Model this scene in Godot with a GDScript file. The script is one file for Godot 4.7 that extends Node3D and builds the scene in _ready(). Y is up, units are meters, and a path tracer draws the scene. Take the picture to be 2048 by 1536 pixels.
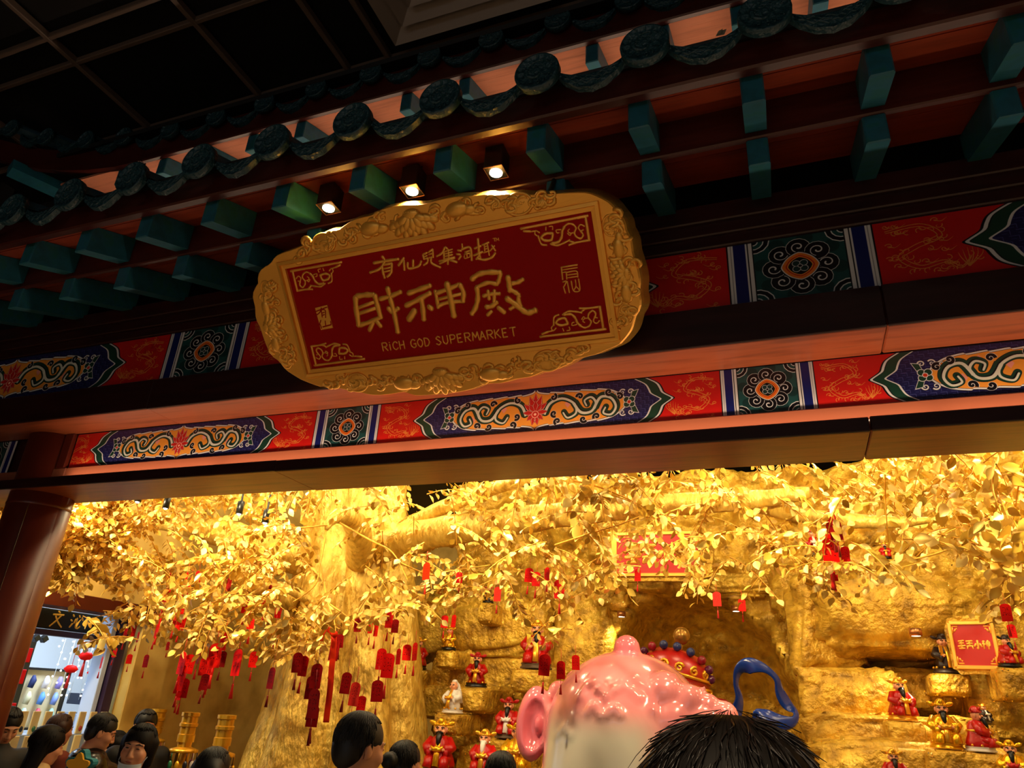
extends Node3D
# A shopfront under a tiled Chinese eave, a gold signboard, and a golden tree with red wish tags inside.
const EYE := Vector3(0, 1.7, 0)
const FPX := 1425.632
const EH := 1.7
var CAM := Basis(Vector3(0.935145, 0.053612, -0.350184), Vector3(0.097161, 0.911766, 0.399051), Vector3(0.340680, -0.407195, 0.847425))
var rng := RandomNumberGenerator.new()
var M := {}
var used := {}

# ---------- a pile of triangles that becomes one mesh ----------
class G:
	var st := SurfaceTool.new()
	var n := 0
	var X := Transform3D.IDENTITY
	func _init():
		st.begin(Mesh.PRIMITIVE_TRIANGLES)
	func tri(a: Vector3, b: Vector3, c: Vector3, g := -1):
		st.set_smooth_group(g)
		st.add_vertex(X * a); st.add_vertex(X * c); st.add_vertex(X * b)
		n += 1
	func quad(a: Vector3, b: Vector3, c: Vector3, d: Vector3, g := -1):
		tri(a, b, c, g); tri(a, c, d, g)
	func uvquad(a: Vector3, b: Vector3, c: Vector3, d: Vector3, u0: float, v0: float, u1: float, v1: float):
		# a lower left, b lower right, c upper right, d upper left; v runs down the picture
		st.set_smooth_group(-1)
		var P := [a, b, c, d]
		var U := [Vector2(u0, v1), Vector2(u1, v1), Vector2(u1, v0), Vector2(u0, v0)]
		for k in [0, 2, 1, 0, 3, 2]:
			st.set_uv(U[k]); st.add_vertex(X * P[k])
		n += 2
	func oq(a: Vector3, b: Vector3, c: Vector3, d: Vector3, out: Vector3):
		if (b - a).cross(c - a).dot(out) >= 0.0: quad(a, b, c, d)
		else: quad(d, c, b, a)
	# box with chamfered edges
	func box(c: Vector3, s: Vector3, bv := 0.004):
		var h := s * 0.5
		bv = minf(bv, minf(h.x, minf(h.y, h.z)) * 0.6)
		var i := h - Vector3.ONE * bv
		for ax in 3:
			var u := (ax + 1) % 3
			var w := (ax + 2) % 3
			for sg in [-1.0, 1.0]:
				var q := []
				var out := Vector3.ZERO
				out[ax] = sg
				for k in 4:
					var p := Vector3.ZERO
					p[ax] = h[ax] * sg
					p[u] = i[u] * (1.0 if k == 1 or k == 2 else -1.0)
					p[w] = i[w] * (1.0 if k >= 2 else -1.0)
					q.append(c + p)
				oq(q[0], q[1], q[2], q[3], out)
			if bv <= 0.0: continue
			for a in [-1.0, 1.0]:
				for b in [-1.0, 1.0]:
					var p0 := c
					var p1 := c
					var out := Vector3.ZERO
					var e := Vector3.ZERO
					p0[u] += h[u] * a; p0[w] += i[w] * b
					p1[u] += i[u] * a; p1[w] += h[w] * b
					out[u] = a; out[w] = b
					e[ax] = i[ax]
					oq(p0 - e, p1 - e, p1 + e, p0 + e, out)
		if bv > 0.0:
			for a in [-1.0, 1.0]:
				for b in [-1.0, 1.0]:
					for d in [-1.0, 1.0]:
						var p := c + Vector3(h.x * a, i.y * b, i.z * d)
						var q := c + Vector3(i.x * a, h.y * b, i.z * d)
						var r := c + Vector3(i.x * a, i.y * b, h.z * d)
						if a * b * d > 0: tri(p, q, r)
						else: tri(p, r, q)
	# tube along points; radii per point; fl = how flat it is along 'nrm' (1 round)
	func tube(P: Array, Rr: Array, sides := 8, g := 1, nrm := Vector3.ZERO, fl := 1.0, capped := true):
		var rings := []
		var last := Vector3.ZERO
		for i in P.size():
			var t: Vector3 = (P[mini(i + 1, P.size() - 1)] - P[maxi(i - 1, 0)])
			t = t.normalized() if t.length() > 1e-9 else Vector3.UP
			var a: Vector3
			if nrm != Vector3.ZERO:
				a = t.cross(nrm).normalized()
			else:
				a = last - t * last.dot(t) if last != Vector3.ZERO else t.cross(Vector3(0.31, 0.87, 0.39))
				if a.length() < 1e-4: a = t.cross(Vector3(0.9, 0.1, 0.2))
				a = a.normalized()
				last = a
			var b := t.cross(a).normalized()
			if nrm != Vector3.ZERO: b = nrm
			var ring := []
			var r: float = Rr[mini(i, Rr.size() - 1)]
			for k in sides:
				var an := TAU * k / sides
				ring.append(P[i] + a * cos(an) * r + b * sin(an) * r * fl)
			rings.append(ring)
		var inv := nrm != Vector3.ZERO
		for i in rings.size() - 1:
			for k in sides:
				var k2 := (k + 1) % sides
				if inv: quad(rings[i + 1][k], rings[i + 1][k2], rings[i][k2], rings[i][k], g)
				else: quad(rings[i][k], rings[i][k2], rings[i + 1][k2], rings[i + 1][k], g)
		if capped:
			for k in sides:
				var k2 := (k + 1) % sides
				if inv:
					tri(P[0], rings[0][k], rings[0][k2], g)
					tri(P[-1], rings[-1][k2], rings[-1][k], g)
				else:
					tri(P[0], rings[0][k2], rings[0][k], g)
					tri(P[-1], rings[-1][k], rings[-1][k2], g)
	# lathe about Y: profile of Vector2(radius, y) from bottom to top
	func lathe(pr: Array, c := Vector3.ZERO, sides := 16, g := 1, wob := 0.0, lobes := 0):
		for i in pr.size() - 1:
			for k in sides:
				var A := []
				for q in [[i, k], [i, k + 1], [i + 1, k + 1], [i + 1, k]]:
					var an: float = TAU * q[1] / sides
					var r: float = pr[q[0]].x * (1.0 + wob * cos(lobes * an))
					A.append(c + Vector3(cos(an) * r, pr[q[0]].y, -sin(an) * r))
				if pr[i].x < 1e-6: tri(A[0], A[2], A[3], g)
				elif pr[i + 1].x < 1e-6: tri(A[0], A[1], A[2], g)
				else: quad(A[0], A[1], A[2], A[3], g)
	func ball(c: Vector3, r: Vector3, b := Basis.IDENTITY, nu := 12, nv := 8, g := 1):
		var grid := []
		for j in nv + 1:
			var row := []
			var th := PI * j / nv
			for i in nu:
				var ph := TAU * i / nu
				row.append(c + b * (Vector3(sin(th) * cos(ph), -cos(th), -sin(th) * sin(ph)) * r))
			grid.append(row)
		for j in nv:
			for i in nu:
				var i2 := (i + 1) % nu
				if j == 0: tri(grid[0][0], grid[1][i2], grid[1][i], g)
				elif j == nv - 1: tri(grid[j][i], grid[j][i2], grid[nv][0], g)
				else: quad(grid[j][i], grid[j][i2], grid[j + 1][i2], grid[j + 1][i], g)
	# flat outline (counterclockwise, in XY) from z0 to z1, optional second outline at the back
	func plate(o: PackedVector2Array, z0: float, z1: float, back: PackedVector2Array = PackedVector2Array(), g := -1):
		if back.is_empty(): back = o
		var ix := Geometry2D.triangulate_polygon(o)
		for k in range(0, ix.size(), 3):
			var p := [o[ix[k]], o[ix[k + 1]], o[ix[k + 2]]]
			if (p[1] - p[0]).cross(p[2] - p[0]) < 0: p = [p[0], p[2], p[1]]
			tri(Vector3(p[0].x, p[0].y, z1), Vector3(p[1].x, p[1].y, z1), Vector3(p[2].x, p[2].y, z1))
		ix = Geometry2D.triangulate_polygon(back)
		for k in range(0, ix.size(), 3):
			var p := [back[ix[k]], back[ix[k + 1]], back[ix[k + 2]]]
			if (p[1] - p[0]).cross(p[2] - p[0]) < 0: p = [p[0], p[2], p[1]]
			tri(Vector3(p[0].x, p[0].y, z0), Vector3(p[2].x, p[2].y, z0), Vector3(p[1].x, p[1].y, z0))
		for k in o.size():
			var j := (k + 1) % o.size()
			quad(Vector3(back[k].x, back[k].y, z0), Vector3(back[j].x, back[j].y, z0), Vector3(o[j].x, o[j].y, z1), Vector3(o[k].x, o[k].y, z1), g)
	func done() -> ArrayMesh:
		st.generate_normals()
		return st.commit()

# ---------- nodes ----------
func numbered(called: String) -> String:
	var k: int = used.get(called, -1) + 1
	used[called] = k
	return called if k == 0 else "%s_%03d" % [called, k]
func thing(called: String, label: String, category: String, at := Vector3.ZERO, turn := 0.0, group := "") -> Node3D:
	var o := Node3D.new()
	o.name = numbered(called)
	add_child(o)
	o.position = at
	o.rotation.y = turn
	tag(o, label, category, group)
	return o
func tag(o: Node, label: String, category := "", group := "", kind := ""):
	if label: o.set_meta("label", label)
	if category: o.set_meta("category", category)
	if group: o.set_meta("group", group)
	if kind: o.set_meta("kind", kind)
func put(called: String, mesh: Mesh, m: Material, parent: Node, at := Vector3.ZERO, b := Basis.IDENTITY) -> MeshInstance3D:
	var o := MeshInstance3D.new()
	o.name = called if parent != self else numbered(called)
	o.mesh = mesh
	o.material_override = m
	parent.add_child(o, true)
	o.transform = Transform3D(b, at)
	return o
func struct(called: String, mesh: Mesh, m: Material, label := "") -> MeshInstance3D:
	var o := put(called, mesh, m, self)
	tag(o, label, "", "", "structure")
	return o
func dup(o: Node3D, label := "") -> Node3D:
	var c: Node3D = o.duplicate()
	c.name = numbered(String(o.name).rstrip("0123456789").trim_suffix("_"))
	add_child(c)
	if label: c.set_meta("label", label)
	return c
func boxm(s: Vector3, bv := 0.004) -> ArrayMesh:
	var g := G.new()
	g.box(Vector3.ZERO, s, bv)
	return g.done()

# ---------- where a line of sight meets the plane z = -depth ----------
func ray(u: float, v: float) -> Vector3:
	return CAM * Vector3((u - 1024.0) / FPX, -(v - 768.0) / FPX, -1.0)
func at(u: float, v: float, depth: float) -> Vector3:
	var d := ray(u, v)
	return EYE + d * (depth / -d.z)
func mpp(u: float, v: float, depth: float) -> float:   # metres across one pixel there
	return depth / -ray(u, v).z / FPX

# ---------- materials ----------
func mat(key: String, c: Color, rough := 0.6, metal := 0.0, opt := {}) -> StandardMaterial3D:
	if M.has(key): return M[key]
	var m := StandardMaterial3D.new()
	m.resource_name = key
	m.albedo_color = c
	m.roughness = rough
	m.metallic = metal
	for k in opt: m.set(k, opt[k])
	M[key] = m
	return m
func noise_tex(freq: float, seed_: int, ramp: Array, size := 256, normal := false, oct := 4, kind := FastNoiseLite.TYPE_SIMPLEX_SMOOTH, bump := 4.0) -> NoiseTexture2D:
	var t := NoiseTexture2D.new()
	t.width = size; t.height = size
	t.seamless = true
	var nz := FastNoiseLite.new()
	nz.seed = seed_; nz.frequency = freq; nz.noise_type = kind; nz.fractal_octaves = oct
	t.noise = nz
	t.as_normal_map = normal
	t.bump_strength = bump
	if ramp.size():
		var gr := Gradient.new()
		var off := PackedFloat32Array()
		var cs := PackedColorArray()
		for k in ramp: off.append(k[0]); cs.append(k[1])
		gr.offsets = off; gr.colors = cs
		t.color_ramp = gr
	return t
func emit_mat(key: String, c: Color, e: float) -> StandardMaterial3D:
	return mat(key, Color(0.9, 0.9, 0.9), 0.5, 0.0, {"emission_enabled": true, "emission": c, "emission_energy_multiplier": e})
func omni(p: Vector3, c: Color, e: float, size := 0.06, called := "lamp_glow") -> OmniLight3D:
	var l := OmniLight3D.new()
	l.name = numbered(called)
	l.light_color = c; l.light_energy = e; l.light_size = size
	l.omni_range = 20; l.omni_attenuation = 2.0; l.shadow_enabled = true
	add_child(l)
	l.position = p
	return l
func spot(p: Vector3, to: Vector3, c: Color, e: float, angle := 30.0, size := 0.03, soft := 0.5) -> SpotLight3D:
	var l := SpotLight3D.new()
	l.name = numbered("spot_beam")
	l.light_color = c; l.light_energy = e; l.light_size = size
	l.spot_angle = angle; l.spot_angle_attenuation = soft; l.spot_range = 20; l.spot_attenuation = 2.0; l.shadow_enabled = true
	add_child(l)
	l.look_at_from_position(p, to, Vector3(0.1, 0.2, 0.97).normalized())
	return l
func area(p: Vector3, to: Vector3, sx: float, sy: float, c: Color, e: float, up := Vector3(0, 0, -1)) -> AreaLight3D:
	var l := AreaLight3D.new()
	l.name = numbered("panel_glow")
	l.light_color = c; l.light_energy = e
	l.area_size = Vector2(sx, sy)
	l.area_range = 20.0; l.area_attenuation = 2.0; l.shadow_enabled = true
	l.area_normalize_energy = true
	add_child(l)
	l.look_at_from_position(p, to, up)
	return l

func _ready():
	rng.seed = 7
	setup_view()
	setup_lights()
	materials()
	build_mall()
	build_facade()
	build_eaves()
	build_sign()
	build_store()
	build_grotto()
	build_statues()
	build_tree()
	build_tags()
	build_neighbour()
	build_racks()
	build_people()

func setup_view():
	var cam := Camera3D.new()
	cam.name = "camera"
	cam.transform = Transform3D(CAM, EYE)
	cam.fov = rad_to_deg(2.0 * atan(768.0 / FPX))
	cam.near = 0.05; cam.far = 100.0
	add_child(cam)
	cam.current = true
	var we := WorldEnvironment.new()
	we.name = "surroundings"
	var e := Environment.new()
	e.background_mode = Environment.BG_COLOR
	e.background_color = Color(0, 0, 0)
	e.tonemap_mode = Environment.TONE_MAPPER_LINEAR
	e.tonemap_exposure = 1.0
	e.sdfgi_enabled = true; e.ssao_enabled = true; e.ssil_enabled = true
	we.environment = e
	add_child(we)

const WARM := Color(1.0, 0.90, 0.70)
const AMBER := Color(1.0, 0.66, 0.36)
func setup_lights():
	# unseen ceiling lamps, out of sight behind the beams, placed to light the canopy
	for x in [-4.7, -3.3, -1.9, -0.5, 0.9, 2.2]:
		for z in [-4.2, -5.5]:
			omni(Vector3(x, 4.08, z), WARM, 1.7, 0.15, "unseen_ceiling_glow")
	# unseen lamps behind the front beam, aimed inward to light tags and statues
	for q in [[-5.5, -5.2], [-5.0, -4.3], [-3.6, -3.6], [-1.9, -1.8], [-0.2, 0.0], [1.4, 1.4]]:
		spot(Vector3(q[0], 3.0, -3.58), Vector3(q[1], 1.7, -6.4), WARM, 3.6, 60.0, 0.05, 0.8)
	# unseen downlights behind the viewer; their floor bounce lights sign and rafters
	for q in [[-5.0, 1.2], [-2.0, 1.2], [1.0, 1.2], [4.0, 1.2], [-3.5, 4.2], [-0.5, 4.2], [2.5, 4.2]]:
		spot(Vector3(q[0], 5.96, q[1]), Vector3(q[0], 0.0, q[1]), Color(1.0, 0.89, 0.73), 21.0, 38.0, 0.06, 0.6)
	# unseen panel across the corridor behind the viewer, lights the shop front
	area(Vector3(-1.0, 1.6, 8.8), Vector3(-1.0, 1.6, 0), 9.0, 2.2, Color(1.0, 0.94, 0.86), 4.0, Vector3.UP)

func wood(key: String, c: Color, k := 0.25, rough := 0.38) -> StandardMaterial3D:
	if M.has(key): return M[key]
	var m := mat(key, Color.WHITE, rough, 0.0, {"uv1_triplanar": true, "uv1_world_triplanar": true, "uv1_scale": Vector3(0.22, 2.2, 2.2)})
	m.albedo_texture = noise_tex(0.012, key.hash() % 1000, [[0.0, c.darkened(k)], [0.45, c], [0.6, c.lightened(k * 0.12)], [1.0, c.darkened(k * 0.7)]], 512, false, 5)
	return m
func materials():
	wood("beam_wood", Color(0.57, 0.28, 0.15))
	wood("beam_face", Color(0.16, 0.04, 0.028))
	wood("soffit_wood", Color(0.55, 0.20, 0.085), 0.3)
	wood("soffit_pale", Color(0.78, 0.50, 0.38), 0.2)
	wood("fascia_wood", Color(0.25, 0.065, 0.035))
	mat("red_paint", Color(0.56, 0.31, 0.21), 0.4)
	mat("column_paint", Color(0.34, 0.11, 0.045), 0.38)
	var teal := mat("teal_paint", Color(0.10, 0.36, 0.45), 0.5)
	teal.albedo_texture = noise_tex(0.02, 5, [[0.0, Color(0.8, 0.86, 0.8)], [0.55, Color.WHITE], [0.8, Color(0.95, 1.0, 0.85)], [1.0, Color(1, 0.98, 0.8)]], 256)
	teal.uv1_triplanar = true; teal.uv1_world_triplanar = true; teal.uv1_scale = Vector3.ONE * 1.7
	var tile := mat("tile_glaze", Color(0.09, 0.23, 0.27), 0.42)
	tile.normal_enabled = true
	tile.normal_texture = noise_tex(0.035, 9, [], 256, true, 3, FastNoiseLite.TYPE_CELLULAR, 10.0)
	tile.normal_scale = 1.2
	tile.uv1_triplanar = true; tile.uv1_scale = Vector3.ONE * 3.0
	mat("tile_roll", Color(0.20, 0.36, 0.46), 0.45)
	mat("black_paint", Color(0.035, 0.033, 0.032), 0.55)
	mat("ceiling_bar", Color(0.36, 0.30, 0.26), 0.5)
	mat("vent_paint", Color(0.55, 0.50, 0.46), 0.5)
	mat("dark_wall", Color(0.10, 0.09, 0.09), 0.8)
	var fl := mat("floor_stone", Color(0.52, 0.47, 0.42), 0.25)
	fl.albedo_texture = noise_tex(0.01, 4, [[0, Color(0.8, 0.78, 0.75)], [1, Color.WHITE]], 256)
	fl.uv1_triplanar = true; fl.uv1_world_triplanar = true; fl.uv1_scale = Vector3.ONE * 0.5
	mat("gilt", Color(1.0, 0.73, 0.29), 0.36, 0.5)
	mat("gilt_rim", Color(0.95, 0.72, 0.30), 0.24, 0.65)
	mat("lacquer_red", Color(0.66, 0.03, 0.015), 0.6, 0.0, {"metallic_specular": 0.25})
	mat("lamp_black", Color(0.02, 0.02, 0.02), 0.4)
	mat("brass_edge", Color(0.75, 0.5, 0.3), 0.3, 0.8)
	emit_mat("lamp_face", Color(1.0, 0.93, 0.8), 12.0)
	emit_mat("led_strip", Color(1.0, 0.84, 0.66), 4.0)
	mat("steel_wire", Color(0.5, 0.5, 0.5), 0.3, 0.8)

func build_mall():
	# corridor floor and the shell of the building, closed all round
	var g := G.new(); g.box(Vector3(0, -0.1, 0), Vector3(22, 0.2, 24), 0.0)
	struct("floor", g.done(), M.floor_stone)
	g = G.new(); g.box(Vector3(0, 6.15, 2.4), Vector3(22, 0.2, 13.2), 0.0)
	struct("ceiling", g.done(), M.black_paint)
	g = G.new(); g.box(Vector3(0, 3.1, 9.1), Vector3(22, 6.4, 0.2), 0.0)
	struct("wall_front", g.done(), M.dark_wall)
	for s in [-1, 1]:
		g = G.new(); g.box(Vector3(10.9 * s, 3.1, 0), Vector3(0.2, 6.4, 24), 0.0)
		struct("wall_left" if s < 0 else "wall_right", g.done(), M.dark_wall)
	g = G.new(); g.box(Vector3(0, 3.1, -11.9), Vector3(22, 6.4, 0.2), 0.0)
	struct("wall_back", g.done(), M.dark_wall)
	# unseen glowing panel behind the viewer, where the corridor area light stands
	var sw := thing("unseen_light_panel", "wide unseen glowing panel across the corridor, placed to light the shop front", "light_panel", Vector3(-1.0, 1.6, 8.92))
	put("glow_panel", boxm(Vector3(9.0, 2.2, 0.06), 0.01), emit_mat("unseen_panel_glow", Color(0.75, 0.88, 1.0), 0.4), sw)
	put("frame", boxm(Vector3(9.2, 0.1, 0.1)), M.dark_wall, sw, Vector3(0, 1.15, 0))
	# fixtures of the unseen corridor downlights that brighten the front off the floor
	var nd := 0
	for q in [[-5.0, 1.2], [-2.0, 1.2], [1.0, 1.2], [4.0, 1.2], [-3.5, 4.2], [-0.5, 4.2], [2.5, 4.2]]:
		var dl := thing("unseen_ceiling_downlight", "x", "light", Vector3(q[0], 6.04, q[1]), 0.0, "unseen corridor downlights")
		dl.set_meta("label", "unseen round ceiling downlight behind the viewer, %s" % ["far left of the near row", "left of centre in the near row", "right of centre in the near row", "far right of the near row", "left one of the far row", "middle one of the far row", "right one of the far row"][nd])
		var gd := G.new()
		gd.lathe([Vector2(0, -0.01), Vector2(0.09, -0.01), Vector2(0.09, 0.0), Vector2(0, 0.0)], Vector3.ZERO, 20)
		put("lamp_face", gd.done(), M.lamp_face, dl)
		gd = G.new()
		gd.lathe([Vector2(0.091, -0.02), Vector2(0.12, -0.02), Vector2(0.12, 0.01), Vector2(0.091, 0.01)], Vector3.ZERO, 20)
		put("trim_ring", gd.done(), M.vent_paint, dl)
		nd += 1
	# open grid of bars under the black ceiling
	var cg := thing("ceiling_grid", "dark open grid of thin bars under the black ceiling", "ceiling grid", Vector3(0, 6.0, 0))
	for x in [-7.2, -6.0, -4.75, -3.59, -2.76, -2.41, -0.9, 0.4, 1.7, 3.0]:
		put("bar", boxm(Vector3(0.04, 0.06, 5.2), 0.006), M.ceiling_bar, cg, Vector3(x, 0.0, -0.75))
	for d in [0.2, 1.3, 2.245, 2.48, 3.2]:
		put("bar", boxm(Vector3(12.0, 0.05, 0.035), 0.006), M.ceiling_bar, cg, Vector3(-2.0, 0.004, -d))
	# square ceiling diffuser: nested sloping frames
	var v := thing("air_vent", "square ceiling air diffuser of nested grey frames above the roof edge", "air vent", Vector3(-1.68, 5.93, -2.46))
	for k in 5:
		var a := 0.6 - k * 0.115
		var gg := G.new()
		for q in 4:
			gg.X = Transform3D(Basis(Vector3.UP, q * PI / 2), Vector3.ZERO)
			gg.quad(Vector3(-a, 0, a), Vector3(-a + 0.085, 0.075, a - 0.085), Vector3(a - 0.085, 0.075, a - 0.085), Vector3(a, 0, a))
			gg.quad(Vector3(-a, 0, a), Vector3(a, 0, a), Vector3(a, 0.02, a), Vector3(-a, 0.02, a))
		put("frame" if k == 0 else "louvre", gg.done(), M.vent_paint, v, Vector3(0, 0.012 * k, 0))
	put("core", boxm(Vector3(0.1, 0.02, 0.1)), M.vent_paint, v, Vector3(0, 0.06, 0))

# ---------- vector painting for the printed friezes ----------
class Paint:
	var im: Image
	var sx: float
	var sy: float
	func _init(w: int, h: int, W: float, H: float, bg: Color):
		im = Image.create(w, h, false, Image.FORMAT_RGB8)
		im.fill(bg)
		sx = w / W; sy = h / H
	func poly(P: Array, c: Color):
		var lo := 1e9
		var hi := -1e9
		var Q := []
		for p in P:
			var q := Vector2(p.x * sx, p.y * sy)
			Q.append(q)
			lo = minf(lo, q.y); hi = maxf(hi, q.y)
		for y in range(maxi(0, int(lo)), mini(im.get_height() - 1, int(hi)) + 1):
			var xs := []
			var yc := y + 0.5
			for i in Q.size():
				var a: Vector2 = Q[i]
				var b: Vector2 = Q[(i + 1) % Q.size()]
				if (a.y <= yc) != (b.y <= yc): xs.append(a.x + (yc - a.y) / (b.y - a.y) * (b.x - a.x))
			xs.sort()
			for k in range(0, xs.size() - 1, 2):
				var x0 := int(round(xs[k]))
				var x1 := int(round(xs[k + 1]))
				if x1 > x0: im.fill_rect(Rect2i(x0, y, x1 - x0, 1), c)
	func disc(p: Vector2, r: float, c: Color):
		var P := []
		for k in 14: P.append(p + Vector2(cos(TAU * k / 14), sin(TAU * k / 14)) * r)
		poly(P, c)
	func line(P: Array, w, c: Color, closed := false):   # w: a width, or widths at both ends
		var n := P.size()
		for i in (n if closed else n - 1):
			var a: Vector2 = P[i]
			var b: Vector2 = P[(i + 1) % n]
			var wa: float = w if not (w is Array) else lerpf(w[0], w[1], float(i) / (n - 1))
			var wb: float = w if not (w is Array) else lerpf(w[0], w[1], float(i + 1) / (n - 1))
			var d := (b - a)
			if d.length() < 1e-9: continue
			var s := d.normalized().orthogonal() * 0.5
			poly([a + s * wa, b + s * wb, b - s * wb, a - s * wa], c)
			if wb * sx > 3.0: disc(b, wb * 0.5, c)
static func curve(P: Array, per := 6, closed := false) -> Array:   # Catmull-Rom through 2D or 3D points
	var out := []
	var n := P.size()
	for i in (n if closed else n - 1):
		var p0 = P[(i - 1 + n) % n] if closed or i > 0 else P[i]
		var p1 = P[i]
		var p2 = P[(i + 1) % n]
		var p3 = P[(i + 2) % n] if closed or i < n - 2 else P[mini(i + 1, n - 1)]
		for k in per:
			var t := float(k) / per
			out.append(0.5 * ((2.0 * p1) + (p2 - p0) * t + (2.0 * p0 - 5.0 * p1 + 4.0 * p2 - p3) * t * t + (3.0 * p1 - p0 - 3.0 * p2 + p3) * t * t * t))
	if not closed: out.append(P[n - 1])
	return out
static func spiral(c: Vector2, r0: float, r1: float, a0: float, turns: float, n := 26) -> Array:
	var out := []
	for k in n + 1:
		var t := float(k) / n
		var a := a0 + turns * TAU * t
		out.append(c + Vector2(cos(a), sin(a)) * lerpf(r0, r1, t))
	return out

# one length of painted frieze, 9.36 units long and 1 high: square medallion at the middle, dragon panels, cartouche at both ends
func paint_frieze() -> ImageTexture:
	var L := 9.36
	var navy := Color(0.085, 0.09, 0.27)
	var pale := Color(0.80, 0.80, 0.80)
	var red := Color(0.72, 0.09, 0.07)
	var gold := Color(0.80, 0.48, 0.20)
	var orange := Color(0.86, 0.56, 0.20)
	var green := Color(0.08, 0.22, 0.17)
	var ink := Color(0.05, 0.05, 0.07)
	var P := Paint.new(4096, 438, L, 1.0, navy)
	var C := L / 2.0
	# brick-like key pattern on the blue
	for r in 12:
		for k in 60:
			var x := k * 0.16 + (0.08 if r % 2 else 0.0)
			var y := r * 0.085
			P.line([Vector2(x, y), Vector2(x + 0.10, y), Vector2(x + 0.10, y + 0.06)], 0.008, Color(0.27, 0.29, 0.52))
			P.line([Vector2(x + 0.02, y + 0.045), Vector2(x + 0.07, y + 0.045)], 0.007, Color(0.22, 0.24, 0.46))
	for s in [-1.0, 1.0]:
		# scalloped edge of the red panel, with its green and pale borders
		var edge := []
		for q in [[2.27, 0.0], [2.10, 0.10], [2.02, 0.17], [1.97, 0.27], [1.93, 0.36], [1.80, 0.45], [1.74, 0.5], [1.80, 0.55], [1.93, 0.64], [1.97, 0.73], [2.02, 0.83], [2.10, 0.90], [2.27, 1.0]]:
			edge.append(Vector2(q[0], q[1]))
		edge = curve(edge, 3)
		for w in [[0.30, pale], [0.265, green], [0.09, ink], [0.075, pale], [0.03, ink], [0.0, red]]:
			var poly := [Vector2(C, -0.02)]
			for p in edge: poly.append(Vector2(C + s * (p.x + w[0]), p.y))
			poly.append(Vector2(C, 1.02))
			P.poly(poly, w[1])
		# gold dragon drawn in thin line on the red
		var bx: float = C + s * 1.34
		var body := curve([Vector2(bx - s * 0.36, 0.18), Vector2(bx + s * 0.02, 0.14), Vector2(bx + s * 0.20, 0.34), Vector2(bx - s * 0.06, 0.46), Vector2(bx - s * 0.24, 0.60), Vector2(bx - s * 0.06, 0.78), Vector2(bx + s * 0.20, 0.74), Vector2(bx + s * 0.34, 0.86), Vector2(bx + s * 0.46, 0.72)], 7)
		for o in [-0.030, 0.030]:
			var ln := []
			for i in body.size():
				var t: Vector2 = (body[mini(i + 1, body.size() - 1)] - body[maxi(i - 1, 0)]).normalized()
				ln.append(body[i] + t.orthogonal() * o * sin(PI * (0.15 + 0.85 * float(i) / body.size())))
			P.line(ln, 0.012, gold)
		for i in range(2, body.size(), 2):
			var a := rng.randf() * TAU
			P.line(spiral(body[i] + Vector2(cos(a), sin(a)) * 0.075, 0.05, 0.01, a, 0.7, 8), [0.012, 0.007], gold)
		for k in 16:
			var c := Vector2(C + s * (0.93 + rng.randf() * 0.75), 0.07 + 0.86 * rng.randf())
			P.line(spiral(c, 0.045, 0.008, rng.randf() * TAU, 1.0, 10), [0.013, 0.008], gold)
			P.line(curve([c, c + Vector2(s * 0.06, 0.03), c + Vector2(s * 0.13, -0.02)], 4), [0.016, 0.004], gold)
		for k in 6:
			P.line(curve([Vector2(bx + s * 0.42, 0.86), Vector2(bx + s * (0.36 + 0.04 * k), 0.72), Vector2(bx + s * (0.34 + 0.05 * k), 0.56 + 0.03 * absf(k - 2.5))], 4), [0.016, 0.004], gold)
	# square with the cloud flower
	P.poly([Vector2(C - 0.53, 0), Vector2(C + 0.53, 0), Vector2(C + 0.53, 1), Vector2(C - 0.53, 1)], Color(0.10, 0.27, 0.27))
	var cc := Vector2(C, 0.5)
	for k in 8:
		var a := TAU * k / 8 + 0.2
		P.disc(cc + Vector2(cos(a), sin(a)) * 0.45, 0.10, Color(0.07, 0.19, 0.19))
	for sx in [-1.0, 1.0]:
		for sy in [-1.0, 1.0]:
			var q := cc + Vector2(sx * 0.53, sy * 0.5)
			for w in [[0.21, pale], [0.195, ink], [0.14, pale], [0.125, Color(0.10, 0.27, 0.27)], [0.07, pale], [0.055, ink]]:
				P.disc(q, w[0], w[1])
	for s in [-1.0, 1.0]:
		# blue and white bands beside the square
		P.poly([Vector2(C + s * 0.54, 0), Vector2(C + s * 0.85, 0), Vector2(C + s * 0.85, 1), Vector2(C + s * 0.54, 1)], pale)
		for b in [[0.59, 0.604], [0.84, 0.86], [0.53, 0.545], [0.80, 0.808]]:
			P.poly([Vector2(C + s * b[0], 0), Vector2(C + s * b[1], 0), Vector2(C + s * b[1], 1), Vector2(C + s * b[0], 1)], ink if b[0] != 0.80 else Color(0.5, 0.5, 0.52))
		P.poly([Vector2(C + s * 0.625, 0), Vector2(C + s * 0.775, 0), Vector2(C + s * 0.775, 1), Vector2(C + s * 0.625, 1)], Color(0.07, 0.10, 0.36))
	for k in 8:
		var a := TAU * k / 8
		var p := cc + Vector2(cos(a), sin(a)) * 0.30
		P.disc(p, 0.148, pale); P.disc(p, 0.140, ink)
	for k in 8:
		var a := TAU * k / 8
		var p := cc + Vector2(cos(a), sin(a)) * 0.31
		P.line(spiral(p, 0.095, 0.02, a + 2.6, 1.15, 22), [0.010, 0.022], pale)
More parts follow.
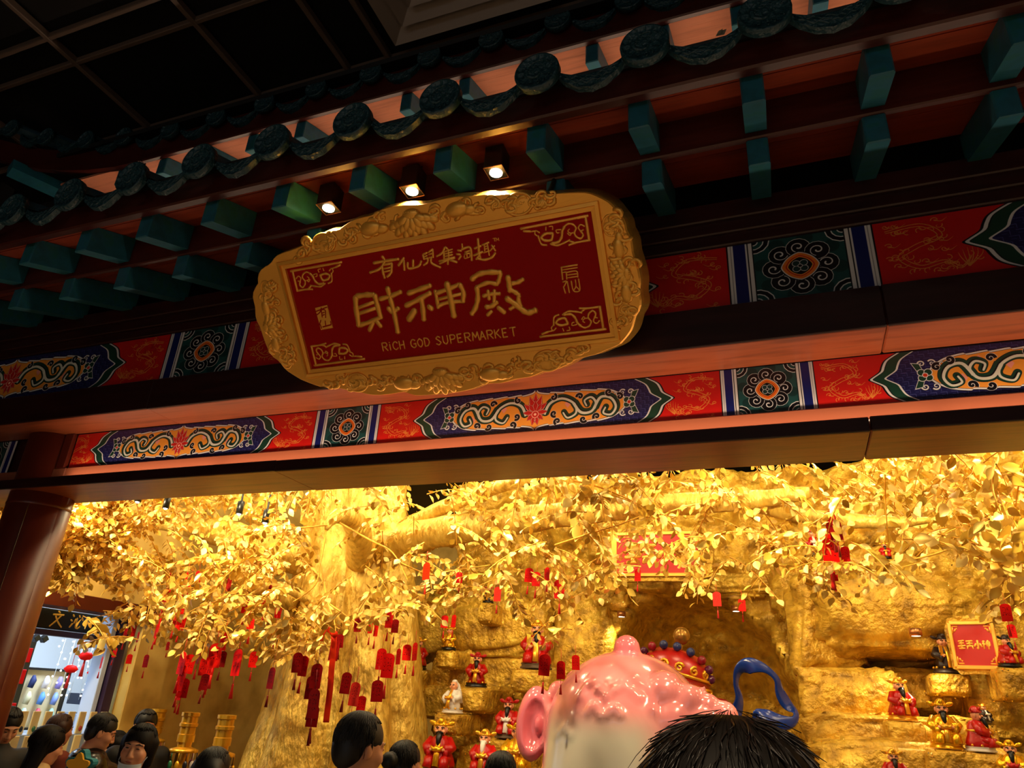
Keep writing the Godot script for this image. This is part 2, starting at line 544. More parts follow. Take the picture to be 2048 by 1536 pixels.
	for w in [[0.235, ink], [0.22, pale], [0.205, Color(0.86, 0.45, 0.12)], [0.165, Color(0.7, 0.12, 0.06)], [0.15, orange], [0.135, ink]]:
		var star := []
		for k in 48:
			var a := TAU * k / 48
			star.append(cc + Vector2(cos(a), sin(a)) * w[0] * (0.93 + 0.10 * absf(cos(2 * a)) - 0.05 * absf(sin(4 * a))))
		P.poly(star, w[1])
	for k in 4:
		var a := TAU * k / 4 + PI / 4
		var p := cc + Vector2(cos(a), sin(a)) * 0.062
		P.disc(p, 0.05, pale); P.disc(p, 0.042, Color(0.09, 0.2, 0.2))
	P.disc(cc, 0.03, pale); P.disc(cc, 0.022, ink)
	# half cartouche at both ends (the other half is on the next length)
	for e in [0.0, L]:
		var s := 1.0 if e == 0.0 else -1.0
		var out := [Vector2(e - s * 0.05, 0.08)]
		var top := [Vector2(0.0, 0.07), Vector2(0.07, 0.13), Vector2(0.28, 0.17), Vector2(0.33, 0.145), Vector2(0.60, 0.175), Vector2(0.66, 0.15), Vector2(0.95, 0.18), Vector2(1.0, 0.155), Vector2(1.30, 0.19), Vector2(1.36, 0.17), Vector2(1.62, 0.22), Vector2(1.78, 0.30), Vector2(1.90, 0.40), Vector2(1.95, 0.5)]
		top = curve(top, 4)
		for w in [[0.045, ink], [0.035, pale], [0.006, ink], [0.0, orange]]:
			var poly := [Vector2(e - s * 0.06, 0.5)]
			for p in top: poly.append(Vector2(e + s * (p.x + w[0] * 0.6), p.y - w[0]))
			for i in range(top.size() - 1, -1, -1): poly.append(Vector2(e + s * (top[i].x + w[0] * 0.6), 1.0 - top[i].y + w[0]))
			P.poly(poly, w[1])
		# curls and a four-petalled flower at the pointed end
		for sy in [-1.0, 1.0]:
			for q in [[1.72, 0.30, 0.07, 2.4], [1.88, 0.27, 0.07, 0.6], [2.05, 0.27, 0.065, -0.4]]:
				var c := Vector2(e + s * q[0], 0.5 + sy * (0.5 - q[1]) * 0.98)
				for w in [[0.042, ink], [0.028, pale]]:
					var sp := spiral(Vector2.ZERO, q[2], 0.012, q[3], 1.25, 18)
					var ln := []
					for p in sp: ln.append(c + Vector2(p.x * s, p.y * sy))
					P.line(ln, [w[0], w[0] * 0.5], w[1])
			for w in [[0.085, pale], [0.07, green]]:
				var c := Vector2(e + s * 2.12, 0.5 + sy * 0.17)
				P.poly([c + Vector2(-s * w[0], -sy * w[0]), c + Vector2(s * 0.3 * w[0], -sy * w[0]), c + Vector2(s * 1.2 * w[0], sy * 1.1 * w[0]), c + Vector2(-s * 0.4 * w[0], sy * 0.8 * w[0])], w[1])
		for k in 4:
			var a := TAU * k / 4 + PI / 4
			var p := Vector2(e + s * 2.02, 0.5) + Vector2(cos(a), sin(a)) * 0.075
			P.disc(p, 0.072, pale); P.disc(p, 0.058, green)
		P.disc(Vector2(e + s * 2.02, 0.5), 0.05, pale); P.disc(Vector2(e + s * 2.02, 0.5), 0.036, Color(0.75, 0.2, 0.1))
		# dark scrolls with a pale heart, and small pink buds
		for q in [[0.72, 0.42], [1.15, 0.30], [1.45, 0.62]]:
			P.poly([Vector2(e + s * q[0], q[1] - 0.10), Vector2(e + s * (q[0] + 0.07), q[1]), Vector2(e + s * q[0], q[1] + 0.10), Vector2(e + s * (q[0] - 0.07), q[1])], Color(0.85, 0.55, 0.5))
		var stems := [[0.22, 0.60, 0.34, 0.36, 0.60, 0.27, 0.86, 0.40, 0.92, 0.62, 0.74, 0.72, 0.64, 0.60], [0.86, 0.40, 1.02, 0.62, 1.24, 0.62, 1.34, 0.44, 1.24, 0.30, 1.10, 0.36, 1.14, 0.48], [1.30, 0.56, 1.44, 0.32, 1.66, 0.36, 1.76, 0.56, 1.66, 0.72, 1.50, 0.68, 1.54, 0.56]]
		for w in [[0.185, Color(0.10, 0.10, 0.12)], [0.165, green], [0.06, ink]]:
			for S in stems:
				var pts := []
				for k in range(0, S.size(), 2): pts.append(Vector2(e + s * S[k], S[k + 1]))
				pts = curve(pts, 6)
				P.line(pts, [w[0], w[0] * 0.7], w[1])
		for S in stems:
			var pts := []
			for k in range(0, S.size(), 2): pts.append(Vector2(e + s * (S[k] - 0.015), S[k + 1] + 0.02))
			P.line(curve(pts, 6), [0.062, 0.034], Color(0.80, 0.80, 0.74))
		for q in [[0.42, 0.62, 1.0], [0.50, 0.80, 2.0], [0.98, 0.28, 3.0], [0.40, 0.24, 5.0], [1.06, 0.80, 0.5], [1.34, 0.76, 2.5], [1.82, 0.36, 4.0], [1.60, 0.24, 1.2]]:
			for w in [[0.075, pale], [0.056, ink]]:
				var ln := []
				for p in spiral(Vector2.ZERO, 0.075, 0.01, q[2], 1.1, 14): ln.append(Vector2(e + s * (q[0] + p.x), q[1] + p.y))
				P.line(ln, [w[0], w[0] * 0.6], w[1])
		# the lotus
		for q in [[0.0, -0.36, 0.11], [0.13, -0.30, 0.10], [0.25, -0.14, 0.09], [0.26, 0.05, 0.09], [0.17, 0.22, 0.09], [0.06, 0.33, 0.085], [0.13, -0.12, 0.10], [0.0, -0.2, 0.1]]:
			for sd in ([s, -s] if q[0] > 0.0 else [s]):
				for w in [[1.25, ink], [1.12, Color(0.9, 0.62, 0.55)], [0.85, Color(0.72, 0.13, 0.12)]]:
					var tip := Vector2(e + sd * q[0], 0.5 + q[1])
					var root := Vector2(e, 0.56)
					var d := (tip - root)
					var nn: Vector2 = d.normalized().orthogonal() * q[2] * 0.62 * w[0]
					var m := root + d * 0.62
					P.poly([root, m + nn, root + d * (0.98 + 0.08 * w[0]), m - nn], w[1])
		for w in [[0.085, Color(0.9, 0.62, 0.55)], [0.068, Color(0.75, 0.16, 0.14)], [0.03, Color(0.92, 0.72, 0.62)]]: P.disc(Vector2(e, 0.60), w[0], w[1])
	P.poly([Vector2(0, 0), Vector2(L, 0), Vector2(L, 0.012), Vector2(0, 0.012)], ink)
	P.poly([Vector2(0, 0.97), Vector2(L, 0.97), Vector2(L, 0.985), Vector2(0, 0.985)], pale)
	P.poly([Vector2(0, 0.985), Vector2(L, 0.985), Vector2(L, 1), Vector2(0, 1)], navy)
	P.im.resize(2048, 219, Image.INTERPOLATE_LANCZOS)
	return ImageTexture.create_from_image(P.im)

func beam_run(parent: Node, called: String, joints: Array, y0: float, y1: float, d0: float, d1: float, m: Material, slip := 0.004):
	for k in joints.size() - 1:
		var s := slip if k % 2 else 0.0
		put(called, boxm(Vector3(joints[k + 1] - joints[k] - 0.004, y1 - y0, d1 - d0), 0.006), m, parent, Vector3((joints[k] + joints[k + 1]) / 2, (y0 + y1) / 2 - s, -(d0 + d1) / 2 + s))

func build_facade():
	var pr := mat("frieze_print", Color.WHITE, 0.33)
	pr.albedo_texture = paint_frieze()
	# lower beam: dark face and brown underside, a red strip with the light strip, then the painted frieze
	var lo := thing("painted_beam", "lower painted beam with a brightly lit blue and red frieze over the shop opening", "beam", Vector3(0, EH, 0))
	beam_run(lo, "beam_board", [-6.4, -2.546, 0.353, 3.3], 1.068, 1.124, 3.0, 3.374, M.beam_wood)
	beam_run(lo, "face_board", [-6.4, -2.546, 0.353, 3.3], 1.066, 1.128, 2.985, 2.999, M.beam_face)
	beam_run(lo, "red_strip", [-6.4, -4.3, 1.0, 3.3], 1.12, 1.226, 3.1, 3.16, M.red_paint, 0.0)
	put("backing", boxm(Vector3(9.7, 0.50, 0.16)), M.beam_face, lo, Vector3(-1.55, 1.37, -3.215))
	var P2 := 0.7053 * 3.12
	for k in range(-1, 2):
		var x0 := -0.0066 * 3.12 + (k - 0.5) * P2
		var g := G.new()
		var a := x0
		var u0 := 0.0
		if k == -1:      # the left length is a little longer in its left half and is cut off by the column
			a = -4.31
			u0 = 0.5 - (x0 + P2 / 2 - a) / (0.7654 * 3.12)
		g.box(Vector3((a + x0 + P2) / 2, 1.342, -3.128), Vector3(x0 + P2 - a - 0.002, 0.236, 0.012), 0.001)
		var bk := g.done()
		g = G.new()
		if k == -1:
			var xm := x0 + P2 / 2
			g.uvquad(Vector3(a, 1.2246, -3.1205), Vector3(xm, 1.2246, -3.1205), Vector3(xm, 1.4595, -3.1205), Vector3(a, 1.4595, -3.1205), u0, 0, 0.5, 1)
			g.uvquad(Vector3(xm, 1.2246, -3.1205), Vector3(x0 + P2, 1.2246, -3.1205), Vector3(x0 + P2, 1.4595, -3.1205), Vector3(xm, 1.4595, -3.1205), 0.5, 0, 1, 1)
		else:
			g.uvquad(Vector3(a, 1.2246, -3.1205), Vector3(x0 + P2, 1.2246, -3.1205), Vector3(x0 + P2, 1.4595, -3.1205), Vector3(a, 1.4595, -3.1205), u0, 0, 1, 1)
		var fp := put("frieze_panel", g.done(), pr, lo)
		put("panel_edge", bk, M.beam_face, fp)
	# the next bay, left of the column
	var g2 := G.new()
	g2.uvquad(Vector3(-6.4, 1.2246, -3.1205), Vector3(-4.88, 1.2246, -3.1205), Vector3(-4.88, 1.4595, -3.1205), Vector3(-6.4, 1.4595, -3.1205), 0.0, 0, 0.592, 1)
	put("frieze_panel", g2.done(), pr, lo)
	put("batten", boxm(Vector3(0.075, 0.236, 0.03)), M.column_paint, lo, Vector3(-4.36, 1.342, -3.112))
	# light strip in the slot behind the lower face board
	var led := thing("led_light_strip", "thin light strip hidden in the slot under the lower frieze", "light strip", Vector3(-0.6, EH + 1.131, -3.045))
	put("strip", boxm(Vector3(7.3, 0.004, 0.01), 0.001), M.led_strip, led)
	for k in 6:
		area(Vector3(-3.65 + 1.22 * k, EH + 1.136, -3.045), Vector3(-3.65 + 1.22 * k, EH + 2.1, -3.09), 1.2, 0.02, Color(1.0, 0.86, 0.72), 0.24, Vector3(0, 0, 1))
	# upper beam
	var up := thing("painted_beam", "upper painted beam with a dim frieze behind the gold signboard", "beam", Vector3(0, EH, 0))
	beam_run(up, "beam_board", [-7.2, -3.45, 0.457, 3.6], 1.461, 1.64, 2.867, 3.12, M.beam_wood)
	beam_run(up, "face_board", [-7.2, -3.45, 0.457, 3.6], 1.459, 1.650, 2.853, 2.866, M.beam_face)
	put("backing", boxm(Vector3(10.8, 0.5, 0.25)), M.beam_face, up, Vector3(-1.8, 1.80, -3.04))
	var P1 := 1.150 * 2.9
	for k in range(-2, 2):
		var x0 := 0.058 * 2.9 + (k - 0.5) * P1
		var g := G.new()
		var a := maxf(x0, -7.0)
		var b := minf(x0 + P1, 3.6)
		g.uvquad(Vector3(a, 1.6635, -2.9), Vector3(b, 1.6635, -2.9), Vector3(b, 1.984, -2.9), Vector3(a, 1.984, -2.9), (a - x0) / P1, 0, (b - x0) / P1, 1)
		var fp := put("frieze_panel", g.done(), pr, up)
		put("panel_edge", boxm(Vector3(b - a - 0.002, 0.3205, 0.012), 0.001), M.beam_face, fp, Vector3((a + b) / 2, 1.8238, -2.9075))
	# stepped mouldings above it
	var k2 := 0
	for q in [[1.984, 2.045, 2.885, 3.15], [2.04, 2.105, 2.865, 3.15], [2.10, 2.20, 2.84, 3.15]]:
		put("moulding", boxm(Vector3(10.8, q[1] - q[0], q[3] - q[2]), 0.006), M.beam_face, up, Vector3(-1.8, (q[0] + q[1]) / 2, -(q[2] + q[3]) / 2))
		k2 += 1
	# torn scrap of film hanging from the edge of the upper frieze
	var sc := G.new()
	var o := at(1493, 612, 2.885)
	sc.quad(o + Vector3(-0.03, -0.028, 0.004), o + Vector3(0.015, -0.034, 0.006), o + Vector3(0.03, 0.012, 0.0), o + Vector3(-0.01, 0.004, 0.002))
	sc.quad(o + Vector3(-0.028, -0.02, 0.002), o + Vector3(-0.012, 0.0, 0.01), o + Vector3(0.012, 0.006, 0.012), o + Vector3(0.0, -0.024, 0.012))
	put("torn_scrap", sc.done(), mat("film_scrap", Color(0.6, 0.55, 0.45), 0.7), up)
	# round column at the left
	var col := thing("red_column", "round reddish brown column at the left end of the shop opening", "column", Vector3(-4.57, 0, -3.2))
	var cg := G.new()
	cg.lathe([Vector2(0.0, 0.0), Vector2(0.186, 0.0), Vector2(0.186, EH + 1.46), Vector2(0, EH + 1.46)], Vector3.ZERO, 40)
	put("shaft", cg.done(), M.column_paint, col)
	var bs := G.new()
	bs.lathe([Vector2(0.0, 0.0), Vector2(0.27, 0.0), Vector2(0.27, 0.06), Vector2(0.22, 0.13), Vector2(0.187, 0.16), Vector2(0, 0.16)], Vector3.ZERO, 32)
	put("base", bs.done(), M.beam_face, col)
	var seam := G.new()
	var sa := 0.62
	seam.box(Vector3(sin(sa) * 0.1862, EH / 2 + 0.5, cos(sa) * 0.1862), Vector3(0.004, EH + 1.0, 0.003), 0.0)
	put("seam", seam.done(), M.beam_face, col)
	var cl := G.new()
	cl.lathe([Vector2(0.1865, EH + 0.985), Vector2(0.189, EH + 0.99), Vector2(0.189, EH + 1.0), Vector2(0.1865, EH + 1.005)], Vector3.ZERO, 40)
	put("collar", cl.done(), M.column_paint, col)

func build_eaves():
	# ----- lower eave -----
	var e := thing("lower_roof_eave", "lower tiled eave with dark green scalloped tiles and teal rafter ends", "roof eave", Vector3(0, EH, 0))
	var xl := -5.6
	var xr := 3.4
	var w := xr - xl
	var xm := (xl + xr) / 2
	put("fascia_board", boxm(Vector3(w, 0.20, 0.05), 0.008), M.fascia_wood, e, Vector3(xm, 2.295, -2.105))
	var sl := 0.36
	# soffit planks, sloping up inwards, each a board of its own
	var planks := [[2.13, 2.20], [2.203, 2.44], [2.47, 2.53], [2.533, 2.84]]
	for k in 4:
		var q: Array = planks[k]
		var y := 2.246 if k < 2 else 2.176
		var d0 := 2.15 if k < 2 else 2.424
		var g := G.new()
		var a: float = q[0] + 0.002
		var b: float = q[1] - 0.002
		var ya: float = y + (a - d0) * sl
		var yb: float = y + (b - d0) * sl
		g.quad(Vector3(xl, yb, -b), Vector3(xr, yb, -b), Vector3(xr, ya, -a), Vector3(xl, ya, -a))
		g.quad(Vector3(xl, ya + 0.02, -a), Vector3(xr, ya + 0.02, -a), Vector3(xr, yb + 0.02, -b), Vector3(xl, yb + 0.02, -b))
		g.quad(Vector3(xl, ya, -a), Vector3(xr, ya, -a), Vector3(xr, ya + 0.02, -a), Vector3(xl, ya + 0.02, -a))
		g.quad(Vector3(xr, yb, -b), Vector3(xl, yb, -b), Vector3(xl, yb + 0.02, -b), Vector3(xr, yb + 0.02, -b))
		put("soffit_plank", g.done(), M.soffit_wood, e)
	put("tie_board", boxm(Vector3(w, 0.19, 0.03), 0.006), M.fascia_wood, e, Vector3(xm, 2.252, -2.428))
	put("roof_deck", boxm(Vector3(w, 0.03, 1.9), 0.0), M.black_paint, e, Vector3(xm, 2.66, -2.95), Basis(Vector3.RIGHT, atan(sl)))
	# two tiers of rafters: upper tips and the lower ones behind
	for k in range(-4, 14):
		var x := (-2.00905 + 0.2008 * k) * 2.15 + 0.0423
		if x < xl + 0.1 or x > xr - 0.1: continue
		var g := G.new()
		rafter(g, x, 2.15, 2.41, 2.09, 2.2435, 0.0846, sl)
		put("rafter", g.done(), M.teal_paint, e)
		g = G.new()
		rafter(g, x, 2.424, 2.86, 2.025, 2.171, 0.0846, sl)
		put("rafter", g.done(), M.teal_paint, e)
	var hd := mat("hidden_seal", Color(0.03, 0.02, 0.02), 0.8)
	# tiles: round ends, drip tiles between, rolls running up the roof
	var D1 := 1.951
	var pitch := 0.2213 * D1
	var disc := disc_mesh(0.094, 0.03)
	var drip := drip_mesh(0.131, 0.03)
	var roll := roll_mesh(0.066, 1.3)
	for k in range(-1, 15):
		var x := (-1.9379 + 0.2213 * k) * D1
		var p := Vector3(x, 1.183 * D1, -D1)
		if x > 2.6: break
		put("round_tile", disc, M.tile_glaze, e, p)
		put("drip_tile", drip, M.tile_glaze, e, p + Vector3(pitch / 2, -0.005, -0.03))
		put("tile_roll", roll, M.tile_roll, e, p + Vector3(0, 0.012, -0.03), Basis(Vector3.RIGHT, atan(sl)))
	# ----- upper eave -----
	var u := thing("upper_roof_eave", "upper tiled eave higher and farther back with its left corner turned up", "roof eave", Vector3(0, EH, 0))
	var D2 := 2.85
	put("fascia_board", boxm(Vector3(8.0, 0.20, 0.04), 0.008), M.fascia_wood, u, Vector3(-0.3, 3.683, -2.93))
	# the turned-up end of the fascia
	var gq := G.new()
	var pp := []
	for k in 9:
		var t := k / 8.0
		pp.append(Vector3(-4.30 - 2.2 * t, 3.583 + 0.62 * t * t, -2.93 + 0.25 * t * t))
	for k in 8:
		var a: Vector3 = pp[k]
		var b: Vector3 = pp[k + 1]
		var hgt := Vector3(0, 0.2, 0)
		gq.quad(b + Vector3(0, 0, 0.02), a + Vector3(0, 0, 0.02), a + hgt + Vector3(0, 0, 0.02), b + hgt + Vector3(0, 0, 0.02))
		gq.quad(b + Vector3(0, 0, -0.03), a + Vector3(0, 0, -0.03), a + Vector3(0, 0, 0.02), b + Vector3(0, 0, 0.02))
		gq.quad(a + Vector3(0, 0, -0.03), b + Vector3(0, 0, -0.03), b + hgt + Vector3(0, 0, -0.03), a + hgt + Vector3(0, 0, -0.03))
	put("corner_fascia", gq.done(), M.fascia_wood, u)
	var pl := [[2.95, 3.04], [3.043, 3.24], [3.243, 3.6]]
	for q in pl:
		var g := G.new()
		var ya: float = 3.60 + (q[0] - 2.95) * sl
		var yb: float = 3.60 + (q[1] - 2.955) * sl
		g.quad(Vector3(-5.2, yb, -q[1]), Vector3(3.7, yb, -q[1]), Vector3(3.7, ya, -q[0]), Vector3(-5.2, ya, -q[0]))
		g.quad(Vector3(-5.2, ya + 0.02, -q[0]), Vector3(3.7, ya + 0.02, -q[0]), Vector3(3.7, yb + 0.02, -q[1]), Vector3(-5.2, yb + 0.02, -q[1]))
		g.quad(Vector3(-5.2, ya, -q[0]), Vector3(3.7, ya, -q[0]), Vector3(3.7, ya + 0.02, -q[0]), Vector3(-5.2, ya + 0.02, -q[0]))
		put("soffit_plank", g.done(), M.soffit_pale, u)
	put("wall_board", boxm(Vector3(9.5, 1.25, 0.08), 0.0), M.fascia_wood, u, Vector3(-0.7, 3.40, -3.66))
	put("roof_deck", boxm(Vector3(8.9, 0.03, 1.4), 0.0), M.black_paint, u, Vector3(-0.75, 4.05, -3.5), Basis(Vector3.RIGHT, atan(sl)))
	for k in range(-6, 14):
		var x := (-0.7066 + 0.1405 * k) * 2.95 + 0.036
		if k < -6 or x > 3.4: continue
		var g := G.new()
		rafter(g, x, 2.955, 3.62, 3.455, 3.597, 0.078, sl)
		put("rafter", g.done(), M.teal_paint, u)
	# the long corner rafter at the left end
	var cr := G.new()
	var c0 := at(20, 335, 2.75)
	var c1 := at(118, 380, 3.1)
	cr.tube([c0 - Vector3(0, EH, 0), c1 - Vector3(0, EH, 0), (c1 - Vector3(0, EH, 0)) * 2 - (c0 - Vector3(0, EH, 0))], [0.075], 4, -1)
	put("corner_rafter", cr.done(), M.teal_paint, u)
	var d2 := disc_mesh(0.082, 0.03)
	var dr2 := drip_mesh(0.128, 0.03)
	var rl2 := roll_mesh(0.06, 0.9)
	var spots2 := []
	for k in range(-1, 15): spots2.append(Vector3((-1.258 + 0.1516 * k) * D2, 1.3206 * D2, -D2))
	var corner := [[-1.5812, 1.3439, 1.0], [-1.7332, 1.3756, 0.99], [-1.919, 1.4385, 0.97], [-2.1091, 1.5256, 0.95], [-2.31, 1.63, 0.93]]
	for q in corner: spots2.push_front(Vector3(q[0] * D2 * q[2], q[1] * D2 * q[2], -D2 * q[2]))
	for k in spots2.size() - 1:
		var p: Vector3 = spots2[k]
		var nx: Vector3 = spots2[k + 1]
		put("round_tile", d2, M.tile_glaze, u, p)
		put("drip_tile", dr2, M.tile_glaze, u, (p + nx) / 2 + Vector3(0, -0.005, -0.03), Basis(Vector3.BACK, atan2(nx.y - p.y, nx.x - p.x)))
		put("tile_roll", rl2, M.tile_roll, u, p + Vector3(0, 0.012, -0.03), Basis(Vector3.RIGHT, atan(sl)))
	# unseen light strip on the lower roof, placed to light the upper soffit
	var led := thing("led_light_strip", "unseen light strip on the lower roof washing the underside of the upper eave", "light strip", Vector3(-0.8, EH + 2.93, -3.50))
	put("strip", boxm(Vector3(8.4, 0.01, 0.02), 0.002), M.led_strip, led)
	for k in 5:
		area(Vector3(-4.2 + 1.7 * k, EH + 2.945, -3.48), Vector3(-4.2 + 1.7 * k, EH + 3.6, -3.2), 1.65, 0.03, Color(1.0, 0.84, 0.70), 0.55, Vector3(0, 0, 1))

func rafter(g: G, x: float, d0: float, d1: float, yb: float, yt: float, w: float, sl: float):
	var b := 0.006
	var h := w / 2
	var A := []
	for q in [[d0, -b], [d0 + b, 0.0], [d1, 0.0]]:
		var dy: float = (q[0] - d0) * sl
		var ring := []
		var hh: float = h + q[1]
		for c in [[-hh, yb + dy - q[1]], [hh, yb + dy - q[1]], [hh, yt + dy + q[1]], [-hh, yt + dy + q[1]]]:
			ring.append(Vector3(x + c[0], c[1], -q[0]))
		A.append(ring)
	g.quad(A[0][0], A[0][1], A[0][2], A[0][3])
	for i in 2:
		for k in 4:
			var j := (k + 1) % 4
			g.quad(A[i + 1][k], A[i + 1][j], A[i][j], A[i][k])
	g.quad(A[2][3], A[2][2], A[2][1], A[2][0])
# round end tile: raised rim, a boss of coiled relief
func disc_mesh(r: float, th: float) -> ArrayMesh:
	var g := G.new()
	g.X = Transform3D(Basis(Vector3.RIGHT, PI / 2), Vector3.ZERO)
	g.lathe([Vector2(0.0, -th), Vector2(r, -th), Vector2(r, 0.0), Vector2(r * 0.97, 0.005), Vector2(r * 0.88, 0.005), Vector2(r * 0.84, -0.002), Vector2(r * 0.3, 0.0), Vector2(0, 0.004)], Vector3.ZERO, 30, 0)
	g.X = Transform3D.IDENTITY
	# a coiled dragon in low relief
	var P := []
	var Q := []
	for k in 30:
		var t := k / 29.0
		var a := 5.0 * t + 0.6
		P.append(Vector3(cos(a) * r * (0.68 - 0.45 * t), sin(a) * r * (0.68 - 0.45 * t), 0.0))
		Q.append(r * (0.045 + 0.06 * sin(PI * t)))
	g.tube(P, Q, 5, 1, Vector3(0, 0, 1), 0.6)
	for k in 11:
		var a := k * 2.4
		var c := Vector3(cos(a), sin(a), 0) * r * (0.25 + 0.5 * fmod(k * 0.37, 1.0))
		var S := []
		for i in 7:
			var b := a + i * 0.8
			S.append(c + Vector3(cos(b), sin(b), 0) * r * 0.13 * (1.0 - i / 8.0))
		g.tube(S, [r * 0.035], 4, 1, Vector3(0, 0, 1), 0.7)
	return g.done()
# drip tile: a crescent plate with a scalloped lower edge that comes to a point
func drip_mesh(h: float, th: float) -> ArrayMesh:
	var g := G.new()
	var o := PackedVector2Array()
	var n := 28
	for k in n + 1:      # upper, concave edge from right to left
		var t := 1.0 - 2.0 * k / n
		o.append(Vector2(t * h, 0.0 - 0.35 * h * (1.0 - t * t)))
	for k in n + 1:      # lower edge, left to right
		var t := -1.0 + 2.0 * k / n
		var y := 0.0 - 0.02 - 0.68 * h * (1.0 - pow(absf(t), 2.2)) - 0.06 * h * (1.0 - absf(t)) + 0.035 * h * absf(sin(5.0 * PI * t / 2.0))
		o.append(Vector2(t * h * 1.04, y))
	g.plate(o, -th, 0.0)
	for row in 3:
		var P := []
		for k in 17:
			var t := -0.9 + 1.8 * k / 16.0
			P.append(Vector3(t * h, -(0.06 + 0.35 * (1.0 - t * t) + 0.10 * row * (1.0 - t * t)) * h - 0.006 + 0.008 * sin(k * 1.9 + row * 2.0), 0))
		g.tube(P, [0.005], 4, 1, Vector3(0, 0, 1), 0.8)
	return g.done()
func roll_mesh(r: float, L: float) -> ArrayMesh:
	var g := G.new()
	var n := 10
	for s in 4:
		var z0 := -L * s / 4.0
		var z1 := -L * (s + 1) / 4.0 + 0.004
		for k in n:
			var a := PI * k / n
			var b := PI * (k + 1) / n
			var r1 := r * 0.95
			g.quad(Vector3(cos(a) * r, sin(a) * r, z0), Vector3(cos(a) * r1, sin(a) * r1, z1), Vector3(cos(b) * r1, sin(b) * r1, z1), Vector3(cos(b) * r, sin(b) * r, z0), 1)
	return g.done()

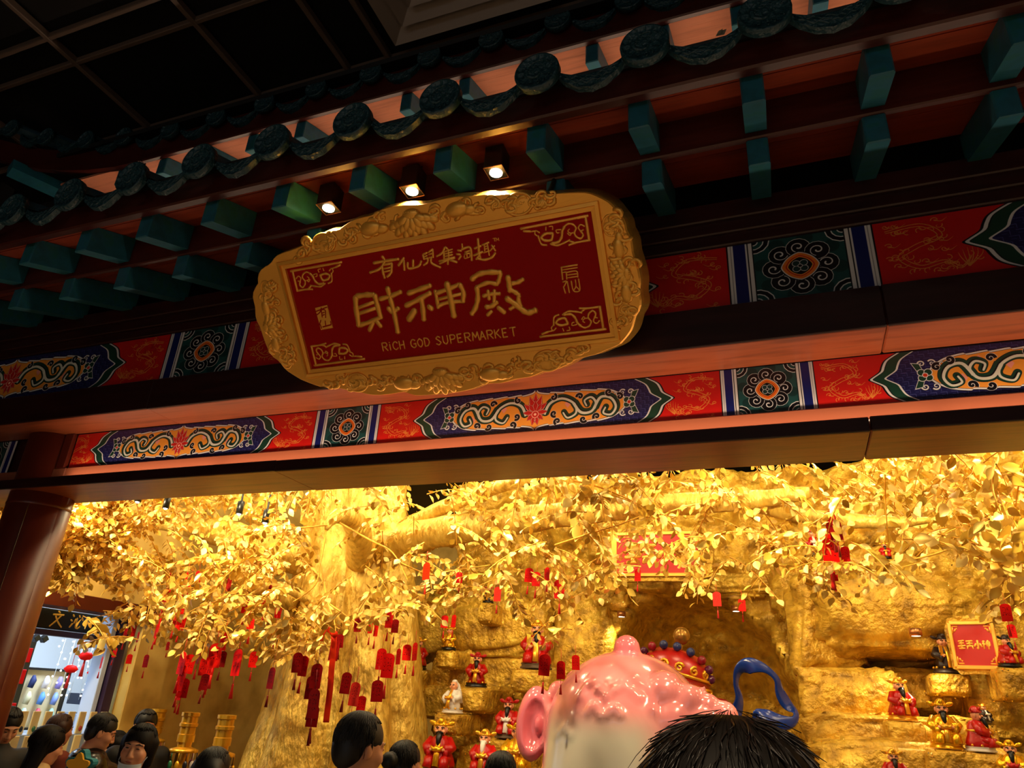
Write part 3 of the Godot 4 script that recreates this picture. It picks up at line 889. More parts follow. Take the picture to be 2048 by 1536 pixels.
const STROKES := {
	"big0": "25 -437 67 -448 15 -456 -75|23 -431 69 -377 69 -332 63|24 -329 62 -327 18 -324 -45|14 -434 13 -344 28|15 -442 -16 -343 -2|20 -452 -73 -385 -64 -318 -48" + "|" + "18 -372 -68 -404 -106|18 -355 -58 -333 -95|22 -250 86 -248 26 -245 -36 -248 -135|19 -305 38 -246 44 -183 57|19 -271 -9 -255 -33 -215 -18",
	"big1": "21 -147 43 -83 54 -22 64|21 -174 -13 -105 6 -30 30|23 -85 13 -86 -34 -94 -92|26 -130 -40 -175 -82|20 -55 -31 -38 -47|16 -3 36 -4 -8 -6 -45" + "|" + "18 -5 23 68 35 123 47|21 126 48 138 9 126 -33|13 2 -6 131 3|16 -8 -37 53 -27 131 -33|26 64 62 68 -8 66 -96",
	"big2": "21 191 61 232 79 285 80 338 70|18 337 69 322 37 307 20|17 307 22 266 34 207 21|21 209 22 205 -23 186 -66 157 -97|15 232 -23 274 -19 315 -23" + "|" + "14 260 -1 258 -42|14 292 -4 279 -58|19 235 -74 263 -74 294 -59|14 259 -97 234 -113|18 294 -84 321 -112|22 369 47 368 12 366 -19|17 381 14 410 15 438 25" + "|" + "19 364 -10 388 -26 405 -43|17 405 -43 398 -63 405 -98|23 343 -48 378 -79 409 -112 435 -127 472 -120|15 403 -58 382 -84 349 -100",
	"top": "14 -295 212 -230 212 -157 210|13 -242 236 -234 213 -270 181 -327 171|13 -254 190 -256 165 -254 134|11 -247 196 -197 195" + "|" + "13 -199 196 -209 162 -223 146 -239 138|8 -250 177 -209 178|8 -251 163 -213 164|12 -129 211 -166 180|11 -132 201 -140 154" + "|" + "11 -114 186 -116 159 -63 161 -43 182|11 -83 194 -91 163|9 -28 210 -4 215|9 -29 207 -26 188|8 -26 189 -4 190|7 -27 199 -6 202|9 3 216 29 226" + "|" + "9 28 226 21 188|7 2 205 23 208|7 1 191 21 192|10 -7 186 -14 171 -35 162|11 11 188 8 165 48 138|10 90 224 70 201 40 191|9 81 210 75 173|9 93 226 102 215" + "|" + "7 81 205 126 210|7 79 195 123 198|8 77 184 121 186|8 73 172 130 173|8 105 213 98 169|9 47 168 130 169|9 95 174 88 146|9 89 165 48 156" + "|" + "10 102 164 136 149|9 151 201 168 196|9 142 185 160 180|9 147 160 162 174|8 178 226 177 205|11 171 202 214 203 210 145|7 184 187 209 190" + "|" + "7 179 178 207 179|6 193 190 191 164|6 178 172 178 160 203 163 206 175|12 260 235 253 175|10 235 196 268 202|10 224 166 271 175|9 252 176 255 150" + "|" + "9 256 167 232 147|11 236 152 269 139 308 143 330 160|8 275 205 309 211|6 285 206 281 174|7 300 208 299 154|5 283 195 300 197|5 281 184 300 186" + "|" + "6 274 170 303 174|8 319 197 333 169|7 333 192 307 173|3 330 224 345 224|3 338 224 337 211|3 343 210 347 224 351 214 357 223 358 210",
	"sealL": "6 -684 10 -659 21 -644 42|6 -681 28 -610 41|6 -647 32 -652 -5|6 -646 33 -625 27 -633 -10|5 -649 15 -632 18|5 -653 4 -635 6|6 -664 -18 -680 -42" + "|" + "6 -674 -40 -672 -61|6 -640 -25 -644 -52|7 -663 -54 -613 -49|6 -609 -31 -611 -50",
	"sealLbox": "2 -681 46 -607 51 -606 -67 -677 -70",
	"sealR": "8 620 50 695 50|8 622 51 619 -4|6 622 38 693 38|6 621 27 641 27|7 640 23 638 -5|7 639 24 686 24 688 -4|6 643 13 686 12|6 639 1 687 0|7 617 -14 634 -12" + "|" + "7 617 -35 621 -65|7 618 -37 636 -13|7 638 -15 639 -65|7 656 -16 659 -59 687 -61 690 -11|6 675 -12 673 -41 661 -56|6 673 -41 685 -59",
	"corner": "11 -775 246 -641 245 -469 244|11 -764 245 -764 143|9 -768 145 -704 144 -672 139|6 -753 205 -738 215 -726 205 -733 190 -746 192" + "|" + "8 -733 190 -741 171 -729 158 -711 168 -705 186 -715 204 -704 222 -683 228 -666 219|11 -666 219 -653 202 -646 178 -628 160 -598 159" + "|" + "11 -610 200 -578 204 -556 192 -567 177 -598 174 -608 196|5 -705 187 -686 188 -678 198 -686 205|5 -649 209 -627 211 -629 199 -638 198" + "|" + "5 -611 215 -613 229 -598 231|5 -581 218 -584 232|6 -551 213 -535 224 -529 211 -538 201|8 -542 201 -550 164 -574 155" + "|" + "8 -591 158 -618 146 -650 151 -680 160|5 -674 190 -684 179 -692 188|7 -677 156 -699 145|9 -512 225 -480 232|6 -535 223 -508 225",
}
func stroke_set(g: G, data: String, h := 0.5, z := 0.0, sx := 1.0, sy := 1.0, k := 0.001, off := Vector2.ZERO, per := 5, fat := 1.0):
	for s in data.split("|", false):
		var n := s.split_floats(" ", false)
		var P := []
		for i in range(1, n.size() - 1, 2): P.append(Vector3(n[i] * k * sx + off.x, n[i + 1] * k * sy + off.y, z))
		if P.size() > 2: P = curve(P, per)
		elif P.size() == 2: P = [P[0], P[0].lerp(P[1], 0.5), P[1]]
		var r: float = n[0] * k * 0.5 * fat
		var d0: Vector3 = (P[0] - P[1]).normalized()
		var d1: Vector3 = (P[-1] - P[-2]).normalized()
		var Q := [P[0] + d0 * r * 0.55]
		Q.append_array(P)
		Q.append(P[-1] + d1 * r * 0.55)
		var W := [r * 0.45]
		for i in P.size(): W.append(r * (0.94 + 0.10 * sin(i * 1.3)))
		W.append(r * 0.4)
		g.tube(Q, W, 8, 1, Vector3(0, 0, 1), h)

const LETTERS := {
	"R": "0 0 0 7|0 7 3 7 4 5.4 3 3.8 0 3.6|1.5 3.6 4 0", "I": "0.6 0 0.6 5.2|0.6 6.7 0.7 7", "C": "4 5.6 2.4 6.9 0.5 5.4 0.3 2 2 0.1 4 1.2", "H": "0 0 0 7|3.6 0 3.6 7|0 3.5 3.6 3.6",
	"G": "4 5.9 2.2 7 0.4 5 0.4 1.8 2.2 0 4 1 4 3|2.5 3.1 4.4 3.2", "O": "2 7 0.3 5 0.3 2 2 0 3.7 2 3.8 5 2 7", "D": "0 0 0 7|0 7 2.6 6.4 3.8 3.6 2.4 0.6 0 0", "S": "3.6 6 2 7 0.4 5.6 2 3.8 3.6 1.8 2 0 0 1",
	"U": "0 7 0.1 2 1.8 0 3.5 2 3.6 7", "P": "0 0 0 7|0 7 3 6.8 3.8 5.2 2.8 3.5 0 3.2", "E": "0 0 0 7|0 7 3.2 7|0 3.6 2.6 3.7|0 0 3.3 0.1", "M": "0 0 0.6 7|0.6 7 2.4 2.4|2.4 2.4 4.2 7|4.2 7 4.9 0",
	"A": "0 0 2 7|2 7 4 0|0.8 2.4 3.2 2.5", "K": "0 0 0 7|3.6 7 0 3.2|1 4 3.8 0", "T": "0 7 4.2 7.1|2.1 7 2.1 0",
}
func latin(g: G, text: String, x: float, y: float, h: float, w: float, thick: float):
	# text drawn so that it fills the width w
	var adv := 0.0
	for c in text: adv += 3.4 if c == " " else (3.0 if c == "I" else 5.7)
	var k := w / adv
	for c in text:
		if c == " ": x += 3.4 * k; continue
		var data: PackedStringArray = LETTERS[c].split("|")
		for s in data:
			var n := s.split_floats(" ")
			var line := "%f" % (thick * 1000.0)
			for i in range(0, n.size(), 2): line += " %f %f" % [(x + n[i] * k) * 1000.0, (y + n[i + 1] * h / 7.0) * 1000.0]
			stroke_set(g, line, 0.6, 0.0)
		x += (3.0 if c == "I" else 5.7) * k

func build_sign():
	var B := Basis(Vector3(0.99962, -0.01398, 0.02353), Vector3(-0.0040, 0.77589, 0.63086), Vector3(-0.02708, -0.63072, 0.77554))
	var s := thing("shop_sign", "big gold framed red signboard with raised gold characters reading RICH GOD SUPERMARKET", "sign", Vector3(-1.43243, 1.708194 + EH, -2.55))
	s.basis = B.orthonormalized()
	var HW := 0.7935
	var HH := 0.2613
	var raw := "-870 308 -823 337 -718 349 -626 366 -569 386 -495 401 -439 398 -410 408 -335 429 -243 432 -184 447 -105 451 -32 442 40 432 104 436 187 436 275 424 343 419 366 410 428 404 493 392 556 376 638 365 718 355 797 340 857 303 887 276 911 234 932 196 931 165 944 131 948 100 945 79 951 35 958 -9 959 -61 948 -104 951 -131 942 -174 916 -206 907 -232 889 -266 857 -298 826 -322 778 -335 720 -352 662 -359 623 -365 581 -384 519 -402 459 -405 396 -423 324 -426 249 -438 165 -435 86 -453 7 -461 -82 -463 -172 -460 -229 -455 -282 -434 -365 -437 -460 -433 -540 -410 -632 -385 -702 -361 -753 -362 -811 -340 -868 -312 -890 -298 -954 -247 -979 -200 -1021 -161 -1033 -116 -1041 -59 -1044 -4 -1056 42 -1041 105 -1041 148 -1021 188 -985 215 -972 256 -928 291 -893 296".split_floats(" ")
	var o := []
	for i in range(0, raw.size(), 2): o.append(Vector2(raw[i], raw[i + 1]) * 0.001)
	o = curve(o, 3, true)
	# rays from the middle meet the scalloped outline and the inner rectangle
	var dirs := []
	for k in 260: dirs.append(TAU * k / 260.0)
	for c in [[1, 1], [-1, 1], [-1, -1], [1, -1]]: dirs.append(fposmod(atan2(HH * c[1], HW * c[0]), TAU))
	dirs.sort()
	var outer := []
	for a in dirs:
		var d := Vector2(cos(a), sin(a))
		var far := 0.0
		for i in o.size():
			var p: Vector2 = o[i]
			var q: Vector2 = o[(i + 1) % o.size()]
			var e := q - p
			var den := d.cross(e)
			if absf(den) < 1e-9: continue
			var t := p.cross(e) / den
			var u := p.cross(d) / den
			if t > 0 and u >= 0.0 and u <= 1.0: far = maxf(far, t)
		outer.append(d * far)
	var rect := func(a: float, m: float) -> Vector2:
		var d := Vector2(cos(a), sin(a))
		var ang := fposmod(a, TAU)
		# keep mitred corners: scale the inner rectangle point outwards by the margin
		var t := minf(HW / maxf(absf(d.x), 1e-9), HH / maxf(absf(d.y), 1e-9))
		var p := d * t
		return Vector2(p.x * (HW + m) / HW, p.y * (HH + m) / HH)
	var rings := []
	var zs := [-0.075, -0.07, -0.004, 0.004, 0.0, 0.014, 0.016, 0.004, 0.002, -0.014]
	for j in zs.size():
		var ring := []
		for i in dirs.size():
			var p: Vector2
			match j:
				0: p = outer[i] * 1.012
				1: p = outer[i] * 1.022 + outer[i].normalized() * 0.004
				2: p = outer[i]
				3: p = outer[i] * 0.992
				4: p = rect.call(dirs[i], 0.040)
				5: p = rect.call(dirs[i], 0.037)
				6: p = rect.call(dirs[i], 0.022)
				7: p = rect.call(dirs[i], 0.019)
				8: p = rect.call(dirs[i], 0.001)
				9: p = rect.call(dirs[i], 0.0)
			ring.append(Vector3(p.x, p.y, zs[j]))
		rings.append(ring)
	var gr := G.new()
	var gf := G.new()
	for j in zs.size() - 1:
		for i in dirs.size():
			var k := (i + 1) % dirs.size()
			(gr if j < 2 else gf).quad(rings[j][i], rings[j][k], rings[j + 1][k], rings[j + 1][i], 1 if j < 2 else -1)
	for i in dirs.size():
		gr.tri(Vector3(0, 0, -0.075), rings[0][(i + 1) % dirs.size()], rings[0][i])
	put("rim", gr.done(), M.gilt_rim, s)
	put("frame", gf.done(), M.gilt, s)
	put("panel", boxm(Vector3(HW * 2 + 0.002, HH * 2 + 0.002, 0.02), 0.001), M.lacquer_red, s, Vector3(0, 0, -0.022))
	var zp := -0.012
	for k in ["big0", "big1", "big2"]:
		var g := G.new()
		stroke_set(g, STROKES[k], 0.42, zp, 1.0, 1.0, 0.001, Vector2.ZERO, 5, 1.38)
		put("character", g.done(), M.gilt, s)
	var g := G.new()
	stroke_set(g, STROKES.top, 0.5, zp, 1.0, 1.0, 0.001, Vector2.ZERO, 5, 1.2)
	put("small_characters", g.done(), M.gilt, s)
	g = G.new()
	g.X = Transform3D(Basis(Vector3.BACK, -0.012), Vector3(0, 0, zp))
	latin(g, "RICH GOD SUPERMARKET", -0.349, -0.221, 0.040, 0.72, 0.0075)
	put("latin_letters", g.done(), M.gilt, s)
	# seals left and right
	g = G.new()
	g.plate(PackedVector2Array([Vector2(-0.678, -0.068), Vector2(-0.606, -0.066), Vector2(-0.607, 0.051), Vector2(-0.681, 0.046)]), zp, zp + 0.006)
	var sl := put("seal", g.done(), M.gilt, s)
	g = G.new()
	stroke_set(g, STROKES.sealL, 0.35, zp + 0.006)
	put("seal_strokes", g.done(), M.lacquer_red, sl)
	g = G.new()
	stroke_set(g, STROKES.sealR, 0.6, zp)
	put("seal", g.done(), M.gilt, s)
	# openwork dragon corners
	for c in [[1, 1], [-1, 1], [1, -1], [-1, -1]]:
		g = G.new()
		stroke_set(g, STROKES.corner, 0.5, zp, c[0], c[1], 0.001, Vector2.ZERO, 5, 1.25)
		put("corner_ornament", g.done(), M.gilt, s)
	# carved relief round the frame
	for q in [[-0.035, 0.372, 0.0, 1.1], [-0.055, -0.378, 0.0, 1.05], [-0.975, -0.012, PI / 2, 0.85], [0.89, -0.02, -PI / 2, 0.75]]:
		g = G.new()
		lotus(g, q[3])
		put("lotus", g.done(), M.gilt, s, Vector3(q[0], q[1], 0.002), Basis(Vector3.BACK, q[2]))
	for q in [[0.196, 0.378, 0.0], [-0.259, 0.372, 0.0], [0.2, -0.388, 0.0], [-0.266, -0.388, 0.0], [-0.968, 0.084, 1.57], [-0.966, -0.105, 1.57], [0.888, 0.092, 1.57], [0.892, -0.1, 1.57]]:
		g = G.new()
		var sm := 0.75 if q[2] > 0 else 1.0
		g.ball(Vector3.ZERO, Vector3(0.062, 0.036, 0.020) * sm, Basis.IDENTITY, 16, 10)
		g.ball(Vector3(0.055, -0.01, 0) * sm, Vector3(0.04, 0.025, 0.014) * sm, Basis.IDENTITY, 12, 8)
		put("peach", g.done(), M.gilt, s, Vector3(q[0], q[1], 0.003), Basis(Vector3.BACK, q[2]))
	for q in [[0.485, 0.348, 0.0], [-0.534, 0.347, 0.0], [0.488, -0.355, 0.0], [-0.533, -0.357, 0.0], [-0.937, 0.178, 1.57], [-0.93, -0.196, 1.57], [0.868, 0.19, 1.57], [0.876, -0.19, 1.57]]:
		var e := 0.7 if q[2] > 0 else 1.0
		g = G.new()
		var P := []
		for k in 25: P.append(Vector3(cos(TAU * k / 24.0) * 0.062, sin(TAU * k / 24.0) * 0.046, 0) * e)
		g.tube(P, [0.007 * e], 6, 1, Vector3(0, 0, 1), 1.0, false)
		for k in 4:
			var S := []
			for i in 7:
				var a := k * PI / 2 + PI / 4 + lerpf(-0.6, 0.6, i / 6.0)
				S.append(Vector3(cos(a) * 0.044 * (1.0 - 0.3 * cos(PI * (i - 3) / 3.0)), sin(a) * 0.033 * (1.0 - 0.3 * cos(PI * (i - 3) / 3.0)), 0) * e)
			g.tube(S, [0.004 * e], 5, 1, Vector3(0, 0, 1), 1.0)
		for k in 4:
			var a := Vector3([-1, 1, 1, -1][k] * 0.014, [-1, -1, 1, 1][k] * 0.011, 0) * e
			var b := Vector3([1, 1, -1, -1][k] * 0.014, [-1, 1, 1, -1][k] * 0.011, 0) * e
			g.tube([a, b], [0.0035 * e], 4, 1, Vector3(0, 0, 1), 1.2)
		g.ball(Vector3.ZERO, Vector3(0.06, 0.044, 0.005) * e, Basis.IDENTITY, 20, 6)
		put("coin", g.done(), M.gilt, s, Vector3(q[0], q[1], 0.003), Basis(Vector3.BACK, q[2]))
	# curling vines between them
	for side in 4:
		for k in (20 if side < 2 else 10):
			g = G.new()
			var n := 20.0 if side < 2 else 10.0
			var t := (k + 0.5) / n * 2.0 - 1.0
			var c: Vector2
			match side:
				0: c = Vector2(t * 0.69 - 0.03, 0.322 + 0.055 * (1 - t * t) + (0.02 if k % 2 else -0.012))
				1: c = Vector2(t * 0.70 - 0.03, -0.33 - 0.06 * (1 - t * t) + (0.02 if k % 2 else -0.012))
				2: c = Vector2(-0.895 - 0.06 * (1 - t * t) + (0.02 if k % 2 else -0.02), t * 0.22)
				3: c = Vector2(0.868 + 0.02 * (1 - t * t) + (0.018 if k % 2 else -0.014), t * 0.25)
			for j in 4:
				var cc := c + Vector2(rng.randf_range(-0.035, 0.035), rng.randf_range(-0.02, 0.02))
				var P := []
				for p in spiral(Vector2.ZERO, 0.032, 0.005, rng.randf() * TAU, (0.9 if j % 2 else -0.9), 10): P.append(Vector3(cc.x + p.x, cc.y + p.y * 0.75, 0.002))
				g.tube(P, [0.007, 0.010, 0.011, 0.010, 0.009, 0.008, 0.007, 0.007, 0.007, 0.009, 0.010], 6, 1, Vector3(0, 0, 1), 1.0)
			put("vine_scroll", g.done(), M.gilt, s)
	# brackets holding it to the rafters
	for x in [-0.6, 0.6]:
		g = G.new()
		g.tube([Vector3(x, 0.36, -0.07), Vector3(x, 0.42, -0.20), Vector3(x, 0.50, -0.26)], [0.012], 8)
		put("hanger", g.done(), M.lamp_black, s)
	# three square downlights over the sign
	var names := ["leftmost", "middle", "right-hand"]
	var K := [[657, 417, 385], [824, 383, 338], [992, 346, 300]]
	for k in 3:
		var p := at(K[k][0], K[k][1], 2.30)
		var l := thing("spotlight", "%s of the three lit square black spotlights above the gold sign" % names[k], "spotlight", p, 0.0, "spotlights over the sign")
		put("housing", boxm(Vector3(0.088, 0.12, 0.088), 0.004), M.lamp_black, l, Vector3(0, 0.062, 0))
		var gg := G.new()
		gg.lathe([Vector2(0.0, -0.001), Vector2(0.029, -0.001), Vector2(0.029, 0.006), Vector2(0, 0.006)], Vector3.ZERO, 20)
		put("lamp_face", gg.done(), M.lamp_face, l, Vector3(0, -0.0015, 0))
		for q in 4:
			put("edge", boxm(Vector3(0.09, 0.003, 0.003), 0.001), M.brass_edge, l, Basis(Vector3.UP, q * PI / 2) * Vector3(0, 0.001, 0.0435), Basis(Vector3.UP, q * PI / 2))
		gg = G.new()
		gg.lathe([Vector2(0.0, 0.115), Vector2(0.012, 0.115), Vector2(0.012, 0.15), Vector2(0.035, 0.152), Vector2(0.035, 0.165), Vector2(0, 0.165)], Vector3.ZERO, 14)
		put("stem", gg.done(), M.lamp_black, l)
		spot(p + Vector3(0, -0.012, 0), p + Vector3(0, -1.0, -0.1), Color(1.0, 0.90, 0.74), 1.6, 44.0, 0.03, 1.0)

func lotus(g: G, k: float):
	for row in 3:
		var n := [7, 6, 5][row] as int
		for i in n:
			var a := lerpf(-1.25, 1.25, i / (n - 1.0)) + PI
			var d := Vector2(sin(a), cos(a))
			var r := [0.075, 0.052, 0.032][row] as float
			var c := Vector3(d.x * r * 1.25, d.y * r * 0.85 + 0.012, 0.004 * row) * k
			g.ball(c, Vector3(0.021, 0.034, 0.012) * k, Basis(Vector3.BACK, atan2(-d.x, d.y)), 9, 6)
	g.ball(Vector3(0, 0.022, 0.006) * k, Vector3(0.042, 0.026, 0.014) * k, Basis.IDENTITY, 14, 7)
	for j in 3:
		for i in 6:
			g.ball(Vector3((i - 2.5) * 0.0115, 0.012 + j * 0.011, 0.017 - 0.0022 * absf(i - 2.5)) * k, Vector3(0.005, 0.005, 0.004) * k, Basis.IDENTITY, 6, 4)

func build_store():
	# shell of the shop: golden walls, black ceiling just above the canopy
	var gw := mat("gold_wall", Color(0.92, 0.80, 0.46), 0.55, 0.12)
	gw.albedo_texture = noise_tex(0.01, 21, [[0, Color(0.8, 0.74, 0.62)], [0.5, Color(0.95, 0.92, 0.85)], [1, Color.WHITE]], 256)
	gw.uv1_triplanar = true; gw.uv1_world_triplanar = true; gw.uv1_scale = Vector3.ONE * 0.8
	var g := G.new(); g.box(Vector3(-1.5, 4.3, -7.0), Vector3(11.0, 0.2, 7.2), 0.0)
	struct("ceiling_store", g.done(), M.black_paint)
	# the left wall has an opening to the next shop
	g = G.new()
	for q in [[-3.4, -4.4, 2.28, 4.2], [-4.4, -5.5, 2.28, 4.2], [-5.5, -10.5, 0.0, 4.2], [-3.2, -4.2, 0.0, 1.0]]:
		g.box(Vector3(-6.1, (q[2] + q[3]) / 2, (q[0] + q[1]) / 2), Vector3(0.2, q[3] - q[2], absf(q[1] - q[0])), 0.0)
	struct("wall_store_left", g.done(), gw)
	g = G.new(); g.box(Vector3(-1.5, 2.1, -10.55), Vector3(11.0, 4.4, 0.2), 0.0)
	struct("wall_store_back", g.done(), gw)
	g = G.new(); g.box(Vector3(4.0, 2.1, -6.95), Vector3(0.2, 4.4, 7.2), 0.0)
	struct("wall_store_right", g.done(), gw)
	# small lit spot lamps hanging among the leaves at the top left
	var wn := ["farthest left, by the column", "second from the left", "third from the left", "rightmost, beside the trunk"]
	var wk := 0
	for q in [[275, 1003], [331, 1016], [478, 1027], [530, 1045]]:
		var p := at(q[0], q[1], 4.25)
		var l := thing("spotlight", "tiny bright white spot lamp among the top left leaves, %s" % wn[wk], "spotlight", p, 0.0, "spot lamps among the leaves")
		var gl := G.new()
		gl.ball(Vector3.ZERO, Vector3(0.017, 0.014, 0.017), Basis.IDENTITY, 10, 8)
		put("lamp_face", gl.done(), emit_mat("bulb_cool", Color(0.95, 0.97, 1.0), 9.0), l)
		gl = G.new()
		gl.lathe([Vector2(0.019, -0.004), Vector2(0.026, -0.004), Vector2(0.026, 0.09), Vector2(0.008, 0.10), Vector2(0.008, 4.2 - p.y), Vector2(0, 4.2 - p.y)], Vector3.ZERO, 12)
		put("housing", gl.done(), M.lamp_black, l)
		wk += 1
	# unseen wall between the beams and the ceiling, keeps shop light off the eaves
	g = G.new(); g.box(Vector3(-1.8, 3.86, -3.42), Vector3(11.4, 1.32, 0.12), 0.0)
	g.box(Vector3(-1.8, 5.23, -3.78), Vector3(11.4, 1.66, 0.12), 0.0)
	struct("wall_over_front", g.done(), M.dark_wall)
	for x in [-8.0, 6.0]:
		g = G.new(); g.box(Vector3(x + (-0.1 if x < 0 else 0.7), 3.1, -3.42), Vector3(5.6 if x > 0 else 2.6, 6.2, 0.12), 0.0)
		struct("wall_beside_left" if x < 0 else "wall_beside_right", g.done(), M.dark_wall)

# ---------- a smooth-joined distance field, meshed as surface nets ----------
class Field:
	var lo: Vector3
	var cell: float
	var nx: int
	var ny: int
	var nz: int
	var f: PackedFloat32Array
	func _init(lo_: Vector3, hi: Vector3, cell_: float):
		lo = lo_; cell = cell_
		nx = int((hi.x - lo.x) / cell) + 2
		ny = int((hi.y - lo.y) / cell) + 2
		nz = int((hi.z - lo.z) / cell) + 2
		f = PackedFloat32Array()
		f.resize(nx * ny * nz)
		f.fill(10.0)
	func range_of(a: Vector3, b: Vector3) -> Array:
		var i0 := (a - lo) / cell
		var i1 := (b - lo) / cell
		return [maxi(0, int(i0.x)), mini(nx - 1, int(i1.x) + 1), maxi(0, int(i0.y)), mini(ny - 1, int(i1.y) + 1), maxi(0, int(i0.z)), mini(nz - 1, int(i1.z) + 1)]
	func mixin(i: int, d: float, k: float, cut: bool):
		var a := f[i]
		if cut:
			d = -d
			var h := maxf(k - absf(a - d), 0.0) / k
			f[i] = maxf(a, d) + h * h * k * 0.25
		else:
			var h := maxf(k - absf(a - d), 0.0) / k
			f[i] = minf(a, d) + h * h * k * 0.25 * -1.0
	# tapered bone from a to b
	func bone(a: Vector3, b: Vector3, ra: float, rb: float, k := 0.03, cut := false):
		var pad := Vector3.ONE * (maxf(ra, rb) + k + 2.0 * cell)
		var r := range_of(a.min(b) - pad, a.max(b) + pad)
		var ab := b - a
		var l2 := maxf(ab.length_squared(), 1e-9)
		for z in range(r[4], r[5] + 1):
			for y in range(r[2], r[3] + 1):
				for x in range(r[0], r[1] + 1):
					var p := lo + Vector3(x, y, z) * cell
					var t := clampf((p - a).dot(ab) / l2, 0.0, 1.0)
					mixin(x + nx * (y + ny * z), p.distance_to(a + ab * t) - lerpf(ra, rb, t), k, cut)
	func egg(c: Vector3, rad: Vector3, b := Basis.IDENTITY, k := 0.03, cut := false):
		var pad := Vector3.ONE * (maxf(rad.x, maxf(rad.y, rad.z)) + k + 2.0 * cell)
		var r := range_of(c - pad, c + pad)
		var bt := b.transposed()
		var m := minf(rad.x, minf(rad.y, rad.z))
		for z in range(r[4], r[5] + 1):
			for y in range(r[2], r[3] + 1):
				for x in range(r[0], r[1] + 1):
					var q := bt * (lo + Vector3(x, y, z) * cell - c)
					var s := q / rad
					var l := s.length()
					var g := (s / rad).length()
					var d := (l - 1.0) * (l / g if g > 1e-6 else m)
					mixin(x + nx * (y + ny * z), d, k, cut)
	func mesh(paint = null) -> ArrayMesh:
		var at := {}
		var vs := PackedVector3Array()
		var off := [0, 1, nx, nx + 1, nx * ny, nx * ny + 1, nx * ny + nx, nx * ny + nx + 1]
		for z in nz - 1:
			for y in ny - 1:
				var base := nx * (y + ny * z)
				for x in nx - 1:
					var i := base + x
					var f0 := f[i]
					if f0 > cell * 4.0 or f0 < -cell * 4.0: continue
					var m := 0
					for k in 8:
						if f[i + off[k]] < 0.0: m |= 1 << k
					if m == 0 or m == 255: continue
					var s := Vector3.ZERO
					var n := 0
					for e in [[0, 1], [2, 3], [4, 5], [6, 7], [0, 2], [1, 3], [4, 6], [5, 7], [0, 4], [1, 5], [2, 6], [3, 7]]:
						var a: int = e[0]
						var b: int = e[1]
						if ((m >> a) & 1) == ((m >> b) & 1): continue
						var fa := f[i + off[a]]
						var fb := f[i + off[b]]
						var t := fa / (fa - fb)
						var pa := Vector3(a & 1, (a >> 1) & 1, a >> 2)
						var pb := Vector3(b & 1, (b >> 1) & 1, b >> 2)
						s += pa.lerp(pb, t)
						n += 1
					at[i] = vs.size()
					vs.append(lo + (Vector3(x, y, z) + s / n) * cell)
		var ix := PackedInt32Array()
		var st := [1, nx, nx * ny]
		for i in at:
			for ax in 3:
				var u: int = st[(ax + 1) % 3]
				var w: int = st[(ax + 2) % 3]
				var j: int = i + st[ax]
				if j >= f.size(): continue
				if (f[i] < 0.0) == (f[j] < 0.0): continue
				if not (at.has(i - u) and at.has(i - w) and at.has(i - u - w)): continue
				var q := [at[i], at[i - u], at[i - u - w], at[i - w]]
				if f[i] < 0.0: ix.append_array([q[0], q[2], q[1], q[0], q[3], q[2]])
				else: ix.append_array([q[0], q[1], q[2], q[0], q[2], q[3]])
		var nrm := PackedVector3Array()
		nrm.resize(vs.size())
		for t in range(0, ix.size(), 3):
			var nn := (vs[ix[t + 2]] - vs[ix[t]]).cross(vs[ix[t + 1]] - vs[ix[t]])
			for k in 3: nrm[ix[t + k]] += nn
		for i in nrm.size(): nrm[i] = nrm[i].normalized()
		var A := []
		A.resize(Mesh.ARRAY_MAX)
		A[Mesh.ARRAY_VERTEX] = vs
		A[Mesh.ARRAY_NORMAL] = nrm
		A[Mesh.ARRAY_INDEX] = ix
		if paint != null:
			var cs := PackedColorArray()
			for p in vs: cs.append(paint.call(p))
			A[Mesh.ARRAY_COLOR] = cs
		var me := ArrayMesh.new()
		if vs.size(): me.add_surface_from_arrays(Mesh.PRIMITIVE_TRIANGLES, A)
		return me

func gold_rock_mats():
	var r := mat("gold_rock", Color.WHITE, 0.5, 0.35)
	r.albedo_texture = noise_tex(0.012, 31, [[0, Color(0.45, 0.32, 0.09)], [0.35, Color(0.72, 0.55, 0.16)], [0.7, Color(0.86, 0.69, 0.22)], [1, Color(0.95, 0.82, 0.36)]], 512, false, 6)
	r.normal_enabled = true
	r.normal_texture = noise_tex(0.03, 32, [], 512, true, 6, FastNoiseLite.TYPE_SIMPLEX_SMOOTH, 8.0)
	r.normal_scale = 1.2
	# scattered glitter: small smooth flecks in the rough paint
	r.roughness_texture = noise_tex(0.16, 33, [[0, Color(0.62, 0.62, 0.62)], [0.66, Color(0.55, 0.55, 0.55)], [0.74, Color(0.16, 0.16, 0.16)], [1, Color(0.1, 0.1, 0.1)]], 512, false, 2)
	r.roughness = 1.0
	r.uv1_triplanar = true; r.uv1_world_triplanar = true; r.uv1_scale = Vector3.ONE * 0.9
	var b := mat("gold_bark", Color.WHITE, 0.45, 0.35)
	b.albedo_texture = noise_tex(0.02, 41, [[0, Color(0.64, 0.49, 0.16)], [0.5, Color(0.85, 0.70, 0.28)], [1, Color(0.95, 0.84, 0.45)]], 512, false, 5)
	b.normal_enabled = true
	b.normal_texture = noise_tex(0.03, 42, [], 512, true, 5, FastNoiseLite.TYPE_SIMPLEX_SMOOTH, 10.0)
	b.normal_scale = 0.7
	b.uv1_triplanar = true; b.uv1_world_triplanar = true; b.uv1_scale = Vector3(1.6, 0.5, 1.6)
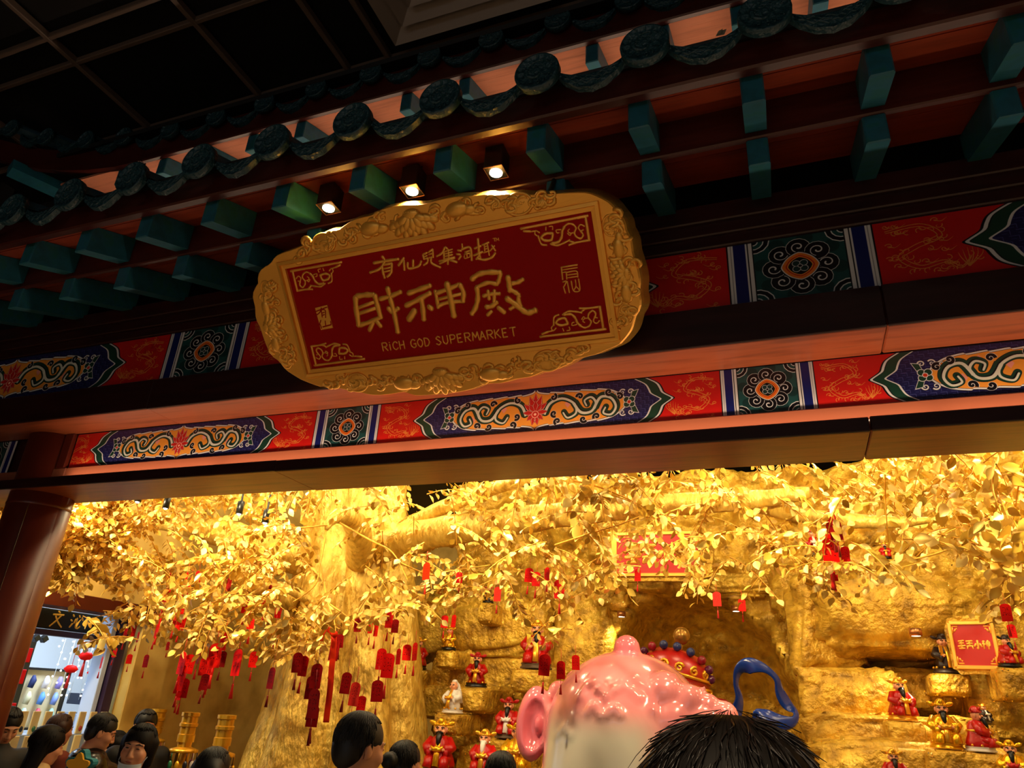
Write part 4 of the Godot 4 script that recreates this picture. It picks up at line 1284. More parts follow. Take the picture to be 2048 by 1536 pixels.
func boulder_mesh(s: Vector3, seed_: int, pw := 0.55, rough := 0.16) -> ArrayMesh:
	var nz := FastNoiseLite.new()
	nz.seed = seed_; nz.frequency = 0.9; nz.fractal_octaves = 4
	var cz := FastNoiseLite.new()
	cz.seed = seed_ + 9; cz.noise_type = FastNoiseLite.TYPE_CELLULAR; cz.frequency = 0.85
	cz.cellular_return_type = FastNoiseLite.RETURN_CELL_VALUE
	cz.cellular_jitter = 0.9
	var g := G.new()
	var nu := 40
	var nv := 26
	var grid := []
	for j in nv + 1:
		var row := []
		var th := PI * j / nv
		for i in nu:
			var ph := TAU * i / nu
			var d := Vector3(sin(th) * cos(ph), -cos(th), -sin(th) * sin(ph))
			var q := Vector3(signf(d.x) * pow(absf(d.x), pw), signf(d.y) * pow(absf(d.y), pw), signf(d.z) * pow(absf(d.z), pw))
			var w := 1.0 + rough * nz.get_noise_3dv(d * 1.6) + rough * 1.2 * cz.get_noise_3dv(d * 1.3) + rough * 0.25 * nz.get_noise_3dv(d * 6.0)
			row.append(q * s * 0.5 * w * (1.0 if j > 0 and j < nv else 1.0))
		if j == 0 or j == nv:
			for i in nu: row[i] = row[0]
		grid.append(row)
	for j in nv:
		for i in nu:
			var i2 := (i + 1) % nu
			if j == 0: g.tri(grid[0][0], grid[1][i2], grid[1][i], 1)
			elif j == nv - 1: g.tri(grid[j][i], grid[j][i2], grid[nv][0], 1)
			else: g.quad(grid[j][i], grid[j][i2], grid[j + 1][i2], grid[j + 1][i], 1)
	return g.done()
# boulder that fills a stretch of the view at that depth
func boulder(parent: Node, u0: float, v0: float, u1: float, v1: float, depth: float, thick: float, seed_: int, pw := 0.55, rough := 0.16, tilt := 0.0):
	var c := at((u0 + u1) / 2, (v0 + v1) / 2, depth)
	var a := at(u0, (v0 + v1) / 2, depth)
	var b := at(u1, (v0 + v1) / 2, depth)
	var t := at((u0 + u1) / 2, v0, depth)
	var e := at((u0 + u1) / 2, v1, depth)
	put("boulder", boulder_mesh(Vector3(b.x - a.x, t.y - e.y, thick) * 1.06, seed_, pw, rough), M.gold_rock, parent, c - Vector3(0, 0, thick * 0.3 + 0.28), Basis(Vector3.BACK, tilt))

func build_grotto():
	gold_rock_mats()
	var t := thing("golden_grotto", "glittering golden rock wall with a dark cave and ledges full of figurines", "rock wall")
	# the face of the rock, hollowed by the cave
	var nz := FastNoiseLite.new()
	nz.seed = 3; nz.frequency = 0.9; nz.fractal_octaves = 5
	var cz := FastNoiseLite.new()
	cz.seed = 12; cz.noise_type = FastNoiseLite.TYPE_CELLULAR; cz.frequency = 0.9
	cz.cellular_return_type = FastNoiseLite.RETURN_CELL_VALUE
	var NX := 190
	var NY := 130
	var vs := []
	for j in NY + 1:
		var row := []
		for i in NX + 1:
			var x := -3.7 + 7.3 * i / NX
			var y := 0.0 + 4.1 * j / NY
			var d := 7.75 + 0.22 * nz.get_noise_2d(x, y) - 0.34 * cz.get_noise_2d(x + 0.25 * nz.get_noise_2d(y * 2.0, x), y * 1.2 + 0.2 * nz.get_noise_2d(x * 2.0, y)) + 0.04 * nz.get_noise_2d(x * 5.0, y * 5.0)
			d -= 0.35 * smoothstep(0.4, 1.6, x) + 0.25 * smoothstep(-2.0, -3.2, x) * smoothstep(2.2, 0.8, y)
			var q := Vector2((x + 1.03) / 1.08, (y - 1.35) / 1.52)
			var r := q.length() + 0.06 * nz.get_noise_2d(x * 3.0, y * 3.0)
			if r < 1.0: d += 1.7 * sqrt(1.0 - r * r) + 0.2
			row.append(Vector3(x, y, -d))
		vs.append(row)
	var g := G.new()
	for j in NY:
		for i in NX: g.quad(vs[j][i], vs[j][i + 1], vs[j + 1][i + 1], vs[j + 1][i], 1)
	# thickness: a back and sides
	for j in NY:
		g.quad(vs[j][0] * Vector3(1, 1, 0) + Vector3(0, 0, -9.58), vs[j][0], vs[j + 1][0], vs[j + 1][0] * Vector3(1, 1, 0) + Vector3(0, 0, -9.58))
	put("rock_face", g.done(), M.gold_rock, t)
	var k := 100
	for q in [[1625, 1150, 1965, 1300, 6.6, 0.9, 0.5], [1575, 1130, 1725, 1360, 6.9, 0.7, 0.6], [1598, 1335, 1800, 1452, 6.5, 0.8, 0.4], [1615, 1428, 1965, 1512, 6.2, 0.8, 0.4], [1630, 1492, 2080, 1600, 5.75, 0.7, 0.45],
			[1765, 1338, 1975, 1428, 6.95, 0.6, 0.5], [1950, 1335, 2080, 1485, 6.6, 0.8, 0.5], [1850, 1080, 2080, 1270, 7.3, 0.6, 0.6], [1975, 1180, 2085, 1350, 6.8, 0.6, 0.5], [1740, 1262, 1985, 1345, 7.15, 0.5, 0.6],
			[880, 1185, 1075, 1312, 7.2, 0.7, 0.5], [1090, 1190, 1205, 1420, 7.3, 0.6, 0.6], [912, 1372, 978, 1500, 6.6, 0.4, 0.35], [842, 1300, 925, 1420, 7.0, 0.5, 0.4], [808, 1372, 890, 1434, 6.8, 0.5, 0.4], [850, 1424, 922, 1500, 6.55, 0.4, 0.4],
			[1032, 1336, 1118, 1410, 6.9, 0.5, 0.4], [980, 1475, 1050, 1570, 6.3, 0.4, 0.4], [890, 1490, 990, 1600, 6.25, 0.4, 0.5], [925, 1300, 1050, 1400, 7.25, 0.4, 0.5], [1000, 1390, 1110, 1490, 6.9, 0.5, 0.5], [800, 1180, 900, 1310, 7.5, 0.5, 0.5],
			[1540, 1120, 1650, 1230, 7.2, 0.5, 0.6], [1060, 1120, 1240, 1215, 7.4, 0.5, 0.6], [1250, 1135, 1560, 1180, 7.35, 0.4, 0.6]]:
		k += 7
		boulder(t, q[0], q[1], q[2], q[3], q[4], q[5], k, q[6], 0.15)
	# small recessed lamps in the cave roof and under the overhang
	var n := 0
	for q in [[1243, 1233, 7.62, "left of the two in the cave roof"], [1472, 1222, 7.75, "right of the two in the cave roof"], [1832, 1271, 6.35, "under the overhanging golden rock at the right"]]:
		var p := at(q[0], q[1], q[2])
		var l := thing("recessed_light", "small bright recessed downlight, %s" % q[3], "light", p, 0.0, "recessed lamps in the rock")
		var gg := G.new()
		gg.lathe([Vector2(0, -0.004), Vector2(0.030, -0.004), Vector2(0.030, 0.02), Vector2(0, 0.02)], Vector3.ZERO, 18)
		put("lamp_face", gg.done(), M.lamp_face, l)
		gg = G.new()
		gg.lathe([Vector2(0.031, -0.004), Vector2(0.044, -0.004), Vector2(0.044, 0.05), Vector2(0.031, 0.05)], Vector3.ZERO, 18)
		put("trim_ring", gg.done(), M.brass_edge, l)
		spot(p + Vector3(0, -0.02, 0), p + Vector3(0, -1, -0.15), WARM, 0.7 if n < 2 else 1.0, 60.0, 0.03, 0.7)
		n += 1
	# red plaque in a gold frame over the cave, partly behind leaves
	plaque(1315, 1108, 7.0, 0.0, 175, 82, "red and gold plaque above the cave, half hidden by golden leaves")
	plaque(1948, 1290, 6.5, -0.25, 74, 84, "square red plaque with gold characters on a rough gold stone at the right")
	build_figurines()
	# glitter: tiny mirror flakes strewn over the rock
	var fl := MultiMesh.new()
	fl.transform_format = MultiMesh.TRANSFORM_3D
	var q2 := G.new()
	q2.quad(Vector3(-0.5, -0.5, 0), Vector3(0.5, -0.5, 0), Vector3(0.5, 0.5, 0), Vector3(-0.5, 0.5, 0))
	fl.mesh = q2.done()
	fl.instance_count = 9000
	var src := []
	for ch in t.get_children():
		if ch is MeshInstance3D: src.append([ch.mesh.surface_get_arrays(0)[Mesh.ARRAY_VERTEX], ch.transform])
	for i in 9000:
		var sr: Array = src[0] if i % 3 == 0 else src[rng.randi() % src.size()]
		var vv: PackedVector3Array = sr[0]
		var k3 := (rng.randi() % (vv.size() / 3)) * 3
		var a := rng.randf()
		var b := rng.randf() * (1.0 - a)
		var p: Vector3 = sr[1] * (vv[k3] * a + vv[k3 + 1] * b + vv[k3 + 2] * (1.0 - a - b))
		var sz := rng.randf_range(0.006, 0.013)
		fl.set_instance_transform(i, Transform3D(Basis.from_euler(Vector3(rng.randf() * TAU, rng.randf() * TAU, rng.randf() * TAU)).scaled(Vector3.ONE * sz), p + (EYE - p).normalized() * 0.006))
	var gi := MultiMeshInstance3D.new()
	gi.name = "glitter"
	gi.multimesh = fl
	gi.material_override = mat("glitter_flake", Color(1.0, 0.88, 0.55), 0.12, 1.0)
	gi.set_meta("kind", "stuff")
	t.add_child(gi, true)

func plaque(u: float, v: float, depth: float, turn: float, wpx: float, hpx: float, label: String):
	var s := mpp(u, v, depth)
	var o := thing("plaque", label, "plaque", at(u, v, depth), turn)
	var w := wpx * s
	var h := hpx * s
	var out := PackedVector2Array()
	for k in 40:
		var a := TAU * k / 40
		var c := Vector2(cos(a), sin(a))
		out.append(Vector2(signf(c.x) * pow(absf(c.x), 0.4) * w * 0.62, signf(c.y) * pow(absf(c.y), 0.4) * h * 0.66) * (1.0 + 0.03 * sin(9 * a)))
	var g := G.new()
	g.plate(out, -0.06, 0.0)
	put("stone_back", g.done(), M.gold_rock, o)
	for q in [[0, 0.5, 1.0, 0.05], [0, -0.5, 1.0, 0.05], [0.5, 0, 0.05, 1.0], [-0.5, 0, 0.05, 1.0]]:
		put("frame", boxm(Vector3(w * q[2] + (0.012 if q[2] < 0.1 else 0.0), h * q[3] + (0.012 if q[3] < 0.1 else 0.0), 0.03), 0.004), M.gilt, o, Vector3(w * q[0], h * q[1], 0.008))
	put("panel", boxm(Vector3(w, h, 0.012), 0.0), mat("plaque_red", Color(0.75, 0.10, 0.06), 0.45), o, Vector3(0, 0, 0.003))
	for c in [[1, 1], [-1, 1], [1, -1], [-1, -1]]:
		g = G.new()
		stroke_set(g, STROKES.corner, 0.6, 0.010, c[0] * 0.62 * w, c[1] * 0.62 * h / 0.36 * 0.36 * 1.1 * 0.9, 0.001)
		g.X = Transform3D.IDENTITY
	# characters: a row of four
	g = G.new()
	var rows := ["24 -30 34 30 40|22 -24 14 26 18|24 -40 -14 40 -8|24 0 40 0 -12|22 -30 -36 30 -34|22 0 -12 0 -36", "24 -34 34 34 38|22 -30 10 32 14|22 0 36 0 -10|22 -34 -14 36 -10|20 -22 -14 -30 -38|20 22 -12 32 -38", "26 0 42 0 -36 -10 -28|24 -20 12 -38 -16|24 20 12 40 -18", "22 -36 30 -14 34|20 -26 40 -26 -38|20 -40 8 -26 16 -12 4|22 6 26 38 30|20 6 26 8 -10 40 -6 38 30|18 8 8 38 10|22 22 42 24 -40"]
	for k in 4:
		stroke_set(g, rows[k], 0.5, 0.011, 1.0, 1.25, w * 0.0021, Vector2((k - 1.5) * w * 0.19, 0), 3)
	put("character", g.done(), M.gilt, o)
	for c in [[1, 1], [-1, 1], [1, -1], [-1, -1]]:
		g = G.new()
		for q in [[0.30, 0.42, 0.44, 0.42], [0.44, 0.42, 0.44, 0.26], [0.36, 0.36, 0.40, 0.30], [0.32, 0.37, 0.36, 0.36]]:
			g.tube([Vector3(q[0] * w * c[0], q[1] * h * c[1], 0.010), Vector3(q[2] * w * c[0], q[3] * h * c[1], 0.010)], [0.006], 6, 1, Vector3(0, 0, 1), 0.7)
		put("corner_ornament", g.done(), M.gilt, o)

# ---------- figurines ----------
func figurine(called: String, label: String, look: Dictionary) -> Node3D:
	# about one metre tall, scaled by the caller
	var o := thing(called, label, "figurine", Vector3.ZERO, 0.0, "figurines on the golden rock")
	var robe: Material = look.robe
	var seated: bool = look.get("seated", true)
	var g := G.new()
	g.lathe([Vector2(0, 0), Vector2(0.34, 0), Vector2(0.34, 0.03), Vector2(0.31, 0.05), Vector2(0.31, 0.08), Vector2(0.33, 0.10), Vector2(0, 0.10)], Vector3.ZERO, 18, 0)
	put("base", g.done(), look.base, o)
	g = G.new()
	if seated:
		g.lathe([Vector2(0, 0.09), Vector2(0.30, 0.09), Vector2(0.31, 0.16), Vector2(0.28, 0.26), Vector2(0.24, 0.36), Vector2(0.22, 0.48), Vector2(0.20, 0.58), Vector2(0.13, 0.66), Vector2(0, 0.69)], Vector3.ZERO, 20, 1, 0.05, 5)
		for s in [-1.0, 1.0]:
			g.ball(Vector3(0.15 * s, 0.25, 0.16), Vector3(0.13, 0.10, 0.17), Basis(Vector3.RIGHT, 0.2), 12, 8)
			g.tube([Vector3(0.15 * s, 0.28, 0.26), Vector3(0.17 * s, 0.10, 0.30)], [0.085, 0.10], 10)
	else:
		g.lathe([Vector2(0, 0.09), Vector2(0.24, 0.09), Vector2(0.23, 0.22), Vector2(0.19, 0.36), Vector2(0.17, 0.48), Vector2(0.18, 0.58), Vector2(0.12, 0.66), Vector2(0, 0.69)], Vector3.ZERO, 20, 1, 0.06, 7)
	put("robe", g.done(), robe, o)
	for s in [-1.0, 1.0]:
		g = G.new()
		g.tube([Vector3(0.17 * s, 0.61, 0.0), Vector3(0.27 * s, 0.46, 0.08), Vector3(0.16 * s, 0.40, 0.22)], [0.075, 0.09, 0.115], 10)
		g.tube([Vector3(0.17 * s, 0.41, 0.21), Vector3(0.19 * s, 0.26, 0.22)], [0.09, 0.03], 8)
		put("sleeve", g.done(), robe, o)
		g = G.new()
		g.ball(Vector3(0.12 * s, 0.42, 0.27), Vector3(0.045, 0.035, 0.045), Basis.IDENTITY, 8, 6)
		put("hand", g.done(), M.figure_skin, o)
	g = G.new()
	g.lathe([Vector2(0.235, 0.42), Vector2(0.245, 0.44), Vector2(0.235, 0.47), Vector2(0.22, 0.47)], Vector3.ZERO, 20, 1)
	g.tube([Vector3(0, 0.66, 0.13), Vector3(0, 0.5, 0.225), Vector3(0, 0.36, 0.28), Vector3(0, 0.13, 0.33)], [0.05, 0.05, 0.06, 0.07], 8, 1, Vector3(0, 0.25, 1).normalized(), 0.4)
	put("belt", g.done(), look.trim, o)
	g = G.new()
	for k in 9:
		var a := TAU * k / 9
		g.ball(Vector3(cos(a) * 0.29, 0.13, sin(a) * 0.29), Vector3(0.035, 0.035, 0.035), Basis.IDENTITY, 7, 5)
	put("hem_ornament", g.done(), look.trim, o)
	g = G.new()
	g.ball(Vector3(0, 0.78, 0.04), Vector3(0.115, 0.135, 0.12), Basis.IDENTITY, 16, 12)
	g.ball(Vector3(0, 0.77, 0.165), Vector3(0.022, 0.03, 0.025), Basis.IDENTITY, 7, 5)
	for s in [-1.0, 1.0]:
		g.ball(Vector3(0.06 * s, 0.745, 0.125), Vector3(0.042, 0.035, 0.03), Basis.IDENTITY, 8, 6)
		g.ball(Vector3(0.118 * s, 0.775, 0.03), Vector3(0.02, 0.05, 0.03), Basis.IDENTITY, 7, 6)
	put("head", g.done(), M.figure_skin, o)
	g = G.new()
	for s in [-1.0, 1.0]:
		g.tube([Vector3(0.025 * s, 0.815, 0.158), Vector3(0.06 * s, 0.825, 0.148), Vector3(0.09 * s, 0.81, 0.125)], [0.010], 5)
		g.ball(Vector3(0.047 * s, 0.795, 0.150), Vector3(0.018, 0.009, 0.01), Basis.IDENTITY, 7, 5)
	put("eyes", g.done(), M.figure_black, o)
	if look.has("beard"):
		g = G.new()
		g.tube([Vector3(0, 0.72, 0.14), Vector3(0, 0.64, 0.19), Vector3(0, 0.54, 0.22), Vector3(0, 0.47, 0.24)], [0.06, 0.065, 0.045, 0.008], 8)
		for s in [-1.0, 1.0]: g.tube([Vector3(0.01 * s, 0.742, 0.17), Vector3(0.06 * s, 0.725, 0.16), Vector3(0.085 * s, 0.67, 0.14)], [0.016, 0.016, 0.006], 6)
		put("beard", g.done(), look.beard, o)
	# hat: cap, crest and two wings
	g = G.new()
	if look.get("veil", false):
		g.tube([Vector3(0, 0.92, -0.02), Vector3(0, 0.82, -0.10), Vector3(0, 0.6, -0.17), Vector3(0, 0.3, -0.22)], [0.07, 0.13, 0.17, 0.2], 12, 1, Vector3(0, 0.2, -1).normalized(), 0.5)
		g.ball(Vector3(0, 0.90, 0.0), Vector3(0.09, 0.07, 0.10))
	else:
		g.lathe([Vector2(0.125, 0.84), Vector2(0.13, 0.87), Vector2(0.115, 0.90), Vector2(0.09, 0.95), Vector2(0.05, 0.985), Vector2(0, 1.0)], Vector3(0, 0, 0.02), 16, 1)
		g.ball(Vector3(0, 0.93, 0.13), Vector3(0.06, 0.06, 0.03), Basis.IDENTITY, 9, 7)
		for k in 7: g.ball(Vector3(-0.12 + 0.04 * k, 0.865, 0.15 - 0.02 * absf(k - 3.0)), Vector3(0.02, 0.025, 0.02), Basis.IDENTITY, 6, 5)
		for s in [-1.0, 1.0]: g.ball(Vector3(0.19 * s, 0.89, -0.02), Vector3(0.085, 0.045, 0.02), Basis(Vector3.BACK, 0.35 * s), 10, 6)
	put("hat", g.done(), look.hat, o)
	# what is held: an ingot or an upright tablet
	g = G.new()
	if look.get("tablet", false): g.box(Vector3(-0.16, 0.52, 0.26), Vector3(0.09, 0.30, 0.03), 0.01)
	else:
		g.ball(Vector3(0, 0.44, 0.31), Vector3(0.07, 0.05, 0.05), Basis.IDENTITY, 10, 7)
		g.tube([Vector3(-0.13, 0.49, 0.30), Vector3(-0.07, 0.43, 0.31), Vector3(0.07, 0.43, 0.31), Vector3(0.13, 0.49, 0.30)], [0.012, 0.045, 0.045, 0.012], 8)
	put("tablet" if look.get("tablet", false) else "ingot", g.done(), look.trim, o)
	return o

func build_figurines():
	mat("figure_skin", Color(0.90, 0.62, 0.45), 0.35)
	mat("figure_black", Color(0.03, 0.025, 0.025), 0.35)
	mat("figure_white", Color(0.88, 0.86, 0.82), 0.35)
	mat("robe_red", Color(0.70, 0.05, 0.04), 0.32)
	mat("robe_gold", Color(0.95, 0.72, 0.12), 0.25, 0.7)
	mat("robe_dark", Color(0.16, 0.10, 0.08), 0.4)
	mat("figure_gold", Color(0.95, 0.70, 0.20), 0.28, 0.7)
	mat("base_stone", Color(0.35, 0.27, 0.18), 0.6)
	var RED := {"robe": M.robe_red, "base": M.figure_black, "trim": M.figure_gold, "beard": M.figure_black, "hat": M.figure_gold}
	var list := [
		[1072, 1338, 95, 6.72, 0.15, "large seated red figurine with gold crown, black beard and tablet, left of the cave", {"robe": M.robe_red, "base": M.base_stone, "trim": M.figure_gold, "beard": M.figure_black, "hat": M.figure_gold, "tablet": true}],
		[952, 1374, 66, 6.5, 0.1, "slim standing red figurine on a tall gold pedestal rock", {"robe": M.robe_red, "base": M.figure_black, "trim": M.figure_gold, "beard": M.figure_black, "hat": M.robe_red, "seated": false}],
		[897, 1300, 46, 6.85, 0.0, "small bright gold figurine on a black base high on the rock left of the cave", {"robe": M.robe_gold, "base": M.figure_black, "trim": M.figure_gold, "hat": M.robe_gold, "seated": false}],
		[832, 1338, 62, 7.0, 0.3, "red figurine on a black base in the shade beside the tree trunk", RED],
		[905, 1426, 64, 6.25, -0.3, "white robed veiled figurine on a rock left of the pedestal", {"robe": M.figure_white, "base": M.figure_white, "trim": M.figure_gold, "hat": M.figure_white, "seated": false, "veil": true}],
		[1015, 1476, 76, 6.2, 0.0, "seated figurine with a red hat and colourful robe just left of the pink statue", {"robe": M.robe_red, "base": M.base_stone, "trim": M.figure_white, "beard": M.figure_black, "hat": M.robe_red}],
		[966, 1552, 86, 5.8, 0.0, "red robed figurine with a pale beard at the bottom, in front of the pedestal rock", {"robe": M.robe_red, "base": M.figure_black, "trim": M.figure_gold, "beard": M.figure_white, "hat": M.figure_gold}],
		[876, 1545, 100, 6.0, 0.1, "gold and red figurine with a tall gold headdress at the bottom left of the rocks", {"robe": M.robe_red, "base": M.base_stone, "trim": M.robe_gold, "beard": M.figure_black, "hat": M.robe_gold}],
		[1032, 1548, 95, 5.9, 0.0, "shining all gold figurine partly behind the ear of the pink statue", {"robe": M.robe_gold, "base": M.robe_gold, "trim": M.figure_gold, "hat": M.robe_gold}],
		[1806, 1440, 80, 6.2, 0.25, "seated red robed figurine with long black beard in the niche right of the cave", {"robe": M.robe_red, "base": M.figure_gold, "trim": M.figure_gold, "beard": M.figure_black, "hat": M.figure_gold}],
		[1895, 1497, 92, 5.85, -0.1, "laughing gold figurine holding ingots on the ledge at the right", {"robe": M.robe_gold, "base": M.robe_gold, "trim": M.figure_gold, "beard": M.figure_black, "hat": M.robe_gold}],
		[1962, 1503, 84, 5.8, 1.1, "red figurine turned in profile right of the laughing gold one", {"robe": M.robe_red, "base": M.figure_white, "trim": M.figure_gold, "beard": M.figure_black, "hat": M.robe_red}],
		[1972, 1446, 36, 6.4, 0.4, "small ornate dark figurine on a flat base behind the red one in profile", {"robe": M.robe_dark, "base": M.base_stone, "trim": M.figure_white, "hat": M.figure_gold}],
		[2020, 1334, 62, 6.3, 0.5, "red and black figurine on a dark base at the right edge, beside the square plaque", {"robe": M.robe_red, "base": M.figure_black, "trim": M.figure_gold, "beard": M.figure_black, "hat": M.robe_dark}],
		[1795, 1580, 75, 5.6, 0.0, "laughing figurine with a gold crown at the bottom edge, only the head in view", RED],
		[2035, 1572, 84, 5.5, -0.3, "gold figurine with a gold hat at the bottom right corner", {"robe": M.robe_gold, "base": M.figure_black, "trim": M.robe_red, "beard": M.figure_black, "hat": M.robe_gold}],
		[1630, 1113, 58, 6.9, 0.0, "red and white figurine behind leaves above the right side of the cave", {"robe": M.robe_red, "base": M.base_stone, "trim": M.figure_white, "hat": M.robe_red}],
		[1895, 1347, 76, 6.72, 0.1, "dark bronze coloured standing figurine between the overhang and the square plaque", {"robe": M.robe_dark, "base": M.robe_dark, "trim": M.figure_gold, "hat": M.robe_dark, "seated": false, "tablet": true}],
		[976, 1206, 34, 7.1, 0.0, "tiny dark figurine on a black base high above the pedestal, near a pink tag", {"robe": M.robe_dark, "base": M.figure_black, "trim": M.figure_gold, "hat": M.robe_red, "seated": false}],
		[1772, 1118, 34, 6.8, 0.0, "small red figurine glimpsed through leaves above the overhang", RED],
	]
	for q in list:
		var o := figurine("figurine", q[5], q[6])
		o.position = at(q[0], q[1], q[3])
		o.rotation.y = q[4] + 0.12
		var sc: float = q[2] * mpp(q[0], q[1], q[3])
		o.scale = Vector3.ONE * sc
		# the ledge it stands on
		var hh := 0.16 + 0.08 * rng.randf()
		put("ledge_stone", boulder_mesh(Vector3(0.92 * sc, hh, 0.75 * sc + 0.3), 300 + int(q[0]), 0.32, 0.05), M.gold_rock, get_node("golden_grotto"), o.position - Vector3(0, hh * 0.5 + 0.004, 0.13))

func build_statues():
	# --- the glossy pink and white head ---
	var D := 5.0
	var K := 1.19
	var o := thing("cartoon_statue", "large glossy pink and white cartoon statue with a round topknot and one big ear", "statue")
	var c := at(1256, 1476, D)
	var f := Field.new(c + Vector3(-0.92, -0.66, -0.55), c + Vector3(0.86, 0.86, 0.86), 0.016)
	var hr := Vector3(0.445, 0.435, 0.40) * K
	f.egg(c, hr)
	f.egg(c + Vector3(-0.02, -0.26, 0.06) * K, Vector3(0.43, 0.36, 0.36) * K, Basis.IDENTITY, 0.12)
	f.bone(at(1256, 1340, D - 0.02), at(1254, 1297, D - 0.05), 0.076 * K, 0.072 * K, 0.012)
	# folds over the brow: scalloped ridges
	for row in [[[1160, 1398], [1176, 1376], [1187, 1370], [1200, 1382], [1214, 1398], [1230, 1382], [1248, 1376], [1264, 1384], [1277, 1396]], [[1248, 1368], [1266, 1360], [1287, 1375]], [[1178, 1426], [1184, 1416], [1191, 1414], [1201, 1431]], [[1217, 1430], [1224, 1419], [1231, 1417], [1241, 1431]], [[1097, 1466], [1107, 1457], [1118, 1473]], [[1123, 1469], [1133, 1457], [1145, 1471]], [[1298, 1380], [1310, 1400], [1306, 1422], [1322, 1440]]]:
		for k in row.size() - 1:
			f.bone(on_egg(row[k][0], row[k][1], c, 0.402 * K), on_egg(row[k + 1][0], row[k + 1][1], c, 0.402 * K), 0.018 * K, 0.018 * K, 0.028)
	# curls beside the dome and the lumps toward the right
	for q in [[1152, 1362, 0.06], [1118, 1384, 0.062], [1098, 1402, 0.04], [1330, 1385, 0.105], [1378, 1404, 0.085], [1416, 1412, 0.06], [1448, 1432, 0.07], [1350, 1440, 0.12], [1405, 1450, 0.10]]:
		f.egg(at(q[0], q[1], D - (0.26 if q[0] > 1300 else -0.05)), Vector3.ONE * q[2] * K, Basis.IDENTITY, 0.02)
	for q in [[1322, 1362, 1327, 1343], [1345, 1372, 1349, 1350], [1392, 1392, 1410, 1376]]:
		f.bone(at(q[0], q[1], D - 0.26), at(q[2], q[3], D - 0.26), 0.040, 0.012, 0.02)
	# ear
	var eb := Basis(Vector3.BACK, -0.10) * Basis(Vector3.UP, -0.25)
	f.egg(at(1068, 1446, D - 0.02), Vector3(0.105, 0.195, 0.085) * K, eb, 0.03)
	f.egg(at(1064, 1450, D - 0.12), Vector3(0.066, 0.140, 0.085) * K, eb, 0.02, true)
	f.egg(at(1078, 1450, D - 0.04), Vector3(0.024, 0.05, 0.045) * K, Basis.IDENTITY, 0.02)
	var y0 := c.y
	var pink := Color(0.88, 0.52, 0.54).srgb_to_linear()
	var deep := Color(0.88, 0.45, 0.51).srgb_to_linear()
	var white := Color(0.80, 0.77, 0.71).srgb_to_linear()
	var cx := c.x
	var paint := func(p: Vector3) -> Color:
		# airbrushed: pink crown and ear running out to white over the face
		var t := smoothstep(0.20, -0.02, p.y - y0)
		t *= smoothstep(-0.51, -0.43, p.x - cx) * smoothstep(0.36, 0.12, p.x - cx)
		return (deep if p.y - y0 > 0.48 or p.x - cx < -0.55 else pink).lerp(white, t)
	var gm := mat("statue_gloss", Color.WHITE, 0.18, 0.0, {"vertex_color_use_as_albedo": true, "clearcoat_enabled": true, "clearcoat": 0.6, "clearcoat_roughness": 0.08})
	put("head", f.mesh(paint), gm, o)
	var g := G.new()
	g.lathe([Vector2(0, 0), Vector2(0.42, 0), Vector2(0.48, 0.2), Vector2(0.45, 0.5), Vector2(0.35, 0.8), Vector2(0.24, 1.0), Vector2(0, 1.02)], Vector3(c.x, 0, c.z), 28)
	put("body", g.done(), mat("statue_white", Color(0.86, 0.83, 0.76), 0.2), o)
	# closed eye with lashes
	g = G.new()
	var P := []
	for q in [[1112, 1524], [1122, 1530], [1134, 1533], [1146, 1534]]: P.append(on_egg(q[0], q[1], c, 0.425 * K))
	g.tube(P, [0.004, 0.008, 0.008, 0.004], 6)
	put("eyelash", g.done(), M.figure_black, o)
	# --- crowned figure behind with a blue streamer ---
	var D2 := 6.1
	var K2 := 1.2
	var q := thing("crowned_statue", "statue with a jewelled red and gold crown and looping blue ribbon", "statue")
	var hc := at(1350, 1416, D2)
	g = G.new()
	g.ball(hc, Vector3(0.20, 0.22, 0.20) * K2, Basis.IDENTITY, 24, 18)
	put("head", g.done(), mat("statue_skin", Color(0.90, 0.68, 0.55), 0.3), q)
	g = G.new()
	g.lathe([Vector2(0, 0), Vector2(0.5, 0), Vector2(0.55, 0.4), Vector2(0.42, 0.9), Vector2(0.3, 1.25), Vector2(0.2, hc.y - 0.2), Vector2(0, hc.y - 0.15)], Vector3(hc.x, 0, hc.z), 28, 1, 0.04, 6)
	put("robe", g.done(), mat("statue_robe", Color(0.62, 0.07, 0.05), 0.35), q)
	var cb := Basis(Vector3.BACK, -0.24)
	var cp := hc + Vector3(-0.015, 0.10, 0) * K2
	g = G.new()
	g.lathe([Vector2(0.262, 0.0), Vector2(0.272, 0.02), Vector2(0.266, 0.07), Vector2(0.250, 0.075), Vector2(0.256, 0.12), Vector2(0.235, 0.20), Vector2(0.15, 0.27), Vector2(0, 0.30)], Vector3.ZERO, 36)
	put("crown", g.done(), mat("crown_red", Color(0.62, 0.08, 0.05), 0.3), q, cp, cb.scaled(Vector3.ONE * 0.90 * K2))
	var cr: Node3D = q.get_node("crown")
	g = G.new()
	for z in [0.005, 0.072, 0.125]:
		var R: float = 0.272 if z < 0.05 else 0.262 if z < 0.1 else 0.258
		P = []
		for k in 41: P.append(Vector3(cos(TAU * k / 40.0) * R, z, sin(TAU * k / 40.0) * R))
		g.tube(P, [0.012], 6, 1, Vector3.ZERO, 1.0, false)
	put("crown_band", g.done(), M.figure_gold, cr)
